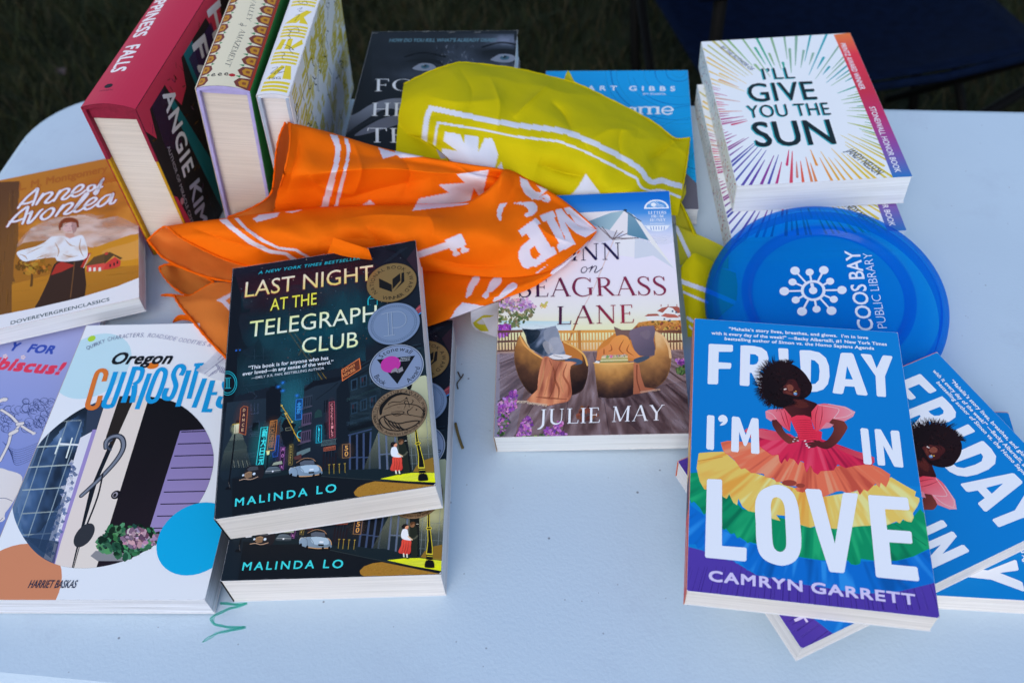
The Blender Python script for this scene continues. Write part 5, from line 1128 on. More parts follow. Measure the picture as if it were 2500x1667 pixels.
    a.poly([(1365, 765), (1420, 780), (1440, 900), (1470, 990), (1590, 1010), (1500, 1030), (1420, 1050), (1365, 1055)], C('#a86a50'), grad=((1380, 780), (1440, 1040), C('#8c5644'))); a.line([(1400, 790), (1400, 920), (1430, 1030)], 12, C('#7c4436'), smooth=5, alpha=.6)
    a.batch()
    for i in range(18): x = 1430+i*10; a.line([(x, 1030-i*1.5), (x+10, 1044-i*1.5)], 4, C('#c8b0a4'), alpha=.8)
    a.batch(False)
    sl = [(1008, 770), (1080, 762), (1250, 760), (1368, 766), (1370, 930), (1366, 1060), (1300, 1085), (1140, 1092), (1046, 1080), (1030, 960)]
    a.poly(sl, C('#a07c4c'), grad=((1180, 770), (1190, 1090), C('#33262a'))); paint(a, sl, 4.5, wick(1000, 1380, 760, 1100, (C('#241a1e'), C('#5a4030'), C('#a87c48'), C('#c8a064')), 8)); a.line([(1008, 772), (1180, 782), (1368, 768)], 12, C('#d0a468'), smooth=5)
    for i in range(5): y = 770-i*14; a.poly([(1060+i*5, y), (1320-i*2, y-8), (1322-i*2, y-20), (1064+i*5, y-12)], C(['#7e8a5c', '#c4c8a0', '#98a06c', '#d0ccb0', '#8c9468'][i]))
    a.poly([(1075, 712), (1100, 700), (1300, 698), (1318, 712), (1200, 726)], C('#b4a890')); scatter(a, [(1100, 705), (1290, 700), (1290, 716), (1110, 720)], 24, 7, [C('#c878a0'), C('#e0b8c8'), C('#7c9c6c')], .7, seed=3); a.poly([(1012, 768), (1030, 750), (1062, 758), (1056, 774)], C('#c8d4e0'))
    # blossoms in the corners
    pu = [C('#8a50ae'), C('#a868c4'), C('#683890'), C('#b888cc')]; gr = [C('#3c5a38'), C('#587a48'), C('#2c4430')]
    scatter(a, [(135, 1140), (220, 1060), (300, 1010), (310, 1060), (300, 1190), (200, 1240), (140, 1230)], 130, 9, pu, .92, seed=21); scatter(a, [(135, 1230), (210, 1230), (240, 1300), (170, 1450), (130, 1450)], 70, 9, pu+gr, .9, seed=22); scatter(a, [(300, 1440), (340, 1330), (400, 1255), (450, 1290), (440, 1400), (380, 1470)], 130, 9, pu, .92, seed=23); scatter(a, [(550, 1420), (560, 1380), (700, 1290), (730, 1300), (700, 1380), (760, 1420), (740, 1450), (560, 1450)], 90, 9, pu, .9, seed=24); scatter(a, [(300, 1450), (440, 1430), (600, 1420), (600, 1470), (300, 1480)], 50, 11, gr+[C('#90b060')], .9, seed=25)
    scatter(a, [(1750, 740), (1860, 730), (1870, 780), (1780, 790)], 40, 9, pu, .9, seed=26); scatter(a, [(1770, 820), (1880, 790), (1890, 880), (1780, 870)], 36, 15, gr, .95, seed=27); scatter(a, [(1840, 640), (1900, 620), (1900, 800), (1850, 760)], 36, 10, gr+pu[:1], .8, seed=28)
    scatter(a, [(880, 1190), (960, 1160), (980, 1220), (1060, 1250), (900, 1290), (850, 1260)], 26, 14, [C('#5c3430'), C('#7c4a40')], .8, seed=29)
    # titles
    a.use(GA); d = C('#1f1a48'); m = C('#74284a')
    serif_text(a, 'INN', (478, 443), (757, 434), (478, 352), d); serif_text(a, 'SEAGRASS', (192, 641), (1008, 628), (192, 542), d, grad=((250, 600), (560, 600), m)); serif_text(a, 'LANE', (397, 791), (828, 781), (399, 692), C('#3c1c40'), grad=((420, 740), (720, 740), C('#862a44')))
    for p in ([(560, 475), (543, 480), (535, 497), (542, 508), (558, 503), (567, 487), (560, 475)], [(567, 487), (585, 480), (597, 470)], [(597, 470), (588, 490), (580, 506)], [(583, 500), (600, 478), (615, 471), (618, 482), (608, 503), (618, 506), (635, 495), (652, 480)]): a.line(p, 5.5, d, smooth=6, taper=(.6, 1, .6))
    w = C('#e4e6f4'); serif_text(a, 'JULIE', (302, 1336), (640, 1325), (306, 1254), w); serif_text(a, 'MAY', (698, 1322), (985, 1312), (706, 1238), w)
def art_oregon(a):
    OA = crop(0, 750, 2.0109); OZ = crop(190, 790, 6.1895); a.use(OA); wh = C('#d6dff3')
    a.poly([(-300, 0), (1400, 0), (1400, 1600), (-300, 1600)], wh)
    a.ell((455, 285), 190, 205, C('#abd2ec')); a.ell((450, 154), 20, 20, C('#9ac83c')); a.ell((45, 1400), 215, 225, C('#bc7f64'), rot=0)
    # the oval photograph
    ov = spline([(590, 437), (780, 445), (900, 490), (1000, 590), (1048, 720), (1030, 850), (970, 970), (870, 1090), (770, 1160), (620, 1240), (450, 1278), (300, 1268), (190, 1215), (110, 1120), (65, 1010), (70, 920), (120, 800), (200, 660), (320, 550), (440, 480)], 8, True)
    def clipped(poly, col, grad=None, alpha=1.0):
        # Sutherland-Hodgman against the convex oval
        P = [tuple(p) for p in poly]; n = len(ov); area = sum(ov[i][0]*ov[(i+1) % n][1]-ov[(i+1) % n][0]*ov[i][1] for i in range(n)); sg = 1 if area > 0 else -1
        for i in range(n):
            A, B = ov[i], ov[(i+1) % n]; out = []
            f = lambda p: sg*((B[0]-A[0])*(p[1]-A[1])-(B[1]-A[1])*(p[0]-A[0]))
            for k in range(len(P)):
                p, q = P[k], P[(k+1) % len(P)]; fp, fq = f(p), f(q)
                if fp >= 0: out.append(p)
                if fp*fq < 0: t = fp/(fp-fq); out.append((p[0]+t*(q[0]-p[0]), p[1]+t*(q[1]-p[1])))
            P = out
            if len(P) < 3: return
        a.poly(P, col, grad=grad, alpha=alpha)
    def cline(p0, p1, w, col, alpha=1.0):
        d = np.array(p1, float)-np.array(p0, float); nn = np.array([-d[1], d[0]])/np.linalg.norm(d)*w/2; p0 = np.array(p0); p1 = np.array(p1)
        clipped([p0+nn, p1+nn, p1-nn, p0-nn], col, alpha=alpha)
    a.poly([tuple(p) for p in ov], C('#141a26'))
    clipped([(40, 380), (620, 380), (270, 1300), (40, 1300)], C('#141e2c'), grad=((400, 560), (160, 1120), C('#4a6d9c')))
    paint(a, [(330, 560), (430, 500), (270, 1230), (200, 1200), (110, 1110), (75, 960), (130, 800)], 6, lambda X, Y: ramp(.15+(1-(X+Y*.32-400)/420)*.45+.9*(fbm(X*.012, Y*.008, 3)-.5), C('#0c121c'), C('#1c2c44'), C('#3c5c8c'), C('#7c9cc8')))
    clipped([(40, 700), (230, 580), (60, 1050), (20, 1050)], C('#6a8ab8'), alpha=.5)
    for x0 in (190, 260, 330, 400): cline((x0+70, 560), (x0-140, 1180), 5, C('#8aa4bc'), .75)
    for y, al in ((678, 1), (775, .9), (885, .8), (1000, .6), (560, .35), (1105, .5)): cline((110, y+12), (400, y-6), 6, C('#b8d0dc'), .7*al)
    cline((290, 670), (385, 675), 9, C('#d8f0f0')); cline((300, 640), (270, 720), 7, C('#c8e8e8')); cline((355, 640), (325, 740), 7, C('#c8e8e8'))
    for p, c in (([(430, 480), (520, 440), (470, 610), (420, 630)], '#2c3a54'), ([(395, 640), (470, 600), (300, 1270), (215, 1230)], '#c8d2ea'), ([(455, 600), (475, 600), (330, 1050), (270, 1270), (250, 1265), (350, 930)], '#8c84c8')): clipped(p, C(c))
    rg = random.Random(3)
    for i in range(46): x = 365-i*2.6+rg.uniform(-22, 22); y = 760+i*10; clipped([(x+rg.uniform(4, 16)*math.cos(t), y+rg.uniform(4, 16)*math.sin(t)) for t in np.linspace(0, 6.28, 8)[:-1]], C(rg.choice(['#5a78b0', '#c4d0ec', '#3c5a94', '#8a9cd0'])), alpha=.6)
    clipped([(200, 1100), (330, 900), (250, 1230), (120, 1130)], C('#3c5c8c'), alpha=.5); clipped([(80, 1120), (290, 1150), (260, 1290), (120, 1250)], C('#2c4468'), alpha=.6)
    clipped([(545, 380), (660, 380), (440, 900), (350, 1290), (262, 1290), (300, 1150)], C('#cfcbd2')); clipped([(590, 430), (668, 430), (560, 690), (520, 640)], C('#231f1e')); clipped([(668, 430), (740, 430), (520, 1290), (355, 1290), (400, 1120), (480, 850)], C('#d4cdd2'))
    clipped([(735, 430), (1060, 430), (1060, 620), (890, 600), (740, 1080), (580, 1290), (470, 1290)], C('#0f0e12'), grad=((820, 480), (600, 1100), C('#1c1620')))
    clipped([(885, 606), (1080, 596), (1080, 1000), (760, 1180), (730, 1100)], C('#7a74b2'), grad=((900, 620), (850, 1100), C('#8c84c0')))
    for i in range(10): y = 612+i*59; cline((890-i*17, y), (1080, y-6), 5, C('#1c1830'))
    # ironwork
    for w, c in ((27, '#232a3a'), (14, '#6c7890')): a.line([(520, 690), (522, 660), (545, 638), (580, 632), (602, 650), (605, 690), (580, 740), (530, 800), (460, 870), (400, 925)], w, C(c), smooth=8, taper=(.8, 1, 1, 1, .9, .8))
    a.line([(545, 700), (530, 690), (530, 668), (550, 652)], 9, C('#3c4860'), smooth=6); a.line([(505, 820), (480, 930), (430, 1060)], 8, C('#20222c'), smooth=4); a.ell((414, 1118), 40, 58, C('#2c313c'), rot=-12); a.line([(392, 1170), (375, 1230), (362, 1278)], 4, C('#2c2c34'))
    a.ell((570, 920), 22, 22, C('#14121a')); a.ell((566, 920), 12, 14, C('#8a8ca0')); a.ell((564, 922), 7, 9, C('#14121a'))
    # flower tub
    clipped([(445, 1220), (470, 1195), (580, 1200), (640, 1215), (600, 1245), (480, 1245)], C('#7c8290')); scatter(a, [(470, 1170), (520, 1080), (600, 1065), (760, 1090), (790, 1150), (700, 1200), (600, 1240), (500, 1190)], 150, 11, [C('#1f4c3c'), C('#2f6a4c'), C('#4c8a68'), C('#12281f')], .95, seed=5)
    scatter(a, [(600, 1150), (620, 1100), (680, 1080), (725, 1110), (715, 1165), (650, 1190)], 90, 9, [C('#a88cac'), C('#c8aec4'), C('#7c6480'), C('#5c4460')], .95, seed=6); scatter(a, [(740, 1140), (770, 1120), (785, 1150), (750, 1165)], 20, 7, [C('#a88cac'), C('#7c6480')], .95, seed=7)
    a.ell((965, 1132), 170, 172, C('#0aa0e2'))
    # lettering
    a.use(OZ); bl = C('#1290dc'); orr = C('#c46f30')
    a.ell((1130, 635), 95, 66, C('#c87020'))
    a.text('Oregon', (505, 612), (1400, 606), (530, 440), C('#11161f'), .032, shear=.25, spacing=1.04)
    q = lambda p, c=bl, w=66, cl=False, sm=5: a.line(p, w*1.22, c, smooth=sm, closed=cl, cap=False)
    q([(395, 875), (425, 770), (400, 715), (330, 715), (275, 790), (180, 1110), (150, 1220), (175, 1270), (240, 1275), (300, 1230), (342, 1090)], orr, 62)
    q([(575, 730), (480, 1010), (400, 1200), (420, 1250), (500, 1245), (550, 1180), (705, 730)], bl, 62)
    q([(865, 650), (690, 1195)], bl, 66, sm=0); q([(850, 680), (960, 685), (975, 740), (930, 860), (840, 925)], bl, 58); q([(860, 930), (850, 1050), (820, 1195)], bl, 68)
    q([(1085, 755), (895, 1295)], bl, 62, sm=0)
    q([(1250, 690), (1320, 720), (1310, 830), (1210, 1110), (1120, 1180), (1062, 1140), (1080, 1040), (1180, 780)], bl, 60, True)
    q([(1560, 785), (1605, 690), (1570, 640), (1500, 660), (1445, 770), (1470, 880), (1480, 960), (1420, 1110), (1360, 1135), (1305, 1100), (1345, 975)], bl, 62)
    q([(1680, 708), (1512, 1255)], bl, 64, sm=0); q([(1760, 625), (1900, 615)], bl, 46, sm=0); q([(1815, 640), (1680, 1135)], bl, 60, sm=0); q([(1920, 830), (1755, 1270)], bl, 62, sm=0)
    q([(2040, 860), (1905, 1340)], bl, 66, sm=0); q([(1930, 1315), (2030, 1315)], bl, 50, sm=0); q([(2000, 1060), (2105, 1058)], bl, 46, sm=0)
    q([(2330, 760), (2240, 860), (2215, 930), (2260, 1050), (2270, 1160), (2200, 1250), (2130, 1230), (2130, 1170), (2165, 1100)], bl, 62)
    # the line of small capitals on an arch
    pts = spline([(140, 400), (460, 270), (760, 215), (1000, 205), (1240, 225), (1500, 270), (1800, 320), (2060, 365), (2300, 420)], 30); ds = np.r_[0, np.cumsum(np.linalg.norm(np.diff(pts, axis=0), axis=1))]
    s = 'QUIRKY CHARACTERS, ROADSIDE ODDITIES & OTHER'; pos = 0; L = []
    for ch in s: wd = .34 if ch in ' ,I' else .62 if ch not in 'QO&D' else .74; L.append((ch, pos, wd)); pos += wd
    for ch, p0, wd in L:
        d0 = p0/pos*2230; d1 = (p0+wd*.86)/pos*2230; A = [np.interp(d0, ds, pts[:, k]) for k in (0, 1)]; B = [np.interp(d1, ds, pts[:, k]) for k in (0, 1)]
        if ch != ' ': a.text(ch, tuple(A), tuple(B) if ch not in ',' else (A[0]+10, A[1]), (A[0]+14, A[1]-(62 if ch != ',' else 60)), mixc(C('#5a6a90'), C('#9aa4c8'), min(1, d0/1400)), .0, shear=.1)
    a.use(OA); a.text('HARRIET BASKAS', (137, 1377), (372, 1377), (143, 1339), C('#28304c'), .006, shear=.18)
def art_anne(a):
    AA = crop(0, 350, 3.1359); A2 = crop(0, 400, 6.5333); a.use(AA)
    a.poly([(-700, 0), (1300, 0), (1300, 1800), (-700, 1800)], C('#a56c20'), grad=((500, 200), (500, 1200), C('#ab741c')))
    a.glow((900, 320), 500, 260, C('#b8681c'), .6); a.poly([(-700, 330), (150, 290), (140, 700), (100, 1400), (-700, 1400)], C('#54361a'), grad=((0, 400), (140, 600), C('#6a4820')))
    a.batch(); rg = random.Random(3)
    for i in range(60): x = rg.uniform(-60, 140); y = rg.uniform(330, 1200); a.line([(x, y), (x-6, y+rg.uniform(40, 160))], rg.uniform(5, 14), C(rg.choice(['#8a5c1c', '#3c2412', '#a8741e', '#6a4418'])), alpha=.45, smooth=0, taper=(.3, 1, .2))
    a.batch(False)
    paint(a, [(140, 420), (1060, 260), (1068, 930), (140, 1080)], 7, lambda X, Y: ramp(.62*fbm(X*.006+Y*.002, Y*.012, 5)*1.5-.12, C('#8a5818'), C('#a86c1c'), C('#bc8430'), C('#cc9c5c')))
    paint(a, [(95, 1060), (700, 965), (1068, 935), (1068, 1030), (600, 1185), (95, 1290)], 6, lambda X, Y: ramp(fbm(X*.006, (Y+X*.1)*.04, 2)*1.4-.2, C('#4c3410'), C('#8a5c18'), C('#b4842c'), C('#d4a854')))
    cl = C('#c4b2ae')
    for p in ([(130, 790), (240, 650), (420, 570), (640, 560), (720, 600), (660, 680), (430, 720), (300, 760)], [(600, 640), (760, 590), (900, 560), (1060, 640), (1080, 690), (900, 760), (700, 790), (620, 740)], [(560, 560), (700, 540), (760, 590), (700, 620)], [(640, 760), (850, 720), (1000, 700), (820, 800)]): a.poly(p, cl, alpha=.3, smooth=6)
    paint(a, [(140, 800), (230, 650), (420, 570), (640, 545), (760, 580), (900, 555), (1062, 630), (1066, 690), (900, 770), (700, 800), (420, 760)], 6, lambda X, Y: np.concatenate([ramp(fbm(X*.008+Y*.004, Y*.022, 9)*1.3-.1, C('#b08a6c'), C('#c4b2b0'), C('#d4c8d0')), np.clip(fbm(X*.006, Y*.016, 4)*3-.75, 0, .95)[..., None]], -1))
    for q in ((420, 660, 230, 70), (860, 670, 250, 80), (640, 590, 200, 50)): a.glow(q[:2], q[2], q[3], C('#d0c0bc'), .6)
    a.poly([(130, 800), (300, 750), (420, 770), (420, 1000), (130, 1100)], C('#9a6820'), smooth=3, alpha=.9); a.poly([(640, 830), (800, 770), (1000, 700), (1100, 690), (1100, 960), (640, 980)], C('#b8841e')); a.poly([(780, 830), (1000, 760), (1100, 730), (1100, 860), (900, 900)], C('#cf9c4c'), alpha=.8, smooth=4)
    a.poly([(90, 1080), (400, 1000), (700, 960), (1100, 930), (1100, 1100), (600, 1250), (90, 1330)], C('#a8741e'), grad=((600, 960), (600, 1200), C('#94661c')))
    a.batch()
    for i in range(90): x = rg.uniform(90, 1060); y = rg.uniform(960, 1260)-x*.08+30; a.line([(x, y), (x+rg.uniform(60, 190), y-rg.uniform(4, 26))], rg.uniform(4, 10), C(rg.choice(['#6a4614', '#c8963c', '#5a3a12', '#d8aa54'])), alpha=.5, taper=(.2, 1, .2))
    a.batch(False)
    a.batch()
    for p, w in (([(240, 1090), (245, 1000), (225, 930)], 24), ([(240, 1000), (290, 940), (330, 930)], 12), ([(235, 980), (180, 940), (150, 940)], 12)): a.line(p, w, C('#5a3e16'), smooth=5, taper=(1, .7, .3))
    a.batch(False); scatter(a, [(130, 960), (160, 900), (330, 890), (400, 950), (340, 990), (180, 1000)], 90, 13, [C('#9a6a1e'), C('#c08a34'), C('#6a4a16')], .7, seed=4)
    # farmhouse
    a.poly([(665, 985), (665, 935), (820, 915), (830, 965)], C('#c04a44')); a.poly([(790, 970), (820, 910), (880, 870), (925, 900), (920, 940), (880, 955)], C('#b83a36')); a.poly([(650, 940), (720, 870), (800, 845), (830, 835), (870, 850), (810, 915)], C('#5a4426')); a.poly([(800, 850), (840, 832), (940, 880), (920, 890), (870, 860), (800, 925)], C('#4c3c24'))
    a.batch()
    for x in (680, 715, 755): a.poly([(x, 952), (x+18, 950), (x+18, 978), (x, 981)], C('#e0d4d8'))
    for x, y in ((838, 925), (868, 915), (893, 900)): a.poly([(x, y), (x+12, y-2), (x+12, y+22), (x, y+25)], C('#3c2020'))
    a.poly([(800, 840), (825, 830), (828, 850), (805, 858)], C('#a83a34')); a.batch(False)
    # woman
    a.poly([(440, 905), (560, 895), (640, 885), (650, 980), (648, 1180), (460, 1240), (270, 1275), (300, 1200), (370, 1050), (400, 960)], C('#34231a'), smooth=2); a.poly([(430, 930), (470, 905), (575, 935), (470, 985), (390, 1010)], C('#9a2f24')); a.line([(570, 910), (560, 1010), (540, 1180)], 8, C('#6a4a2c'), smooth=5)
    a.line([(685, 840), (630, 950)], 34, C('#a02c22'), cap=False); a.line([(690, 850), (640, 955)], 6, C('#d8c8c0'))
    bl = [(400, 715), (480, 712), (560, 718), (630, 705), (660, 770), (672, 850), (640, 890), (520, 905), (440, 900), (420, 875), (340, 880), (250, 895), (190, 905), (150, 880), (128, 840), (160, 820), (260, 795), (330, 765), (370, 735)]
    a.poly(bl, C('#d2daf0'), smooth=4)
    paint(a, bl, 6, lambda X, Y: ramp(fbm(X*.012+Y*.01, Y*.015, 3)*1.8-.25, C('#b8a8a4'), C('#d2daee'), C('#dfe5f6')))
    for p in ([(500, 740), (540, 780), (580, 790)], [(420, 760), (450, 820), (440, 870)], [(330, 790), (260, 820), (200, 850)], [(620, 730), (610, 800), (640, 870)], [(360, 850), (280, 880)], [(150, 850), (190, 865), (210, 890)], [(480, 850), (540, 870), (600, 860)]): a.line(p, 14, C('#b8987c'), smooth=6, alpha=.55, taper=(.2, 1, .2))
    a.poly([(500, 690), (560, 690), (575, 715), (535, 730), (500, 715)], C('#b8948c')); a.poly([(462, 670), (448, 640), (462, 600), (500, 572), (560, 572), (598, 595), (600, 640), (585, 610), (480, 615)], C('#7c3c1a'), smooth=4); a.ell((533, 642), 60, 62, C('#c4aab0')); a.line([(470, 640), (482, 600), (530, 580), (582, 596), (598, 640)], 16, C('#6c3416'), smooth=5); a.poly([(548, 610), (585, 620), (588, 660), (560, 690)], C('#a88a90'), alpha=.5, smooth=4)
    for x in (505, 555): a.line([(x-10, 635), (x+10, 632)], 5, C('#5a5468'))
    a.line([(518, 675), (545, 674)], 6, C('#a0685c')); a.line([(532, 645), (536, 660)], 4, C('#a8888c'))
    # white band, imprint line
    a.poly([(-700, 1460), (0, 1315), (300, 1255), (600, 1185), (900, 1095), (1075, 1025), (1300, 950), (1300, 1700), (-700, 1900)], C('#cfd8ee')); a.text('DOVEREVERGREENCLASSICS', (82, 1388), (838, 1205), (86, 1362), C('#2c4650'), .02)
    # author and brush-script title
    a.text('L. M. Montgomery', (146, 362), (820, 218), (150, 306), C('#9a5a1a'), .02)
    a.use(A2)
    strokes = [[(290, 710), (340, 640), (440, 530), (560, 430), (595, 400), (600, 430), (560, 560), (520, 665)], [(330, 640), (430, 635), (545, 590)], [(580, 655), (620, 590), (690, 480)], [(640, 570), (720, 490), (810, 460), (830, 490), (740, 590), (730, 625), (790, 620), (860, 570)], [(860, 600), (960, 430)], [(900, 530), (990, 430), (1085, 400), (1095, 440), (1000, 540), (1000, 570), (1060, 560), (1130, 500)], [(1140, 480), (1260, 440), (1330, 370), (1300, 340), (1230, 370), (1160, 450), (1150, 510), (1210, 525), (1300, 480), (1360, 430)],
               [(1480, 340), (1420, 365), (1400, 410), (1430, 440), (1500, 400), (1510, 350), (1480, 340)], [(1510, 400), (1570, 360), (1640, 260), (1620, 290), (1560, 440), (1530, 490), (1510, 460), (1560, 410), (1630, 370)],
               [(120, 1005), (170, 930), (270, 820), (390, 720), (440, 690), (440, 730), (400, 860), (360, 960)], [(160, 925), (260, 920), (390, 870)], [(460, 800), (510, 770), (450, 930), (480, 940), (560, 860), (640, 760), (680, 730)], [(760, 740), (670, 820), (660, 870), (710, 890), (800, 840), (860, 750), (830, 710), (760, 740)], [(890, 840), (1010, 660)], [(950, 760), (1050, 660), (1140, 630), (1150, 670), (1040, 780), (1040, 805), (1100, 795), (1180, 740)], [(1180, 740), (1320, 590), (1400, 490), (1370, 480), (1290, 580), (1190, 730), (1210, 770), (1290, 740), (1350, 690)], [(1350, 680), (1460, 640), (1540, 570), (1500, 545), (1420, 590), (1350, 680), (1370, 730), (1450, 710), (1560, 630)], [(1780, 490), (1680, 520), (1580, 610), (1560, 670), (1610, 680), (1710, 610), (1800, 490), (1770, 590), (1760, 640), (1810, 630), (1850, 580)]]
    for w, c in ((92, '#8a3a1c'), (58, '#d8d8f2')):
        for s in strokes: a.line(s, w, C(c), smooth=7, taper=(.8, 1, 1, 1, .8))
def art_heart(a):
    HB = crop(820, 60, 4.9); a.use(HB); rg = random.Random(8)
    a.poly([(-600, -100), (2600, -100), (2600, 2600), (-600, 2600)], C('#0e131b'))
    for q in ((2000, 230, 420, 130, '#6a7898', .6), (1500, 330, 330, 130, '#3a4a6a', .6), (1350, 450, 260, 150, '#6a7ea4', .55), (1050, 430, 420, 120, '#2c3648', .5), (1950, 500, 380, 110, '#8a96b8', .55), (900, 640, 300, 80, '#2a303c', .6), (2050, 330, 220, 60, '#1a2230', .9), (1100, 320, 360, 60, '#232834', .6)): a.glow(q[:2], q[2], q[3], C(q[4]), q[5])
    def face(X, Y):
        g = lambda x, y, rx, ry: np.exp(-((X-x)/rx)**2-((Y-y)/ry)**2)
        v = .04+.42*g(2080, 200, 360, 120)+.30*g(1480, 420, 230, 150)+.34*g(1980, 500, 330, 60)+.18*g(1000, 600, 380, 70)+.16*g(960, 400, 300, 60)-.25*g(2000, 330, 300, 60)-.2*g(1060, 400, 330, 70)
        return ramp(v*(.55+.95*fbm(X*.011, Y*.013, 3)), C('#0b0f16'), C('#2c3648'), C('#6a7a9c'), C('#a4b2cc'))
    paint(a, [(430, 110), (2140, 105), (2120, 700), (430, 700)], 9, face)
    a.batch()
    for i in range(50): x, y = rg.uniform(1200, 1640), rg.uniform(230, 470); a.line([(x, y), (x+rg.uniform(-30, 40), y+rg.uniform(10, 40))], rg.uniform(4, 9), C(rg.choice(['#1a2232', '#5a6a88', '#8090ac'])), alpha=.5)
    a.batch(False)
    for cx, cy, s in ((1060, 510, 1.0), (2010, 405, 1.1)):
        a.poly([(cx-240*s, cy-60*s), (cx-60*s, cy-100*s), (cx+160*s, cy-80*s), (cx+230*s, cy-10*s), (cx+120*s, cy-50*s), (cx-60*s, cy-60*s)], C('#06080c'), smooth=4); a.poly([(cx-150*s, cy+10*s), (cx-60*s, cy-40*s), (cx+70*s, cy-40*s), (cx+140*s, cy), (cx+60*s, cy+45*s), (cx-80*s, cy+40*s)], C('#66748e'), smooth=5)
        a.ell((cx+8*s, cy-4*s), 62*s, 52*s, C('#2c5068')); a.ell((cx+8*s, cy-12*s), 26*s, 24*s, C('#0a1018')); a.ell((cx-10*s, cy-20*s), 9*s, 8*s, C('#9ab0c4')); a.line([(cx-150*s, cy+12*s), (cx-50*s, cy-45*s), (cx+80*s, cy-42*s), (cx+150*s, cy)], 16*s, C('#06080c'), smooth=5); a.line([(cx-230*s, cy-120*s), (cx-20*s, cy-170*s), (cx+250*s, cy-120*s)], 40*s, C('#0a0c12'), smooth=5, alpha=.7)
    # a gloved hand below
    a.poly([(-300, 1100), (150, 1100), (420, 960), (660, 890), (900, 900), (1100, 1000), (900, 1060), (600, 1010), (300, 1180), (60, 1330), (-300, 1350)], C('#5c6880'), grad=((300, 1000), (300, 1250), C('#2c3444')), smooth=5); a.line([(150, 1300), (420, 1150), (600, 1060), (900, 1000)], 60, C('#151a24'), smooth=5, taper=(.6, 1, .3)); a.poly([(220, 1330), (500, 1150), (760, 1080), (1100, 1060), (800, 1180), (450, 1290)], C('#566078'), smooth=5, alpha=.8)
    w = C('#b4c4dc')
    serif_text(a, 'FOUL', (452, 800), (1480, 800), (456, 655), w); serif_text(a, 'HEART', (415, 1095), (1560, 1100), (424, 940), w); serif_text(a, 'THE', (375, 1412), (1150, 1420), (375, 1240), w)
    a.text('HOW DO YOU KILL WHAT’S ALREADY DEAD?', (638, 212), (1915, 208), (640, 172), C('#4a7088'), .02, shear=.1)
    a.batch()
    for x, y in ((470, 110), (660, 90), (1080, 90), (1390, 100), (1700, 100)): a.line([(x-40, y), (x+30, y-4)], 7, C('#9aa4b0'), alpha=.7)
    a.batch(False)
def art_gibbs(a):
    BA = crop(1320, 160, 3.4091); a.use(BA)
    a.poly([(-400, 0), (1600, 0), (1600, 1600), (-400, 1600)], C('#0a90e0')); rg = random.Random(6); a.batch()
    for cx, cy in ((250, 700), (1150, 60), (760, 1180), (1320, 760)):
        for r in range(60, 620, 46):
            t0 = rg.uniform(0, 6.28); t = np.linspace(t0, t0+rg.uniform(1.5, 4.5), 26); a.line([(cx+r*math.cos(q), cy+r*.7*math.sin(q)) for q in t], 15, C(rg.choice(['#0a78cc', '#1a9ee8'])), alpha=.55, taper=(.2, 1, .2))
    a.batch(False)
    a.poly([(980, 1000), (1120, 880), (1220, 905), (1290, 975), (1400, 1000), (1400, 1300), (900, 1300)], C('#55596e')); a.poly([(-200, 1020), (900, 1030), (1000, 1300), (-200, 1300)], C('#3f4558'))
    w = C('#cfe4f6'); a.text('STUART GIBBS', (120, 206), (1118, 214), (122, 168), w, .02, spacing=1.75); a.text('SPY SCHOOL', (850, 246), (1045, 246), (852, 232), w, .01)
    # slab lettering
    s = lambda p, wd=34: a.line(p, wd, w, cap=False)
    a.batch(); 
    for x in (830, 905, 975): s([(x, 345), (x, 400)], 30)
    s([(805, 404), (855, 404)], 14); s([(882, 404), (930, 404)], 14); s([(950, 404), (1000, 404)], 14); s([(805, 348), (840, 348)], 14); a.line([(832, 362), (855, 348), (890, 350), (906, 372)], 18, w, smooth=4, cap=False); a.line([(906, 362), (930, 348), (960, 350), (976, 372)], 18, w, smooth=4, cap=False)
    a.line([(1020, 378), (1095, 376), (1085, 352), (1055, 345), (1022, 358), (1012, 380), (1028, 402), (1062, 408), (1095, 396)], 20, w, smooth=6, cap=False)
    a.line([(780, 360), (755, 350), (740, 360)], 18, w, smooth=4); s([(785, 350), (785, 404)], 28)
    a.batch(False)
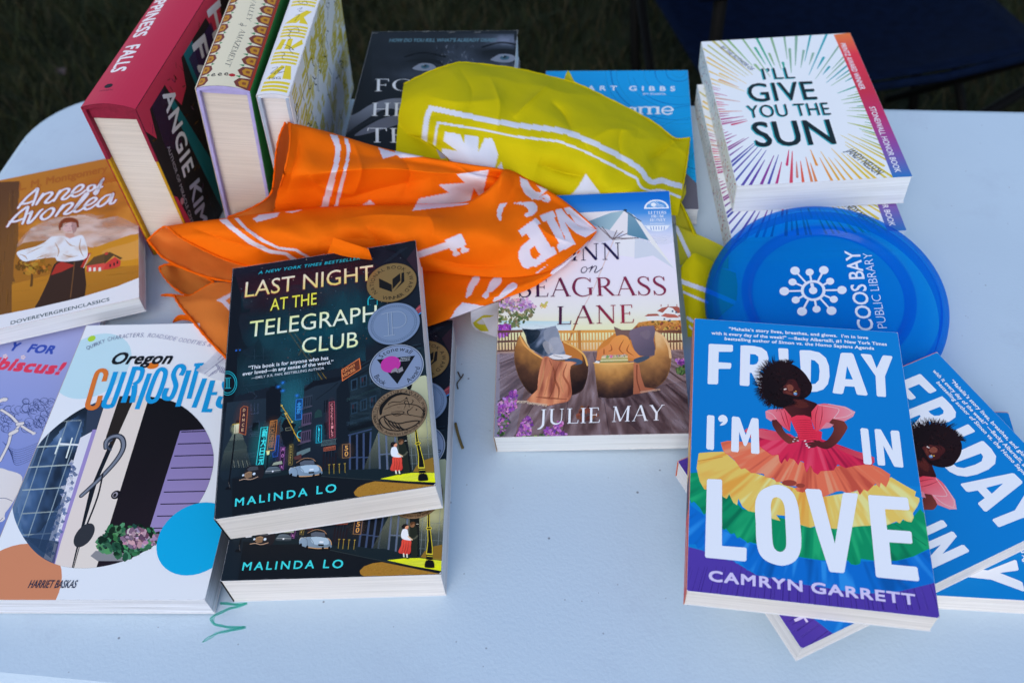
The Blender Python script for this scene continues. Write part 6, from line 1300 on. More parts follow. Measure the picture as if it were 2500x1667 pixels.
def art_hibiscus(a):
    HA = crop(0, 780, 3.0167); a.use(HA)
    a.poly([(-900, -300), (900, -300), (900, 1900), (-900, 1900)], C('#9aa6e0'), grad=((300, 100), (300, 1000), C('#5f7cce')))
    a.text('FOR', (200, 238), (385, 252), (222, 180), C('#2c48b0'), .05, shear=.1, spacing=1.05); a.text('Y', (70, 226), (125, 230), (80, 166), C('#2c48b0'), .05, shear=.1)
    rd = C('#c8385c'); a.text('Hibiscus!', (-190, 348), (440, 404), (-160, 262), rd, .055, shear=.14, spacing=1.08)
    for q in ((38, 270), (170, 278)):
        for t in np.linspace(0, 6.28, 6)[:-1]: a.ell((q[0]+11*math.cos(t), q[1]+11*math.sin(t)), 8, 8, C('#e8c0d0'))
    rg = random.Random(5); a.batch(); ink = C('#233a78')
    for i in range(70):
        x, y = rg.uniform(-120, 420), rg.uniform(600, 810); r = rg.uniform(22, 40); t = np.linspace(rg.uniform(0, 2), rg.uniform(4, 7.5), 14); a.line([(x+r*math.cos(q), y+r*.85*math.sin(q)) for q in t], 3.5, ink, alpha=.8)
        if i % 2: a.ell((x-8, y-4), 3, 3, ink, n=8); a.line([(x-6, y+9), (x+6, y+8)], 2.5, ink)
    for i in range(8): a.line([(20+i*10, 900+i*10), (120, 960+i*16), (300, 900+i*14)], 3, ink, smooth=6, alpha=.7)
    a.batch(False)
    bone = C('#cbcfdc')
    for p, w in (([(0, 600), (20, 590), (40, 590)], 34), ([(10, 665), (80, 710), (130, 760), (200, 810), (250, 838)], 18), ([(150, 770), (110, 820), (80, 850), (60, 920), (0, 1040)], 20), ([(80, 840), (120, 820)], 34), ([(130, 770), (165, 765)], 28)):
        a.line(p, w+7, ink, smooth=4); a.line(p, w, bone, smooth=4)
    a.ell((250, 838), 13, 13, bone)
    a.poly([(-900, 1110), (-100, 1090), (60, 1110), (165, 1160), (120, 1300), (40, 1420), (-60, 1500), (-900, 1500)], C('#ccd2e2'), smooth=4); a.line([(-20, 1315), (40, 1315), (90, 1335)], 4, ink, smooth=4); a.line([(0, 1480), (20, 1460)], 4, ink)
# ---- jackets of the three standing hardcovers
def spine_falls(a, t, L):
    SP = crop(180, 0, 2.8); a.use(SP); w = C('#d8d4e8')
    # letters run down the spine, their feet to the left
    a.text('HAPPINESS', (608, -92), (400, 256), (688, -76), w, .03, spacing=1.05)
    a.text('FALLS', (360, 318), (250, 498), (452, 334), w, .03, spacing=1.05)
    a.ell((242, 598), 27, 22, C('#1c1420')); a.text('HOGARTH', (176, 632), (268, 634), (178, 622), C('#3c1830'), .0)
def face_falls(f, L, w):
    rg = random.Random(12); P = lambda y, z: (y, z)
    rect = lambda y0, y1, z0, z1, c, al=1.0: f.poly([(y0, z0), (y1, z0), (y1, z1), (y0, z1)], c, local=True, alpha=al)
    # red page torn away in panels that show a night wood
    red = C('#a82c4c'); rect(0, L, -w, 0, C('#15121a'))
    rect(0, L, -.012, 0, red)
    f.poly([(0, 0), (.020, 0), (.010, -.035), (0, -.02)], red, local=True); f.poly([(.045, 0), (.090, 0), (.076, -.034), (.060, -.040), (.050, -.02)], red, local=True); f.poly([(.14, 0), (.18, 0), (.17, -.03), (.15, -.03)], red, local=True); f.poly([(0, -w), (.012, -w), (.004, -.09), (0, -.085)], red, local=True)
    f.batch()
    for i in range(170):
        y, z = rg.uniform(.002, L), rg.uniform(-w, -.012); c = C(rg.choice(['#4a3418', '#6a4c1c', '#3a2440', '#2c3030', '#5a2c20', '#182028', '#4c3468'])); a0 = rg.uniform(0, 3); l = rg.uniform(.002, .008); f.line([(y, z), (y+l*math.cos(a0), z+l*math.sin(a0))], rg.uniform(.0006, .0018), c, local=True, alpha=.55)
    f.batch(False)
    tl = C('#12667a'); f.poly([(.045, -.03), (.052, -.028), (.085, -w), (.06, -w)], tl, local=True, alpha=.8); f.poly([(.09, -.012), (.11, -.012), (.10, -.08), (.092, -.08)], tl, local=True, alpha=.9); f.poly([(.095, -.02), (.15, -.02), (.15, -.09), (.1, -.08)], C('#33205a'), local=True, alpha=.7); f.poly([(.02, -.012), (.044, -.012), (.04, -.07), (.016, -.05)], C('#2a1838'), local=True, alpha=.8)
    # letters run along the panel: their feet towards the reader's left
    wt = C('#b8c4dc'); f.cr = lambda q: q; f.to = lambda y, z: (y, z)
    f.text('ANGIE', (.040, -.016), (.024, -.086), (.060, -.016), wt, .02, spacing=1.15); f.text('KIM', (.026, -.098), (.014, -.135), (.046, -.098), C('#8c98b8'), .02)
    f.text('HAPPI', (.150, -.010), (.128, -.120), (.178, -.010), wt, .03, spacing=1.1); f.text('FALLS', (.108, -.016), (.086, -.120), (.134, -.016), wt, .03, spacing=1.1)
    f.text('AUTHOR OF MIRACLE CREEK', (.018, -.050), (.006, -.128), (.0225, -.050), C('#8a90a4'), .004)
    f.poly([(.008+.003*math.cos(q), -.098+.003*math.sin(q)) for q in np.linspace(0, 6.28, 11)[:-1]], C('#9a7080'), local=True)
def spine_valley(a, t, L):
    SV = crop(420, 0, 4.9); a.use(SV); ink = C('#2c303c')
    serif_text(a, 'VALLEY', (962, 0), (890, 268), (1015, 14), ink, weight=1.1); serif_text(a, 'AMAZEMENT', (826, 372), (634, 805), (886, 392), ink, weight=1.1); a.line([(835, 330), (820, 318), (832, 300), (850, 318), (838, 336)], 6, ink, smooth=4); a.line([(800, 312), (880, 336), (892, 330)], 6, ink, smooth=4); serif_text(a, 'THE', (1010, -190), (975, -60), (1060, -180), ink)
    a.batch(); rg = random.Random(1)
    for side in (0, 1):
        n = 16; pit = L/n
        for i in range(n):
            y = (i+.5)*pit; x0 = .0006 if side == 0 else t-.0042; s = 1 if side == 0 else -1; wd = .0080 if side == 0 else .0118
            xe = x0 if side == 0 else t-.0016
            f = lambda k, q: (xe+s*wd*k, y+pit*q)
            a.poly([f(0, -.5), f(.75, -.36), f(1, 0), f(.75, .36), f(0, .5)], C('#683634'), local=True); a.poly([f(.1, -.30), f(.55, -.28), f(.72, 0), f(.55, .28), f(.1, .30)], C('#a87c26'), local=True); a.poly([f(.22, -.1), f(.4, -.12), f(.5, 0), f(.4, .12), f(.22, .1)], C('#7c4a28'), local=True); a.poly([f(.7, .40), f(1.02, .5), f(.7, .60)], C('#2c7a50'), local=True)
    a.batch(False)
    a.poly([(t-.0016, 0), (t, 0), (t, L), (t-.0016, L)], C('#8a2c1c'), local=True)
    for i, x in enumerate((498, 578, 655)): a.line([(x-12, 912), (x+14, 908), (x+12, 898), (x-4, 896), (x-22, 912), (x-8, 924), (x+22, 922)], 10, C('#14141c'), smooth=5)
    a.ell((722, 920), 34, 27, C('#9a2430'))
def face_valley(f, L, w):
    rg = random.Random(2); f.batch()
    for i in range(150): y, z = rg.uniform(0, L), rg.uniform(-w, 0); c = C(rg.choice(['#2c8a44', '#14502c', '#4a9a4c', '#0e3c24', '#86a850'])); a0 = rg.uniform(0, 3); l = rg.uniform(.003, .012); f.line([(y, z), (y+l*math.cos(a0), z+l*math.sin(a0)*.6)], rg.uniform(.0008, .003), c, local=True, alpha=.6, taper=(.2, 1, .2))
    f.batch(False)
def spine_sourdough(a, t, L):
    SV = crop(420, 0, 4.9); a.use(SV); ye = C('#c8bc30'); ink = C('#1c2436')
    bar = lambda y0, y1, x0=.10, x1=.93: a.poly([(t*x0, y0), (t*x1, y0), (t*x1, y1), (t*x0, y1)], ye, local=True)
    a.batch()
    for y in (.004, .0085, .0135): bar(y, y+.0032)
    for y in (.0405, .045, .0495, .054): bar(y, y+.0028)
    for y in (.078, .0825, .087, .0915): bar(y, y+.0028)
    for y in (.125, .130, .135, .16, .165, .17): bar(y, y+.003)
    a.batch(False)
    for p in ([(.12, .020), (.35, .020), (.62, .037), (.50, .038)], [(.66, .020), (.92, .021), (.80, .038), (.62, .038)], [(.1, .060), (.3, .060), (.36, .074), (.2, .075)], [(.40, .060), (.60, .060), (.58, .075), (.42, .075)], [(.66, .060), (.94, .070), (.86, .076), (.60, .064)], [(.1, .098), (.5, .098), (.9, .118), (.7, .118)], [(.6, .098), (.9, .098), (.6, .112)]): a.poly([(t*x, y) for x, y in p], ye, local=True)
    for s in ([(1505, 20), (1540, 60), (1590, 30), (1620, 60), (1560, 70)], [(1500, 130), (1560, 110), (1520, 150), (1570, 150)], [(1480, 200), (1530, 190), (1490, 240), (1470, 268)], [(1385, 360), (1440, 400), (1520, 395), (1500, 350), (1430, 380), (1400, 440)], [(1380, 440), (1420, 470), (1390, 500)], [(1330, 545), (1380, 560), (1430, 590), (1340, 590)], [(1380, 560), (1460, 610), (1400, 600), (1450, 655)], [(1310, 640), (1350, 660), (1320, 700), (1340, 730)], [(1200, 825), (1270, 820), (1180, 890), (1290, 850), (1220, 900), (1320, 880)], [(1290, 830), (1345, 825), (1270, 880), (1350, 870)]): a.line(s, 5.5, ink, smooth=5)
    a.text('FSG', (1158, 962), (1300, 962), (1165, 936), C('#4a4a4a'), .01)
def face_sourdough(f, L, w):
    rg = random.Random(14); ye = C('#b8b04a'); f.batch()
    for i in range(150):
        y0, z0 = rg.uniform(0, L), rg.uniform(-w, -.010); l = rg.uniform(.008, .026); wd = rg.uniform(.0018, .0042); a0 = rg.choice([0, 0, .12, -.12, 1.57, 1.2, .5]); n = rg.choice([1, 2, 3, 3])
        for k in range(n):
            dy, dz = -math.sin(a0)*(wd*1.6)*k, math.cos(a0)*(wd*1.6)*k
            f.line([(y0+dy, z0+dz), (y0+dy+l*math.sin(a0+1.57)*.9, z0+dz-l*math.cos(a0+1.57)*.9)], wd, ye, local=True, cap=False)
    f.batch(False); f.batch(); ink = C('#22262c')
    for i in range(46):
        y, z = rg.uniform(.005, L-.01), rg.uniform(-w+.01, -.014); p = [(y, z)]
        for k in range(rg.randint(2, 4)): p.append((p[-1][0]+rg.uniform(-.006, .006), p[-1][1]-rg.uniform(.001, .006)))
        f.line(p, .0010, ink, smooth=4, local=True)
    f.batch(False)
    f.line([(.006, -.036), (.010, -.022), (.016, -.018), (.016, -.028), (.008, -.030)], .0012, ink, smooth=5, local=True); f.line([(.060, -.020), (.058, -.034), (.066, -.036)], .0012, ink, smooth=5, local=True)
# ------------------------------------------------------------------ books
def page_mat(name, col, lines=0.2):
    m, n, l, b = nodes_of(name)
    tc = n.new('ShaderNodeTexCoord'); mp = n.new('ShaderNodeMapping'); mp.inputs['Scale'].default_value = (10, 10, 900)
    l.new(tc.outputs['Object'], mp.inputs['Vector'])
    t = n.new('ShaderNodeTexNoise'); t.inputs['Scale'].default_value = 1.0; t.inputs['Detail'].default_value = 3; l.new(mp.outputs['Vector'], t.inputs['Vector'])
    r = n.new('ShaderNodeValToRGB'); e = r.color_ramp.elements
    e[0].position = 0.3; e[0].color = (*[c*(1-lines) for c in col], 1); e[1].position = 0.65; e[1].color = (*col, 1)
    l.new(t.outputs['Fac'], r.inputs['Fac'])
    # faint yellowing in broad patches
    t3 = n.new('ShaderNodeTexNoise'); t3.inputs['Scale'].default_value = 16; l.new(tc.outputs['Object'], t3.inputs['Vector'])
    mx = n.new('ShaderNodeMix'); mx.data_type = 'RGBA'; mx.blend_type = 'MULTIPLY'; mx.inputs['Factor'].default_value = 0.5
    l.new(r.outputs['Color'], mx.inputs['A'])
    r3 = n.new('ShaderNodeValToRGB'); r3.color_ramp.elements[0].color = (0.86, 0.83, 0.80, 1); r3.color_ramp.elements[0].position = 0.3; r3.color_ramp.elements[1].color = (1, 1, 1, 1); r3.color_ramp.elements[1].position = 0.7
    l.new(t3.outputs['Fac'], r3.inputs['Fac']); l.new(r3.outputs['Color'], mx.inputs['B'])
    l.new(mx.outputs['Result'], b.inputs['Base Color'])
    b.inputs['Roughness'].default_value = 0.85; b.inputs['Specular IOR Level'].default_value = 0.15
    bp = n.new('ShaderNodeBump'); bp.inputs['Strength'].default_value = 0.5; bp.inputs['Distance'].default_value = 0.0006
    l.new(t.outputs['Fac'], bp.inputs['Height']); l.new(bp.outputs['Normal'], b.inputs['Normal'])
    return m
PAGES_CREAM = page_mat('pages_cream', (0.77, 0.735, 0.71)); PAGES_WHITE = page_mat('pages_white', (0.82, 0.83, 0.84), 0.16)
PAGES_WARM = page_mat('pages_warm', (0.70, 0.63, 0.55)); PAGES_GREY = page_mat('pages_grey', (0.76, 0.79, 0.80))
PAGES_LOOSE = page_mat('pages_loose', (0.76, 0.78, 0.84), 0.35)

def pose(x, y, th, ku, kv, h, z0):
    ox, oy = x + math.sin(th)*h/2, y - math.cos(th)*h/2
    return Matrix.Translation((ox, oy, TABLE_Z+z0)) @ Matrix.Rotation(th, 4, 'Z') @ Matrix.Rotation(-kv, 4, 'Y') @ Matrix.Rotation(ku, 4, 'X')
def cover_reader(M, z):
    """measured photo point -> (x, y) on a cover lying in the plane z of frame M"""
    Mi = np.array(M.inverted()); o = Mi[:3, :3] @ np.array(CAM_O) + Mi[:3, 3]
    def f(px, py):
        d = Mi[:3, :3] @ ray(px, py); k = (z-o[2])/d[2]
        return (o[0]+k*d[0], o[1]+k*d[1])
    return f
def side_reader(M, x):
    Mi = np.array(M.inverted()); o = Mi[:3, :3] @ np.array(CAM_O) + Mi[:3, 3]
    def f(px, py):
        d = Mi[:3, :3] @ ray(px, py); k = (x-o[0])/d[0]
        return (o[1]+k*d[1], o[2]+k*d[2])
    return f
CARD = 0.0004; COVER_TOP = [0.0]; CARD_WHITE = (0.72, 0.72, 0.72)
def paperback(name, label, group, M, w, h, t, base, art_fn, spine_col, spine_fn=None, pages=PAGES_CREAM, flap=0.0):
    root = empty(name, M, label, 'book', group)
    bm = bmesh.new(); add_box(bm, -w/2+0.0003, w/2-0.0006, 0.0006, h-0.0006, CARD, t-CARD-0.0002)
    from_bm('page_block', bm, pages, root)
    a = Art(lambda px, py: cover_reader(M, t)(px, py), 0.00031)
    rd = cover_reader(M, t); a.to = rd
    a.W, a.H = w, h
    a.clip_rect(-w/2+0.0001, w/2-0.0001, 0.0001, h-0.0001)
    a.z = 0.00002
    a.poly([(-w/2, 0), (w/2, 0), (w/2, h), (-w/2, h)], base, local=True)
    if art_fn: art_fn(a); a.cr = lambda p: p
    wear(a, int(h*1e5)+int(t*1e5))
    COVER_TOP[0] = a.z
    art_object('front_cover', a, Matrix.Translation((0, 0, t)), root, CARD_WHITE, (-w/2, w/2, 0, h, CARD))
    # spine, printed on its outer face
    s = Art(side_reader(M, -w/2-CARD), 0.00031); s.z = 0.00002; s.clip_rect(0.0001, h-0.0001, 0.0001, t-0.0001)
    s.poly([(0, 0), (h, 0), (h, t), (0, t)], spine_col, local=True)
    if spine_fn: spine_fn(s, h, t)
    # print plane (y, z) -> x = -w/2
    Ms = Matrix(((0, 0, -1, -w/2-CARD), (1, 0, 0, 0), (0, 1, 0, 0), (0, 0, 0, 1)))
    art_object('spine', s, Ms, root, spine_col, (0, h, 0, t, CARD))
    bm = bmesh.new(); add_box(bm, -w/2, w/2, 0, h, 0, CARD)
    o = from_bm('back_cover', bm, INK, root)
    ca = o.data.color_attributes.new('Col', 'FLOAT_COLOR', 'POINT'); ca.data.foreach_set('color', np.tile((*CARD_WHITE, 1.0), (len(o.data.vertices), 1)).astype(np.float32).ravel())
    return root
def copy_thing(root, M, label):
    r = root.copy(); COL.objects.link(r); r.matrix_world = M; r['label'] = label
    for ch in root.children:
        c = ch.copy(); COL.objects.link(c); c.parent = r
        for g in ch.children:
            d = g.copy(); COL.objects.link(d); d.parent = c
    return r
bpy.context.view_layer.update()

# the stack of three at the right
FW, FH, FT = 0.1397, 0.2096, 0.0185
MF1 = pose(0.1783, 0.3207, -0.2121, 0, 0, FH, 2*FT); MF2 = pose(0.2243, 0.3012, -1.2269, 0, 0, FH, FT); MF3 = pose(0.2244, 0.3061, -1.7282, 0, 0, FH, 0)
gF = 'copies of the blue paperback with a rainbow dress on the cover'
bF = paperback('paperback_book', 'blue paperback with a rainbow ruffled dress, top of its stack and fully in view', gF, MF1, FW, FH, FT, C('#0a78cc'), art_friday, C('#b06050'), spine_friday, PAGES_CREAM)
copy_thing(bF, MF2, 'slanted blue paperback in the middle of its stack, letters running down to the right')
copy_thing(bF, MF3, 'blue paperback lying crosswise at the bottom of its stack, mostly hidden')
# the two dark novels
TW, TH, TT = 0.1397, 0.2096, 0.03056
MT1 = pose(-0.129, 0.4148, 0.0487, 0.0532, 0.0384, TH, 0.0325); MT2 = pose(-0.1199, 0.3782, -0.0634, 0, 0, TH, 0)
gT = 'copies of the dark paperback with a night street on the cover'
bT = paperback('paperback_book', 'dark paperback with neon night street and round seals, upper one resting on orange cloth', gT, MT1, TW, TH, TT, C('#141c2c'), art_telegraph, C('#10141c'), None, PAGES_CREAM)
add_seals(bT, MT1, TT)
copy_thing(bT, MT2, 'dark paperback with a neon night street lying flat on the table under its twin')
# the two white novels
SW, SH, ST = 0.1397, 0.2096, 0.02796
MS1 = pose(0.2686, 0.6729, -0.0604, -0.012, 0.006, SH, ST+0.0008); MS2 = pose(0.2611, 0.6423, -0.0604, 0, 0, SH, 0)
gS = 'copies of the white paperback with coloured rays on the cover'
bS = paperback('paperback_book', 'white paperback with bursting rainbow rays and black hand lettering, upper of the pair', gS, MS1, SW, SH, ST, C('#d8e0f2'), art_sun, C('#c4d0de'), spine_sun, PAGES_GREY)
copy_thing(bS, MS2, 'white paperback with coloured rays under its twin, partly beneath the blue flying disc')
# single paperbacks
MG = pose(0.0613, 0.4792, -0.1008, 0.1196, 0.0277, 0.2213, 0.002)
paperback('paperback_book', 'paperback with two wicker chairs under a beach umbrella on its cover', None, MG, 0.1365, 0.2213, 0.0225, C('#c9cfe6'), art_seagrass, C('#8a7a70'), None, PAGES_GREY)
MO = pose(-0.2714, 0.3919, -0.098, 0.0109, 0.0071, 0.2295, 0.001)
paperback('paperback_book', 'white guidebook with a big oval door photo and blue tall lettering', None, MO, 0.1513, 0.2295, 0.0211, C('#d2dcf2'), art_oregon, C('#9a9090'), None, PAGES_LOOSE)
MA = pose(-0.3799, 0.6184, 0.1958, -0.0182, -0.0032, 0.1981, 0.0125)
paperback('paperback_book', 'golden brown paperback with a woman in a white blouse, beside the red standing book', None, MA, 0.132, 0.1981, 0.0161, C('#b87a1e'), art_anne, C('#8a5a14'), None, PAGES_GREY)
MB = pose(0.1131, 0.6995, -0.1413, -0.010, 0, 0.2038, 0.0022)
paperback('paperback_book', 'bright blue paperback with slab lettering half hidden under the yellow bandana', None, MB, 0.14, 0.2038, 0.017, C('#0a86d8'), art_gibbs, C('#0a6ab0'), None, PAGES_GREY)
MH = pose(-0.0508, 0.7073, -0.1198, 0, -0.0147, 0.21, 0.041)
paperback('paperback_book', 'black paperback with staring eyes and silver serif letters behind the yellow bandana', None, MH, 0.1401, 0.21, 0.0301, C('#14181f'), art_heart, C('#1c2022'), None, PAGES_GREY)
MHB = pose(-0.0512, 0.7040, -0.1255, 0, 0, 0.212, 0)
paperback('paperback_book', 'dark paperback lying under the black book with the eyes', None, MHB, 0.141, 0.212, 0.0385, C('#14181f'), None, C('#26282a'), None, PAGES_GREY)
# thin picture book at the left edge
HW, HH, HT = 0.24, 0.27, 0.007
e1 = np.array([math.cos(-0.098), math.sin(-0.098)]); e2 = np.array([-e1[1], e1[0]])
oc = np.array([-0.2714, 0.3919]) - e1*(0.1513/2+0.0012)
tr = oc + e2*0.155
cH = tr - e1*HW/2 - e2*HH/2
MHI = pose(cH[0], cH[1], -0.098, 0, 0, HH, 0)
paperback('picture_book', 'thin lavender blue picture book with skeleton drawings under the white guidebook', None, MHI, HW, HH, HT, C('#7d92d6'), art_hibiscus, C('#5566a8'), None, PAGES_WHITE)

# ---- three hardcovers standing on their fore-edges, spines up
def hardcover(name, label, o, yaw, lean, t, w, L, board, bulge, pages, spine_base, spine_fn, face_base, face_fn, left_base, lining, gap, quarter=None):
    s = np.array([math.sin(yaw), math.cos(yaw), 0]); r = np.array([math.cos(yaw), -math.sin(yaw), 0]); d = np.array([0, 0, -1.0])
    r2 = r*math.cos(lean)+d*math.sin(lean); u2 = -(d*math.cos(lean)-r*math.sin(lean))
    M = Matrix((( r2[0], s[0], u2[0], o[0]), (r2[1], s[1], u2[1], o[1]), (r2[2], s[2], u2[2], o[2]+TABLE_Z), (0, 0, 0, 1)))
    base = M @ Matrix.Translation((t/2, L/2, -w))
    root = empty(name, base, label, 'book')
    K = base.inverted() @ M                        # local (x right, y away, z up from the spine) -> root space
    bt = 0.0028
    bm = bmesh.new(); add_box(bm, bt, t-bt, 0.0045, L-0.0045, -w+0.006, -gap)
    bmesh.ops.transform(bm, matrix=K, verts=bm.verts); from_bm('page_block', bm, pages, root)
    for nm, x0, x1 in (('back_board', 0, bt), ('front_board', t-bt, t)):
        bm = bmesh.new()
        if quarter:
            add_box(bm, x0, x1, 0, L, -quarter[0], -0.002, 0.0004)
            n0 = len(bm.faces); add_box(bm, x0+0.0002, x1-0.0002, 0.0002, L-0.0002, -w, -quarter[0]+0.0004, 0.0004)
            for i, f in enumerate(bm.faces): f.material_index = 1 if i >= n0 else 0
            bmesh.ops.transform(bm, matrix=K, verts=bm.verts); from_bm(nm, bm, [board, quarter[1]], root)
        else:
            add_box(bm, x0, x1, 0, L, -w, -0.002, 0.0005)
            bmesh.ops.transform(bm, matrix=K, verts=bm.verts); from_bm(nm, bm, board, root)
    # case spine under the jacket: a rounded strip
    bm = bmesh.new(); N = 14; rows = []
    for i in range(N+1):
        x = 0.0003+(t-0.0006)*i/N; zz = bulge*(1-((x-t/2)/(t/2))**2)
        rows.append([bm.verts.new((x, y, zz-off)) for y in (0.001, L-0.001) for off in (0.0005, 0.0035)])
    for A, B in zip(rows, rows[1:]):
        bm.faces.new((A[0], A[2], B[2], B[0])); bm.faces.new((A[1], B[1], B[3], A[3])); bm.faces.new((A[0], B[0], B[1], A[1])); bm.faces.new((A[2], A[3], B[3], B[2]))
    add_box(bm, bt+.0001, t-bt-.0001, .0030, L-.0030, -gap, -.0010)          # turned-in lining above the pages
    bmesh.ops.transform(bm, matrix=K, verts=bm.verts); from_bm('case_spine', bm, lining, root)
    # dust jacket spine (x across, y along), bowed
    rd = cover_reader(M, bulge*0.6)
    a = Art(rd, 0.00036); a.z = 0.00002; a.W, a.H = t, L; a.clip_rect(0, t, 0.0004, L)
    NS = 12
    for i in range(NS): a.z = 0.00001; a.poly([(t*i/NS, 0), (t*(i+1)/NS, 0), (t*(i+1)/NS, L), (t*i/NS, L)], spine_base, local=True)
    if spine_fn: spine_fn(a, t, L)
    a.cuts = [t*i/NS for i in range(1, NS)]
    so = art_object('jacket_spine', a, None, root)
    co = np.empty(len(so.data.vertices)*3, np.float32); so.data.vertices.foreach_get('co', co); co = co.reshape(-1, 3)
    co[:, 2] += bulge*(1-((co[:, 0]-t/2)/(t/2))**2)+0.0002
    kk = np.array(K); co = co @ kk[:3, :3].T + kk[:3, 3]; so.data.vertices.foreach_set('co', co.astype(np.float32).ravel()); so.data.update()
    # jacket front panel on the right: print plane (y, z) at x = t
    f = Art(side_reader(M, t), 0.00036); f.z = 0.00002; f.clip_rect(0.0004, L, -w+0.001, 0)
    f.poly([(0, 0), (L, 0), (L, -w), (0, -w)], face_base, local=True)
    if face_fn: face_fn(f, L, w)
    Mf = K @ Matrix(((0, 0, 1, t+0.0004), (1, 0, 0, 0), (0, 1, 0, 0), (0, 0, 0, 1)))
    art_object('jacket_front', f, Mf, root, face_base, (0.0004, L, -w+0.001, 0.0, 0.0003))
    g = Art(lambda x, y: (x, y), 1.0); g.z = 0.00002
    g.poly([(0, 0), (L, 0), (L, -w), (0, -w)], left_base, local=True)
    Mg = K @ Matrix(((0, 0, -1, -0.0004), (1, 0, 0, 0), (0, 1, 0, 0), (0, 0, 0, 1)))
    art_object('jacket_back', g, Mg, root, left_base, (0.0004, L, -w+0.001, 0.0, 0.0003))
    return root
RED_CLOTH = mat('red_book_cloth', (0.23, 0.012, 0.035), 0.7, 0.2, 0.12, 300, 0.3, 900)
GOLD_CLOTH = mat('gold_book_cloth', (0.46, 0.24, 0.006), 0.7, 0.2, 0.12, 300, 0.3, 900)
LAV = mat('lavender_paper', (0.38, 0.35, 0.62), 0.7, 0.2, 0.08, 120)
GREYB = mat('grey_board', (0.34, 0.40, 0.50), 0.6, 0.2, 0.1, 120)
WHITEB = mat('white_board', (0.62, 0.64, 0.70), 0.6, 0.2, 0.06, 120)
hardcover('hardcover_book', 'thick red hardcover standing on its fore-edge with white spine letters', (-0.3077, 0.6123, 0.1575), 0.2033, 0.0009, 0.0436, 0.157, 0.236, RED_CLOTH, 0.004, PAGES_WARM,
          C('#a82c4c'), spine_falls, C('#15131a'), face_falls, C('#a82c4c'), RED_CLOTH, 0.0115, (0.050, GOLD_CLOTH))
hardcover('hardcover_book', 'standing hardcover with pale spine, ornamental brown borders and green front', (-0.2251, 0.6298, 0.1535), 0.09, 0.1155, 0.0416, 0.153, 0.236, LAV, 0.0035, PAGES_WARM,
          C('#c6c8bd'), spine_valley, C('#1d6a35'), face_valley, C('#c6c8bd'), LAV, 0.0055)
hardcover('hardcover_book', 'white hardcover with yellow bars and signed in black, rightmost of the standing books', (-0.1795, 0.6247, 0.1455), 0.1126, 0.0656, 0.0247, 0.145, 0.215, GREYB, 0.002, PAGES_CREAM,
          C('#ccd6ec'), spine_sourdough, C('#ccd6ec'), face_sourdough, C('#ccd6ec'), WHITEB, 0.004)
# ------------------------------------------------------------------ bandanas
def cloth_mat(name, rough=0.75, trans=0.2):
    m, n, l, b = nodes_of(name)
    a = n.new('ShaderNodeAttribute'); a.attribute_name = 'Col'
    l.new(a.outputs['Color'], b.inputs['Base Color']); b.inputs['Roughness'].default_value = rough; b.inputs['Specular IOR Level'].default_value = 0.06
    b.inputs['Sheen Weight'].default_value = 0.0
    tc = n.new('ShaderNodeTexCoord')
    w1 = n.new('ShaderNodeTexWave'); w1.inputs['Scale'].default_value = 420; w1.bands_direction = 'X'; l.new(tc.outputs['Object'], w1.inputs['Vector'])
    w2 = n.new('ShaderNodeTexWave'); w2.inputs['Scale'].default_value = 420; w2.bands_direction = 'Y'; l.new(tc.outputs['Object'], w2.inputs['Vector'])
    ad = n.new('ShaderNodeMath'); ad.operation = 'ADD'; l.new(w1.outputs['Fac'], ad.inputs[0]); l.new(w2.outputs['Fac'], ad.inputs[1])
    cr = n.new('ShaderNodeTexNoise'); cr.inputs['Scale'].default_value = 30; cr.inputs['Detail'].default_value = 3; l.new(tc.outputs['Object'], cr.inputs['Vector'])
    b1 = n.new('ShaderNodeBump'); b1.inputs['Strength'].default_value = 0.38; b1.inputs['Distance'].default_value = 0.004; l.new(cr.outputs['Fac'], b1.inputs['Height'])
    vo = n.new('ShaderNodeTexVoronoi'); vo.feature = 'SMOOTH_F1'; vo.inputs['Scale'].default_value = 17; vo.inputs['Smoothness'].default_value = 0.25
    wn_ = n.new('ShaderNodeTexNoise'); wn_.inputs['Scale'].default_value = 7; l.new(tc.outputs['Object'], wn_.inputs['Vector']); mv = n.new('ShaderNodeMix'); mv.data_type = 'VECTOR'; mv.inputs['Factor'].default_value = 0.18; l.new(tc.outputs['Object'], mv.inputs['A']); l.new(wn_.outputs['Color'], mv.inputs['B']); l.new(mv.outputs['Result'], vo.inputs['Vector'])
    bv = n.new('ShaderNodeBump'); bv.inputs['Strength'].default_value = 0.55; bv.inputs['Distance'].default_value = 0.012; l.new(vo.outputs['Distance'], bv.inputs['Height']); l.new(bv.outputs['Normal'], b1.inputs['Normal'])
    b2 = n.new('ShaderNodeBump'); b2.inputs['Strength'].default_value = 0.12; b2.inputs['Distance'].default_value = 0.0003; l.new(ad.outputs['Value'], b2.inputs['Height']); l.new(b1.outputs['Normal'], b2.inputs['Normal'])
    l.new(b2.outputs['Normal'], b.inputs['Normal'])
    tr = n.new('ShaderNodeBsdfTranslucent'); l.new(a.outputs['Color'], tr.inputs['Color'])
    mx = n.new('ShaderNodeMixShader'); mx.inputs['Fac'].default_value = trans
    l.new(b.outputs['BSDF'], mx.inputs[1]); l.new(tr.outputs['BSDF'], mx.inputs[2]); l.new(mx.outputs['Shader'], n['Material Output'].inputs['Surface'])
    return m
def in_poly(X, Y, poly):
    P = np.array(poly, float); ins = np.zeros(X.shape, bool); j = len(P)-1
    for i in range(len(P)):
        xi, yi, xj, yj = P[i, 0], P[i, 1], P[j, 0], P[j, 1]
        c = ((yi > Y) != (yj > Y)) & (X < (xj-xi)*(Y-yi)/(yj-yi+1e-12)+xi); ins ^= c; j = i
    return ins
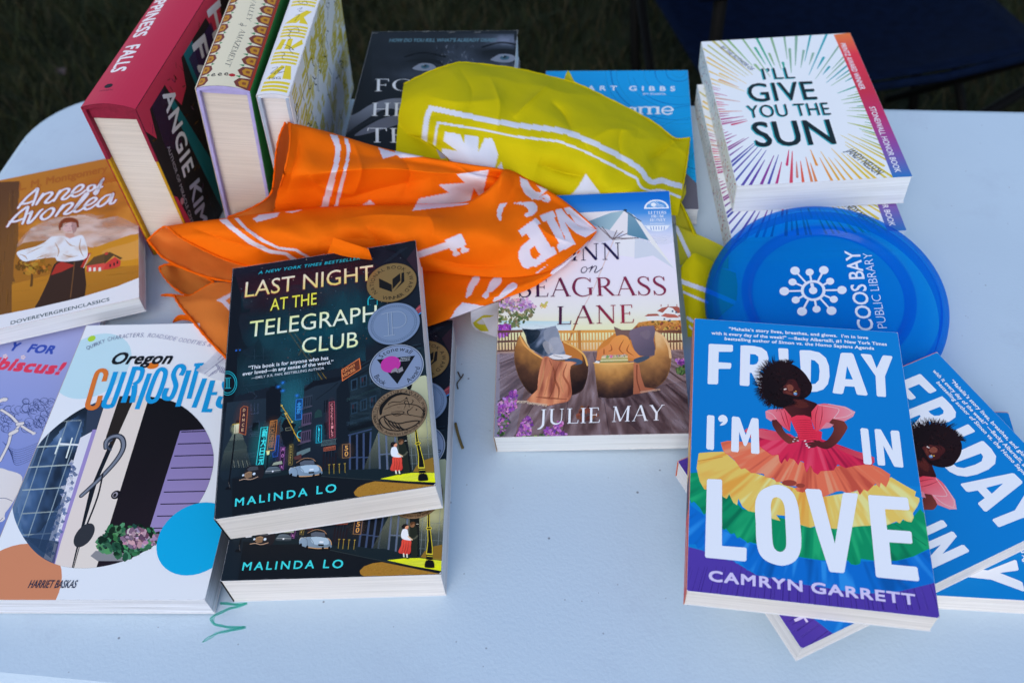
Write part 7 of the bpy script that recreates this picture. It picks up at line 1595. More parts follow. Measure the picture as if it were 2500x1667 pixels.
def near_line(X, Y, line, w):
    P = np.array(line, float); m = np.zeros(X.shape, bool)
    for a, b in zip(P, P[1:]):
        d = b-a; t = np.clip(((X-a[0])*d[0]+(Y-a[1])*d[1])/(d @ d+1e-9), 0, 1)
        m |= (X-a[0]-t*d[0])**2+(Y-a[1]-t*d[1])**2 < w*w/4
    return m
class Cloth:
    def __init__(self): self.V = []; self.F = []; self.C = []; self.n = 0
    def sheet(self, rd, rows, col, prints=(), step=2.4, wr=0.0012, folds=()):
        """rd: crop reader; rows: control rows of (x, y, height); prints: ('p', polygon, colour) / ('l', polyline, width, colour) in photo px"""
        rr = []
        for r in rows:
            q = rd([(p[0], p[1]) for p in r]); rr.append(spline([(a[0], a[1], p[2]) for a, p in zip(q, r)], 10))
        L = max(np.linalg.norm(np.diff(r[:, :2], axis=0), axis=1).sum() for r in rr); nu = max(6, int(L/step))
        rr = np.array([resample(r, nu) for r in rr])                    # rows, nu, 3
        H = np.linalg.norm(np.diff(rr[:, :, :2], axis=0), axis=2).sum(0).max(); nv = max(4, int(H/step))
        sub = max(2, int(np.ceil(nv/(len(rows)-1))))
        G = np.stack([spline(rr[:, i], sub) for i in range(nu)], 1)     # nv', nu, 3
        nv = G.shape[0]; X, Y, Z = G[..., 0], G[..., 1], G[..., 2]
        # world positions along the lines of sight of the measurement
        x = (X-1250)/F_PX; y = -(Y-833.5)/F_PX
        D = np.stack([x, y, -np.ones_like(x)], -1) @ CROT.T
        # small creases
        U = np.linspace(0, 1, nu)[None]*L; Vv = np.linspace(0, 1, nv)[:, None]*H
        wz = np.zeros_like(X); rg = np.random.default_rng(int(L*7) % 999)
        for k in range(7):
            an = rg.uniform(-0.7, 0.7)+(1.2 if k % 3 == 0 else 0); fr = rg.uniform(0.003, 0.012); ph = rg.uniform(0, 6)
            wz += np.sin((U*math.sin(an)+Vv*math.cos(an))*fr*2*np.pi+ph+1.5*np.sin(U*0.009+k))*0.5/(1+fr*60)
        edge = np.minimum(1, np.minimum(np.linspace(0, 1, nv)[:, None], 1-np.linspace(0, 1, nv)[:, None])*6+0.15)
        Zc = Z + wz*wr*edge
        for line, amp, wd in folds:                                      # pressed creases and soft valleys
            q = rd(line); P2 = spline(q, 8) if len(q) > 2 else np.array(q, float); best = np.full(X.shape, 1e9); tt = np.zeros_like(X); n2 = len(P2)-1
            for i, (a, b) in enumerate(zip(P2, P2[1:])):
                d = b-a; t = np.clip(((X-a[0])*d[0]+(Y-a[1])*d[1])/(d @ d+1e-9), 0, 1); r = np.hypot(X-a[0]-t*d[0], Y-a[1]-t*d[1]); m = r < best; best[m] = r[m]; tt[m] = ((i+t)/n2)[m]
            Zc = Zc + 1.9*amp*np.exp(-best/wd)*np.sin(np.pi*np.clip(tt*0.9+0.05, 0, 1))*edge
        K = (Zc-CAM_H)/D[..., 2]
        P = D*K[..., None]; P[..., 2] = TABLE_Z+Zc
        cc = np.tile(np.array(col), (nv, nu, 1))
        for p in prints:
            if p[0] == 'p': m = in_poly(X, Y, p[1]); cc[m] = p[2]
            else: m = near_line(X, Y, p[1], p[2]); cc[m] = p[3]
        self.add(P.reshape(-1, 3), [(j*nu+i, j*nu+i+1, (j+1)*nu+i+1, (j+1)*nu+i) for j in range(nv-1) for i in range(nu-1)], cc.reshape(-1, 3))
    def add(self, V, F, Cc):
        self.V.append(V); self.C.append(Cc); self.F += [tuple(self.n+i for i in f) for f in F]; self.n += len(V)
    def hem(self, rd, pts, col, r=0.0009):
        q = rd([(p[0], p[1]) for p in pts]); s = spline([(a[0], a[1], p[2]) for a, p in zip(q, pts)], 8)
        bm = bmesh.new(); tube(bm, [at(x, y, z+0.0004) for x, y, z in s], [r*(1+0.25*math.sin(i*1.9)) for i in range(len(s))], 6)
        V = np.array([v.co for v in bm.verts]); bm.verts.index_update()
        F = [tuple(v.index for v in f.verts) for f in bm.faces]; bm.free(); self.add(V, F, np.tile(np.array(col), (len(V), 1)))
    def build(self, name, m, origin):
        V = np.concatenate(self.V)-np.array(origin); Cc = np.concatenate(self.C)
        o = meshobj(name, V.tolist(), self.F, m, smooth=True, loc=origin)
        a = o.data.color_attributes.new('Col', 'FLOAT_COLOR', 'POINT'); a.data.foreach_set('color', np.c_[Cc, np.ones(len(Cc))].astype(np.float32).ravel())
        return o
CLOTH = cloth_mat('bandana_cotton')
O = crop(350, 270, 2.119); Y_ = crop(900, 140, 2.3756); Z1 = crop(1190, 420, 5.2267); Z2 = crop(1000, 560, 5.6); Z3 = crop(340, 540, 5.2267); Z4 = crop(1050, 250, 6.817); Z5 = crop(960, 240, 6.533); WW = crop(1640, 480, 4.612)
OR = (0.97, 0.17, 0.003); OR_IN = (0.86, 0.24, 0.04); OR_HEM = (0.95, 0.15, 0.003); PR = (0.80, 0.74, 0.80)
def orange():
    c = Cloth()
    prA = [('p', O([(965, 122), (1005, 130), (1022, 190), (1015, 260), (985, 380), (955, 500), (918, 503), (950, 390), (985, 270), (995, 195)]), PR),
           ('p', O([(1038, 140), (1058, 148), (1072, 195), (1065, 250), (1045, 340), (1005, 497), (988, 499), (1025, 345), (1048, 255), (1052, 200)]), PR),
           ('p', O([(1215, 190), (1240, 200), (1305, 218), (1292, 200), (1450, 238), (1330, 246), (1310, 230), (1240, 250)]), PR),
           ('p', O([(1785, 307), (1620, 330), (1665, 375), (1525, 383), (1580, 425), (1428, 455), (1400, 500), (1685, 500), (1708, 400), (1750, 460)]), PR),
           ('p', O([(1130, 490), (1175, 463), (1200, 490)]), PR),
           ('p', Z4([(1495, 1245), (1485, 1320), (1530, 1450), (1620, 1568), (1900, 1568), (1850, 1500), (1945, 1440), (1770, 1380), (1850, 1460), (1830, 1500), (1750, 1480), (1650, 1380), (1600, 1290)]), PR)]
    c.sheet(O, [[(760, 95, .088), (900, 125, .08), (1100, 180, .062), (1430, 265, .055), (1700, 300, .060), (1860, 322, .05), (2000, 375, .042), (2150, 480, .034), (2260, 560, .034), (2345, 620, .04)],
                [(745, 62, .124), (860, 90, .112), (1000, 125, .100), (1200, 185, .091), (1430, 235, .088), (1700, 280, .084), (1860, 305, .080), (2000, 360, .060), (2150, 450, .054), (2260, 535, .052), (2345, 612, .050)],
                [(756, 184, .118), (880, 210, .106), (1020, 225, .098), (1250, 250, .091), (1450, 275, .086), (1700, 320, .080), (1850, 345, .072), (1990, 420, .056), (2135, 495, .053), (2250, 565, .051), (2340, 616, .050)],
                [(729, 320, .105), (900, 318, .098), (1100, 300, .094), (1300, 300, .088), (1560, 332, .080), (1750, 368, .076), (1880, 405, .068), (2020, 470, .053), (2160, 535, .052), (2260, 580, .051), (2338, 618, .050)],
                [(700, 420, .077), (900, 410, .074), (1200, 400, .073), (1500, 410, .068), (1700, 430, .053), (1840, 450, .052), (1980, 520, .051), (2140, 570, .050), (2250, 600, .0495), (2335, 620, .049)],
                [(676, 535, .048), (900, 525, .050), (1200, 515, .052), (1450, 505, .052), (1640, 500, .045), (1830, 500, .047), (1990, 560, .048), (2130, 590, .049), (2250, 610, .049), (2335, 624, .0485)]], OR, prA, folds=(([(790, 340), (1100, 306), (1300, 302), (1560, 325), (1850, 315)], .0035, 18), ([(1000, 470), (1250, 400), (1480, 350)], -.003, 26), ([(800, 90), (790, 250), (740, 420)], -.002, 16), ([(1620, 280), (1700, 330), (1830, 350)], .002, 12), ([(1080, 150), (1130, 300), (1090, 440)], .002, 14), ([(1330, 230), (1380, 330), (1340, 450)], -.002, 16), ([(860, 330), (930, 400), (1100, 440)], .002, 10)))
    c.sheet(lambda p: p, [[(694, 298, .1225), (680, 339, .114), (672, 385, .1), (669, 428, .083), (658, 478, .06), (608, 511, .036), (556, 530, .024)],
                          [(725, 315, .1), (722, 350, .09), (705, 400, .07), (700, 440, .055), (690, 485, .04), (650, 530, .024), (600, 552, .016)]], OR_IN)
    prB = [('p', [*O([(1393, 518), (1412, 484), (1690, 480), (1640, 492), (1560, 500)])], PR), ('p', O([(568, 560), (600, 540), (705, 527), (690, 550), (585, 578)]), PR), ('p', O([(735, 525), (830, 512), (770, 530)]), PR),
           ('p', O([(390, 565), (430, 560), (470, 600), (560, 670), (660, 720), (740, 733), (790, 765), (830, 790), (770, 778), (735, 748), (655, 740), (545, 690), (450, 615)]), PR),
           ('p', O([(470, 558), (492, 556), (540, 610), (620, 665), (700, 705), (790, 715), (880, 768), (855, 768), (785, 727), (700, 718), (610, 678), (530, 620)]), PR),
           # key
           ('p', Z2([(60, 320), (500, 175), (480, 150), (700, 55), (778, 205), (750, 225), (765, 255), (815, 265), (805, 300), (720, 330), (700, 300), (710, 250), (640, 265), (655, 305), (690, 320), (680, 350), (610, 375), (585, 345), (595, 300), (560, 285), (548, 255), (100, 400)]), PR),
           # P
           ('p', Z1([(393, 748), (623, 583), (677, 655), (640, 682), (815, 965), (850, 955), (883, 1035), (630, 1200), (500, 1230), (450, 1215), (400, 1110), (395, 1030), (430, 950), (545, 855), (498, 785), (440, 825)]), PR),
           ('p', Z1([(603, 943), (675, 1055), (620, 1110), (575, 1100), (540, 1030), (545, 985)]), OR),
           # M
           ('p', Z1([(665, 560), (835, 490), (875, 570), (850, 585), (945, 760), (990, 870), (985, 820), (940, 740), (865, 485), (945, 465), (1005, 545), (1150, 680), (1255, 735), (1130, 665), (1050, 540), (1020, 540), (975, 465), (1050, 448), (1400, 745), (1250, 835), (1130, 780), (1030, 690), (985, 630), (1065, 805), (1122, 920), (918, 1022), (885, 940), (915, 915), (755, 625), (712, 635)]), PR),
           # the curl and the leaf-shaped stroke above
           ('p', Z1([(330, 398), (520, 376), (590, 385), (640, 440), (630, 500), (575, 555), (500, 575), (468, 550), (485, 528), (525, 510), (515, 470), (460, 425)]), PR),
           ('p', Z1([(255, 398), (205, 460), (180, 540), (178, 610), (155, 622), (125, 570), (120, 490), (150, 420), (185, 402)]), PR),
           ('p', Z1([(620, 355), (700, 300), (760, 285), (800, 320), (803, 365), (770, 388), (720, 380), (690, 355)]), PR), ('p', Z1([(690, 340), (715, 325), (745, 348), (735, 352)]), OR),
           ('p', Z1([(415, 65), (510, 105), (540, 170), (600, 240), (660, 265), (690, 245), (625, 170), (770, 225), (630, 352), (570, 350), (480, 280), (425, 170)]), PR),
           ('p', Z1([(600, 1300), (770, 1180), (740, 1215), (640, 1290)]), PR)]
    c.sheet(O, [[(130, 612, .022), (260, 600, .03), (420, 585, .038), (700, 545, .042), (1000, 520, .044), (1400, 509, .044), (1640, 503, .044), (1750, 460, .043), (1830, 395, .044), (1890, 340, .045), (2010, 388, .04), (2150, 480, .036), (2260, 560, .036), (2345, 620, .042)],
                [(112, 600, .046), (250, 578, .055), (400, 560, .060), (700, 520, .066), (1000, 495, .068), (1400, 484, .066), (1640, 478, .064), (1750, 432, .066), (1830, 362, .075), (1873, 308, .081), (2000, 358, .0615), (2150, 448, .0555), (2260, 533, .0535), (2345, 612, .052)],
                [(175, 645, .052), (300, 625, .060), (450, 605, .067), (700, 572, .074), (1000, 548, .077), (1400, 540, .076), (1640, 545, .073), (1780, 520, .071), (1870, 470, .069), (1925, 420, .067), (2020, 425, .061), (2155, 495, .0555), (2262, 560, .0535), (2345, 614, .052)],
                [(250, 690, .050), (380, 675, .058), (520, 660, .066), (800, 632, .076), (1100, 612, .079), (1400, 612, .078), (1640, 622, .075), (1800, 605, .072), (1910, 565, .069), (1990, 530, .066), (2060, 525, .061), (2165, 550, .0565), (2262, 588, .0538), (2345, 616, .052)],
                [(400, 762, .042), (520, 750, .050), (650, 735, .059), (900, 710, .068), (1150, 695, .070), (1400, 690, .069), (1640, 700, .067), (1800, 690, .066), (1920, 665, .064), (2020, 640, .062), (2090, 620, .059), (2175, 605, .0565), (2265, 608, .0540), (2345, 618, .052)],
                [(540, 806, .034), (650, 795, .040), (780, 785, .046), (1000, 775, .050), (1250, 770, .052), (1440, 775, .052), (1640, 785, .051), (1800, 780, .052), (1940, 755, .0535), (2040, 725, .0545), (2110, 695, .055), (2190, 660, .055), (2270, 634, .0535), (2345, 621, .0525)],
                [(660, 825, .028), (760, 830, .030), (900, 838, .031), (1100, 836, .033), (1300, 834, .035), (1450, 829, .036), (1650, 850, .038), (1800, 862, .040), (1930, 862, .044), (2080, 836, .0495), (2150, 800, .0525), (2215, 750, .053), (2280, 695, .053), (2345, 627, .0525)]], OR, prB, folds=(([(1000, 570), (1180, 540), (1400, 545), (1560, 560)], .0025, 20), ([(260, 610), (500, 690), (760, 740)], -.003, 24), ([(1860, 315), (1780, 420), (1660, 490)], .003, 14), ([(1500, 760), (1680, 800), (1900, 800)], -.003, 22), ([(900, 690), (1100, 660), (1300, 690)], -.002, 30), ([(1990, 540), (2100, 640), (2230, 690)], .0016, 14), ([(430, 590), (560, 640), (600, 740)], .002, 12), ([(1150, 600), (1230, 700), (1260, 790)], -.002, 16), ([(1440, 500), (1500, 590), (1480, 700)], .0018, 14)))
    # loose flap pointing up behind the dark book
    c.sheet(O, [[(985, 658, .090), (1040, 676, .091), (1100, 695, .091), (1165, 716, .090)], [(968, 700, .082), (1035, 728, .082), (1110, 745, .082), (1180, 760, .080)], [(950, 745, .070), (1030, 770, .068), (1110, 785, .066), (1190, 795, .064)], [(935, 800, .056), (1030, 815, .052), (1120, 822, .050), (1200, 825, .048)]], OR, [('p', O([(1148, 708), (1170, 712), (1190, 730)]), PR)], wr=0.0004)
    # underside seen in the open end of the front roll
    c.sheet(O, [[(20, 668, .028), (60, 715, .024), (120, 772, .020), (300, 852, .018), (480, 889, .019), (640, 893, .020)], [(62, 632, .028), (130, 690, .02), (210, 730, .016), (380, 805, .015), (540, 845, .017), (690, 862, .019)], [(112, 604, .042), (200, 650, .022), (280, 690, .016), (450, 760, .015), (600, 810, .017), (760, 840, .019)]], OR_IN, wr=0.0008)
    # pocket under it
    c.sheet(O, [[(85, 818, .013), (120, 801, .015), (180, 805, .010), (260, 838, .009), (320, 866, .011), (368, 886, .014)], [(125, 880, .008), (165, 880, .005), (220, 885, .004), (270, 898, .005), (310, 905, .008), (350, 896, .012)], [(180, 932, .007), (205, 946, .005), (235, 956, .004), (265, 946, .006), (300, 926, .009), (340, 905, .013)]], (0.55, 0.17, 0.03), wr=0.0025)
    prD = [('p', Z3([(980, 1010), (1230, 880), (1240, 915), (1100, 1010), (1210, 1120), (1200, 1200), (1050, 1035)]), PR), ('p', Z3([(1190, 1015), (1235, 990), (1235, 1030)]), PR)]
    c.sheet(O, [[(158, 956, .012), (240, 958, .014), (365, 891, .019), (480, 897, .021), (545, 897, .021)], [(195, 1015, .018), (300, 990, .022), (380, 980, .024), (480, 975, .0255), (545, 975, .0255)], [(262, 1095, .0245), (330, 1082, .0265), (400, 1073, .0275), (480, 1065, .0275), (545, 1060, .0275)], [(342, 1190, .0265), (390, 1180, .0275), (440, 1172, .0275), (490, 1166, .0275), (550, 1160, .0275)], [(442, 1290, .0275), (465, 1287, .0275), (490, 1284, .0275), (520, 1282, .0275), (550, 1280, .0275)]], OR_IN, prD, wr=0.001)
    c.sheet(O, [[(88, 952, .005), (120, 946, .006), (170, 950, .010), (220, 958, .012)], [(92, 960, .004), (120, 962, .004), (170, 966, .008), (220, 975, .012)]], OR_HEM, wr=0)
    c.sheet(O, [[(150, 1094, .010), (165, 1070, .012), (195, 1055, .016), (265, 1066, .020), (300, 1100, .022)], [(156, 1098, .008), (185, 1088, .010), (215, 1085, .014), (250, 1095, .019), (300, 1130, .022)]], OR_HEM, wr=0.0005)
    # front sheet between the two dark books and the beach novel
    prF = [('p', Z2([(905, 635), (950, 640), (960, 680), (930, 740), (890, 780), (845, 890), (775, 942), (765, 920), (790, 800), (830, 710), (865, 655)]), PR),
           ('p', Z2([(1210, 630), (1255, 650), (1265, 700), (1230, 760), (1130, 850), (1085, 865), (1080, 920), (1040, 950), (995, 920), (995, 900), (1050, 840), (1100, 720), (1150, 660)]), PR),
           ('p', Z2([(1415, 722), (1465, 745), (1470, 795), (1370, 870), (1260, 945), (1150, 995), (1140, 975), (1165, 930), (1220, 910), (1280, 830), (1340, 765)]), PR),
           ('p', Z2([(720, 1000), (830, 1015), (960, 1040), (1050, 1045), (830, 1140), (540, 1245), (600, 1150), (615, 1110)]), PR),
           ('p', Z1([(800, 1300), (860, 1200), (960, 1080), (1085, 1010), (1140, 1020), (1150, 1055), (1000, 1190), (880, 1290), (840, 1310)]), PR),
           ('p', Z1([(1140, 985), (1300, 870), (1240, 1035)]), PR)]
    c.sheet(O, [[(1380, 800, .030), (1440, 812, .0315), (1650, 838, .034), (1800, 852, .037), (1930, 858, .042), (2080, 835, .0475), (2200, 768, .0505), (2280, 703, .051), (2347, 630, .0515)],
                [(1380, 900, .031), (1470, 915, .033), (1640, 915, .037), (1810, 900, .041), (1950, 885, .045), (2090, 845, .049), (2200, 775, .051), (2280, 708, .051), (2345, 631, .0515)],
                [(1380, 1040, .031), (1480, 1030, .0335), (1620, 1005, .038), (1820, 950, .042), (1975, 905, .046), (2095, 852, .049), (2198, 783, .0508), (2275, 715, .051), (2340, 634, .0515)],
                [(1385, 1140, .031), (1485, 1112, .0325), (1600, 1072, .035), (1840, 982, .038), (2000, 922, .0435), (2102, 860, .0475), (2192, 792, .050), (2252, 726, .051), (2330, 640, .0512)]], OR, prF, wr=0.0008)
    for h, r in (([(760, 66, .1235), (757, 184, .118), (729, 320, .105), (700, 420, .075), (676, 530, .045)], .0008), ([(735, 60, .1235), (702, 140, .115), (683, 245, .1), (677, 335, .083), (653, 440, .06), (547, 510, .036), (437, 551, .024)], .0008),
                 ([(22, 668, .029), (112, 600, .046), (175, 645, .052), (250, 690, .050), (400, 762, .042), (540, 806, .034), (660, 825, .028)], .0008),
                 ([(22, 668, .029), (60, 715, .024), (120, 772, .020), (300, 852, .018), (480, 889, .019), (640, 893, .020)], .0011), ([(365, 888, .015), (300, 852, .012), (150, 798, .0145), (95, 805, .0145), (85, 822, .013), (125, 880, .008), (180, 932, .007), (240, 957, .008), (300, 924, .013), (368, 886, .016)], .0010),
                 ([(158, 956, .012), (195, 1015, .018), (262, 1095, .0245), (342, 1190, .0265), (442, 1290, .0275)], .0011)):
        c.hem(O, h, OR_HEM, r)
    org = at(850, 620, 0.0)
    o = c.build('orange_bandana', CLOTH, tuple(org))
    tag(o, 'crumpled orange bandana printed with white camp motifs, spread under the dark paperback', 'bandana')
    # sewn-in care label
    T = crop(380, 620, 4.613); k = Cloth()
    ink = (0.16, 0.16, 0.30)
    pr = [('l', T([(550, 1345), (830, 1130)]), 1.2, ink), ('l', T([(700, 1190), (760, 1130)]), 0.9, ink)]
    for i in range(16):
        x = 690+i*9.5; pr.append(('l', T([(x-12, 1245+i*4-(i % 3)*6), (x+34, 1330+i*3.5)]), 0.7+0.5*(i % 3 == 0), ink))
    for i in range(7): pr.append(('l', T([(590+i*16, 1385-i*8), (640+i*14, 1330-i*10)]), 0.8, ink))
    k.sheet(T, [[(690, 1095, .0268), (760, 1150, .0272), (835, 1215, .0275)], [(560, 1225, .0265), (690, 1270, .0285), (835, 1330, .0275)], [(455, 1308, .0285), (600, 1385, .0275), (800, 1445, .0275)]], (0.80, 0.80, 0.82), pr, step=0.9, wr=0.0009)
    t = k.build('care_label', CLOTH, tuple(at(540, 880, 0.027))); t.location = Vector(at(540, 880, 0.027))-Vector(org); t.parent = o
    tag(t, 'white care label with a barcode')
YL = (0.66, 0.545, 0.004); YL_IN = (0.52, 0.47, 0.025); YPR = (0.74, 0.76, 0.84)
def yellow():
    c = Cloth()
    pr = [('l', spline(Y_([(322, 484), (333, 380), (348, 320), (362, 301), (380, 300), (600, 346), (850, 393), (1105, 425), (1240, 470), (1400, 545), (1540, 625), (1590, 668), (1612, 703), (1650, 725), (1700, 715), (1760, 735), (1830, 752)]), 6), 13, YPR),
          ('l', Y_([(383, 505), (393, 420), (402, 380), (640, 418), (850, 460), (1105, 488), (1250, 545), (1400, 620), (1558, 705)]), 5.6, YPR), ('l', spline(Y_([(1558, 705), (1568, 735), (1590, 760), (1640, 775), (1700, 772), (1820, 818)]), 5), 5.6, YPR),
          ('p', Z4([(248, 490), (505, 535), (565, 690), (580, 540), (808, 570), (800, 840), (912, 595), (1040, 605), (1130, 870), (1085, 1090), (1070, 1200), (400, 1100), (300, 930), (195, 850), (205, 768), (460, 815), (225, 650)]), YPR),
          ('p', Z4([(1090, 1130), (1185, 1000), (1220, 1130)]), YPR), ('p', Z1([(1030, 330), (1145, 210), (1255, 20), (1475, 320)]), YPR)]
    c.sheet(Y_, [[(225, 175, .058), (350, 110, .062), (570, 60, .060), (860, 95, .052), (1080, 145, .046), (1210, 180, .042), (1400, 268, .034), (1640, 390, .024), (1755, 475, .022), (1800, 488, .022), (1860, 482, .022)],
                 [(205, 157, .087), (350, 86, .094), (490, 40, .095), (570, 33, .092), (860, 68, .082), (1080, 120, .074), (1210, 155, .068), (1400, 245, .058), (1640, 370, .044), (1755, 458, .036), (1800, 474, .033), (1862, 468, .032)],
                 [(190, 250, .091), (310, 210, .1), (450, 172, .103), (620, 160, .101), (860, 190, .094), (1080, 240, .087), (1250, 300, .079), (1430, 380, .066), (1600, 470, .053), (1720, 540, .043), (1785, 550, .036), (1852, 560, .033)],
                 [(172, 370, .082), (290, 330, .096), (450, 310, .101), (620, 320, .1), (860, 370, .096), (1080, 420, .09), (1250, 470, .081), (1430, 545, .068), (1580, 620, .054), (1670, 670, .042), (1760, 660, .040), (1838, 660, .033)],
                 [(226, 442, .080), (340, 430, .091), (470, 430, .096), (620, 445, .095), (850, 490, .09), (1070, 530, .083), (1250, 590, .073), (1420, 670, .062), (1560, 735, .050), (1645, 765, .042), (1735, 755, .040), (1820, 765, .033)],
                 [(306, 473, .080), (400, 500, .085), (500, 530, .087), (640, 560, .085), (850, 600, .078), (1060, 640, .070), (1250, 700, .061), (1410, 770, .054), (1560, 810, .046), (1645, 825, .041), (1735, 825, .038), (1808, 828, .033)],
                 [(425, 556, .080), (480, 600, .079), (560, 640, .076), (680, 670, .072), (850, 710, .065), (1060, 750, .054), (1250, 800, .047), (1410, 850, .040), (1560, 870, .036), (1645, 880, .034), (1735, 880, .032), (1800, 885, .031)],
                 [(520, 680, .060), (580, 710, .058), (640, 740, .054), (730, 760, .050), (860, 790, .044), (1060, 830, .038), (1250, 870, .033), (1410, 900, .030), (1560, 910, .029), (1645, 915, .028), (1735, 915, .027), (1790, 920, .027)]], YL, pr, folds=(([(840, 350), (940, 250), (1060, 140)], .0028, 10), ([(1060, 260), (1130, 330), (1180, 430)], -.003, 14), ([(980, 620), (1130, 670), (1250, 690)], -.0035, 16), ([(1250, 500), (1400, 420), (1560, 430)], .003, 18), ([(1620, 600), (1690, 560), (1770, 490)], -.004, 14), ([(330, 220), (520, 260), (760, 240)], .002, 26), ([(520, 60), (600, 200), (560, 330)], -.002, 22), ([(700, 110), (760, 260), (740, 420)], .0022, 12), ([(1500, 330), (1450, 480), (1480, 640)], -.002, 16)))
    c.sheet(Y_, [[(172, 372, .082), (228, 440, .0785), (310, 474, .077), (425, 556, .0745), (520, 640, .068)], [(163, 460, .080), (220, 500, .077), (310, 530, .075), (420, 590, .072), (520, 660, .066)], [(158, 560, .076), (240, 610, .075), (330, 640, .073), (430, 670, .070), (530, 710, .062)]], YL, [('p', Z5([(690, 820), (790, 850), (880, 960), (760, 960)]), (0.42, 0.42, 0.52))], wr=0.0015)
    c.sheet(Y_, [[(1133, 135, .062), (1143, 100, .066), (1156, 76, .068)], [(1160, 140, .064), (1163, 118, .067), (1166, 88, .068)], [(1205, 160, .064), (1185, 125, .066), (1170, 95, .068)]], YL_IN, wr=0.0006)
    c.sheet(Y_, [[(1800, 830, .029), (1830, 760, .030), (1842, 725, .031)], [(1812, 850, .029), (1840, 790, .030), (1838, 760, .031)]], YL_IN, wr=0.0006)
    # the part that comes out on the right of the beach novel and runs under the disc
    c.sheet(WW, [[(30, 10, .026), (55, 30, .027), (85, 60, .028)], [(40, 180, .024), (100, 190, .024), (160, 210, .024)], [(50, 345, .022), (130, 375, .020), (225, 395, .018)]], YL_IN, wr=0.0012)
    c.sheet(WW, [[(72, 40, .030), (140, 200, .026), (215, 390, .020), (240, 440, .018)], [(92, 55, .034), (160, 200, .030), (240, 395, .024), (262, 440, .021)], [(112, 72, .030), (178, 192, .026), (276, 405, .020), (300, 440, .018)]], YL, wr=0.0006)
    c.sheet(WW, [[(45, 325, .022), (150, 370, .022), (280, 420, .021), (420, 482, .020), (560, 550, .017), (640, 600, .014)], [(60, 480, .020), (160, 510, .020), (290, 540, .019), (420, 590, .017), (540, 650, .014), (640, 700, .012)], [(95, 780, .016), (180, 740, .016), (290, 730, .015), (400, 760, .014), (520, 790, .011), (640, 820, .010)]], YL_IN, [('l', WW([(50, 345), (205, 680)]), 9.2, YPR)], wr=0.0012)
    c.sheet(WW, [[(100, 800, .022), (120, 772, .024), (180, 700, .026), (255, 636, .027), (340, 670, .024), (440, 716, .020), (560, 800, .016), (720, 860, .010)], [(110, 960, .020), (160, 930, .022), (220, 910, .024), (290, 910, .023), (370, 930, .020), (450, 960, .017), (560, 1000, .013), (740, 1020, .009)], [(140, 1200, .014), (190, 1190, .016), (250, 1190, .017), (310, 1190, .017), (370, 1190, .015), (440, 1190, .013), (540, 1190, .010), (720, 1190, .007)], [(180, 1580, .010), (220, 1580, .011), (260, 1575, .011), (310, 1560, .011), (370, 1540, .010), (430, 1500, .008), (500, 1400, .007), (640, 1260, .006)]], YL,
            [('l', WW([(110, 955), (400, 1060), (700, 1190)]), 11, YPR), ('l', WW([(130, 1075), (400, 1190)]), 6, YPR), ('l', WW([(180, 1365), (255, 1415)]), 7, YPR), ('l', WW([(200, 1460), (240, 1500)]), 5, YPR)], wr=0.0015)
    # the rolled corner that peeps out left of the beach novel, mostly its white print
    c.sheet(Z2, [[(835, 1120, .030), (1000, 1060, .032), (1230, 980, .032)], [(838, 1230, .022), (960, 1190, .023), (1225, 1110, .022)], [(850, 1300, .012), (960, 1300, .015), (1220, 1260, .014)], [(900, 1372, .006), (1020, 1415, .005), (1200, 1480, .006)]], (0.66, 0.67, 0.74),
            [('p', Z2([(865, 1275), (980, 1188), (1020, 1170), (1160, 1175), (1100, 1200), (985, 1210), (1085, 1392), (980, 1392), (895, 1335)]), YL_IN), ('p', Z2([(915, 1270), (990, 1220), (1030, 1300), (950, 1295)]), (0.55, 0.55, 0.55))], step=1.2, wr=0.0006)
    HC = (0.66, 0.54, 0.002)
    for h, r in (([(205, 157, .087), (350, 86, .094), (490, 40, .095), (570, 33, .092), (860, 68, .082), (1080, 120, .074), (1210, 155, .068), (1400, 245, .058), (1640, 370, .044), (1755, 458, .036), (1800, 474, .033), (1862, 468, .032)], .0008),
                 ([(1862, 468, .032), (1852, 560, .033), (1838, 660, .033), (1820, 765, .033), (1808, 828, .033)], .0007)):
        c.hem(Y_, h, HC, r)
    o = c.build('yellow_bandana', CLOTH, tuple(at(1350, 460, 0.0)))
    tag(o, 'crumpled yellow green bandana with white border lines, behind the beach novel', 'bandana')
orange(); yellow()
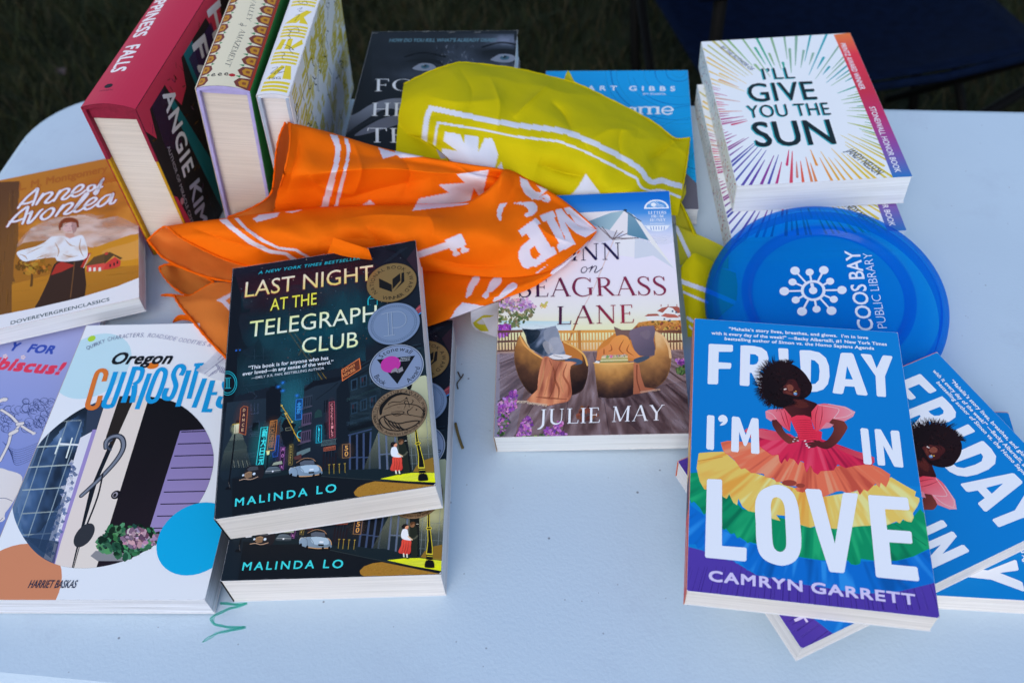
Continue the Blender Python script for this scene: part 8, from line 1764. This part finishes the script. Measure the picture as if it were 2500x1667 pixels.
# ------------------------------------------------------------------ flying disc
def disc():
    c = (0.2403, 0.4669, 0.030); tx, ty = 0.177, -0.047
    u = np.array([math.cos(ty), 0, -math.sin(ty)]); v = np.array([math.sin(tx)*math.sin(ty), math.cos(tx), math.sin(tx)*math.cos(ty)]); nn = np.cross(u, v)
    M = Matrix(((u[0], v[0], nn[0], c[0]), (u[1], v[1], nn[1], c[1]), (u[2], v[2], nn[2], c[2]+TABLE_Z), (0, 0, 0, 1)))
    m, n, l, b = nodes_of('clear_blue_plastic')
    col = (0.005, 0.21, 0.80)
    b.inputs['Base Color'].default_value = (0.0, 0.36, 0.86, 1); b.inputs['Roughness'].default_value = 0.10; b.inputs['IOR'].default_value = 1.49; b.inputs['Specular IOR Level'].default_value = 0.5
    tr = n.new('ShaderNodeBsdfTransparent'); tr.inputs['Color'].default_value = (0.20, 0.80, 0.99, 1)
    tl = n.new('ShaderNodeBsdfTranslucent'); tl.inputs['Color'].default_value = (*col, 1)
    m1 = n.new('ShaderNodeMixShader'); m1.inputs['Fac'].default_value = 0.22; l.new(tr.outputs['BSDF'], m1.inputs[1]); l.new(b.outputs['BSDF'], m1.inputs[2])
    m2 = n.new('ShaderNodeMixShader'); m2.inputs['Fac'].default_value = 0.10; l.new(m1.outputs['Shader'], m2.inputs[1]); l.new(tl.outputs['BSDF'], m2.inputs[2])
    tc = n.new('ShaderNodeTexCoord'); ns = n.new('ShaderNodeTexNoise'); ns.inputs['Scale'].default_value = 22; l.new(tc.outputs['Object'], ns.inputs['Vector'])
    bp = n.new('ShaderNodeBump'); bp.inputs['Strength'].default_value = 0.1; bp.inputs['Distance'].default_value = 0.003; l.new(ns.outputs['Fac'], bp.inputs['Height']); l.new(bp.outputs['Normal'], b.inputs['Normal'])
    l.new(m2.outputs['Shader'], n['Material Output'].inputs['Surface'])
    # section: flat flight plate, step ring, shoulder, rolled rim turned down
    prof = [(0.0, 0.0062), (0.030, 0.0061), (0.052, 0.0058), (0.0550, 0.0046), (0.0565, 0.0048), (0.0585, 0.0086), (0.0612, 0.0092), (0.0635, 0.0072), (0.068, 0.0066), (0.0715, 0.0070), (0.0745, 0.0060), (0.0810, 0.0042), (0.0860, 0.0016), (0.0890, -0.0020), (0.0900, -0.0065), (0.0898, -0.0110), (0.0885, -0.0150), (0.0868, -0.0160), (0.0852, -0.0150),
            (0.0848, -0.0110), (0.0852, -0.0070), (0.0846, -0.0028), (0.0820, -0.0004), (0.0780, 0.0018), (0.072, 0.0036), (0.064, 0.0044), (0.0605, 0.0066), (0.0560, 0.0024), (0.052, 0.0042), (0.030, 0.0045), (0.0, 0.0046)]
    root = empty('flying_disc', M @ Matrix.Translation((0, 0, -0.016)), 'translucent blue flying disc with white library emblem, leaning on the white paperback', 'disc')
    N = 96; V = []; F = []
    for r, z in prof:
        for k in range(N): a = 2*math.pi*k/N; V.append((r*math.cos(a), r*math.sin(a), z+0.016))
    for i in range(len(prof)-1):
        for k in range(N): k2 = (k+1) % N; F.append((i*N+k, i*N+k2, (i+1)*N+k2, (i+1)*N+k))
    bm = bmesh.new(); vs = [bm.verts.new(p) for p in V]
    for f in F:
        fc = bm.faces.new([vs[i] for i in f]); rr = sum(math.hypot(*V[i][:2]) for i in f)/4
        fc.material_index = 1 if rr > 0.0832 or 0.0555 < rr < 0.0630 else 0      # rim and step ring are moulded thicker
    bmesh.ops.remove_doubles(bm, verts=bm.verts, dist=1e-6); bmesh.ops.recalc_face_normals(bm, faces=bm.faces)
    m_thick = m.copy(); m_thick.name = 'clear_blue_plastic_thick'
    for nd in m_thick.node_tree.nodes:
        if nd.type == 'BSDF_TRANSPARENT': nd.inputs['Color'].default_value = (0.10, 0.60, 0.97, 1)
        if nd.type == 'BSDF_PRINCIPLED': nd.inputs['Base Color'].default_value = (0.0, 0.26, 0.82, 1)
    from_bm('disc_body', bm, [m, m_thick], root, True)
    # printed emblem and words
    Mp = M.copy(); rd = cover_reader(M, 0.0062)
    a = Art(rd, 0.00033); a.z = 0.00005
    K = crop(1690, 480, 3.618); a.use(K); W = (0.74, 0.76, 0.80)
    hub = (1068, 830); a.batch()
    ends = [((908, 655), 42), ((1037, 668), 36), ((1162, 650), 42), ((1218, 748), 36), ((1322, 825), 42), ((1250, 907), 36), ((1230, 1008), 44), ((1098, 994), 36), ((970, 1014), 44), ((914, 913), 36), ((813, 836), 43), ((886, 755), 36)]
    for (x, y), r in ends:
        dx, dy = x-hub[0], y-hub[1]; d = math.hypot(dx/1.0, dy/0.88); k0 = 100/d
        a.line([(hub[0]+dx*k0, hub[1]+dy*k0), (x, y)], 17, W, cap=False)
        a.poly([(x+r*math.cos(t), y+r*0.86*math.sin(t)) for t in np.linspace(0, 6.28, 25)[:-1]], W)
    ring = [(hub[0]+96*math.cos(t), hub[1]+81*math.sin(t)) for t in np.linspace(0, 2*math.pi, 49)[:-1]]
    a.line(ring, 24, W, closed=True)
    a.poly([(hub[0]+37*math.cos(t), hub[1]+32*math.sin(t)) for t in np.linspace(0, 6.28, 25)[:-1]], W)
    a.line([(1068, 825), (1055, 765)], 26, W, cap=False)
    a.batch(False)
    # letters of the two vertical words, drawn as strokes in the word's own frame
    def word(o, e, t, s, w, glyphs):
        o, e, t = (np.array(K([p])[0]) for p in (o, e, t)); a.cr = lambda q: [tuple(o+(e-o)*p[0]+(t-o)*p[1]) for p in q]
        sc = a.k/0.00033
        return o
    a.text('COOS BAY', (1604, 1180), (1476, 478), (1462, 1168), W, bold=0.012, spacing=0.95)
    a.text('PUBLIC LIBRARY', (1722, 1160), (1583, 498), (1635, 1150), W, bold=-0.014, spacing=0.98)
    art_object('emblem_print', a, Matrix.Translation((0, 0, 0.016+0.0062)), root)
disc()
# ------------------------------------------------------------------ folding camp chair behind the table
def chair():
    z0 = 0.42
    fab = mat('navy_canvas', (0.0018, 0.0055, 0.019), 0.85, 0.05, 0.25, 60, 0.3, 500); steel = mat('black_steel_tube', (0.004, 0.004, 0.004), 0.6, 0.06, 0.1, 30)
    c = np.array([0.585, 1.40, 0.0]); M = Matrix.Translation(c) @ Matrix.Rotation(R(5), 4, 'Z')
    root = empty('camp_chair', M, 'dark navy folding camp chair standing on the grass behind the table', 'chair')
    # local: -y towards the table (front edge of the seat)
    w = 0.27
    V = []; F = []; n1, n2 = 22, 26
    for j in range(n2+1):
        t = j/n2
        for i in range(n1+1):
            s = i/n1*2-1
            if t <= 0.5:
                q = t/0.5; y = -0.20+0.40*q; z = z0-0.035*(1-s*s)*math.sin(math.pi*min(1, q*0.9+0.1))-0.02*q+0.015*(1-q)
            else:
                q = (t-0.5)/0.5; y = 0.20+0.10*q+0.03*(1-s*s); z = z0-0.02+0.42*q
            V.append((s*w*(1-0.03*abs(t-0.5)), y, z))
    for j in range(n2):
        for i in range(n1): a = j*(n1+1)+i; F.append((a, a+1, a+n1+2, a+n1+1))
    o = meshobj('seat_fabric', V, F, fab, root, True); md = o.modifiers.new('cloth', 'SOLIDIFY'); md.thickness = 0.003
    bm = bmesh.new(); tube(bm, [(-w, -0.205, z0+0.012), (-0.1, -0.207, z0-0.006), (0.1, -0.207, z0-0.006), (w, -0.205, z0+0.012)], 0.007, 8); from_bm('seat_hem', bm, fab, root, True)
    for s in (-1, 1):
        bm = bmesh.new(); tube(bm, [(s*(w+0.01), 0.31, z0+0.44), (s*(w+0.015), 0.20, 0.30), (s*(w+0.02), 0.10, 0.01)], 0.010, 8); from_bm('back_post', bm, steel, root, True)
        bm = bmesh.new(); tube(bm, [(s*(w+0.01), -0.215, z0+0.20), (s*(w+0.01), -0.212, z0-0.02), (s*(w+0.02), -0.20, 0.01)], 0.010, 8); from_bm('front_post', bm, steel, root, True)
        bm = bmesh.new(); tube(bm, [(s*(w+0.01), -0.21, z0+0.015), (s*(w+0.016), 0.22, 0.04)], 0.009, 8); tube(bm, [(s*(w+0.018), -0.20, 0.04), (s*(w+0.012), 0.23, z0)], 0.009, 8); from_bm('side_brace', bm, steel, root, True)
        bm = bmesh.new(); 
        vs = []
        for k in range(9):
            t = k/8; yy = -0.23+0.50*t; zz = z0+0.20+0.01*math.sin(math.pi*t)
            vs.append([bm.verts.new((s*(w+0.01)+dx, yy, zz+dz)) for dx, dz in ((-0.035, -0.006), (0.035, -0.006), (0.038, 0.006), (-0.038, 0.006))])
        for A, B in zip(vs, vs[1:]):
            for q in range(4): bm.faces.new((A[q], A[(q+1) % 4], B[(q+1) % 4], B[q]))
        bm.faces.new(vs[0][::-1]); bm.faces.new(vs[-1]); from_bm('armrest', bm, fab, root, True)
    bm = bmesh.new(); tube(bm, [(-w-0.01, -0.21, z0-0.01), (w+0.02, -0.205, 0.03)], 0.009, 8); from_bm('cross_brace', bm, steel, root, True)
    bm = bmesh.new(); tube(bm, [(w+0.01, -0.225, z0-0.01), (-w-0.02, -0.22, 0.03)], 0.009, 8); from_bm('cross_brace', bm, steel, root, True)
chair()
# ------------------------------------------------------------------ small litter on the table
def litter():
    st = mat('dry_stem', (0.05, 0.035, 0.02), 0.7, 0.2, 0.3, 200); nd = mat('dry_pine_needle', (0.16, 0.11, 0.03), 0.6, 0.3, 0.3, 200)
    Q = crop(1000, 780, 1.0)
    def strand(name, pts, r, m, label, cat):
        P3 = [at(x, y, z) for x, y, z in pts]; o = np.array(P3[0]); bm = bmesh.new(); tube(bm, [p-o for p in spline(P3, 6)], r, 6)
        ob = from_bm(name, bm, m, None, True); ob.location = o; tag(ob, label, cat)
    k = 1.06293
    strand('dry_twig', [(1046*k+6, 803*k+54, .0009), (1058*k+1, 820*k+50, .002), (1064*k, 840*k+20, .003), (1060*k, 862*k+5, .002), (1050*k, 880*k, .0008), (1052*k, 893*k, .0006)], 0.0005, st, 'thin curled dark twig lying on the table beside the lower dark paperback', 'twig')
    strand('pine_needle', [(1112, 1033, .0010), (1117, 1055, .0014), (1124, 1078, .0012), (1130, 1094, .0008)], 0.0010, nd, 'short brown pine needle lying on the table right of the dark paperbacks', 'needle')
litter()
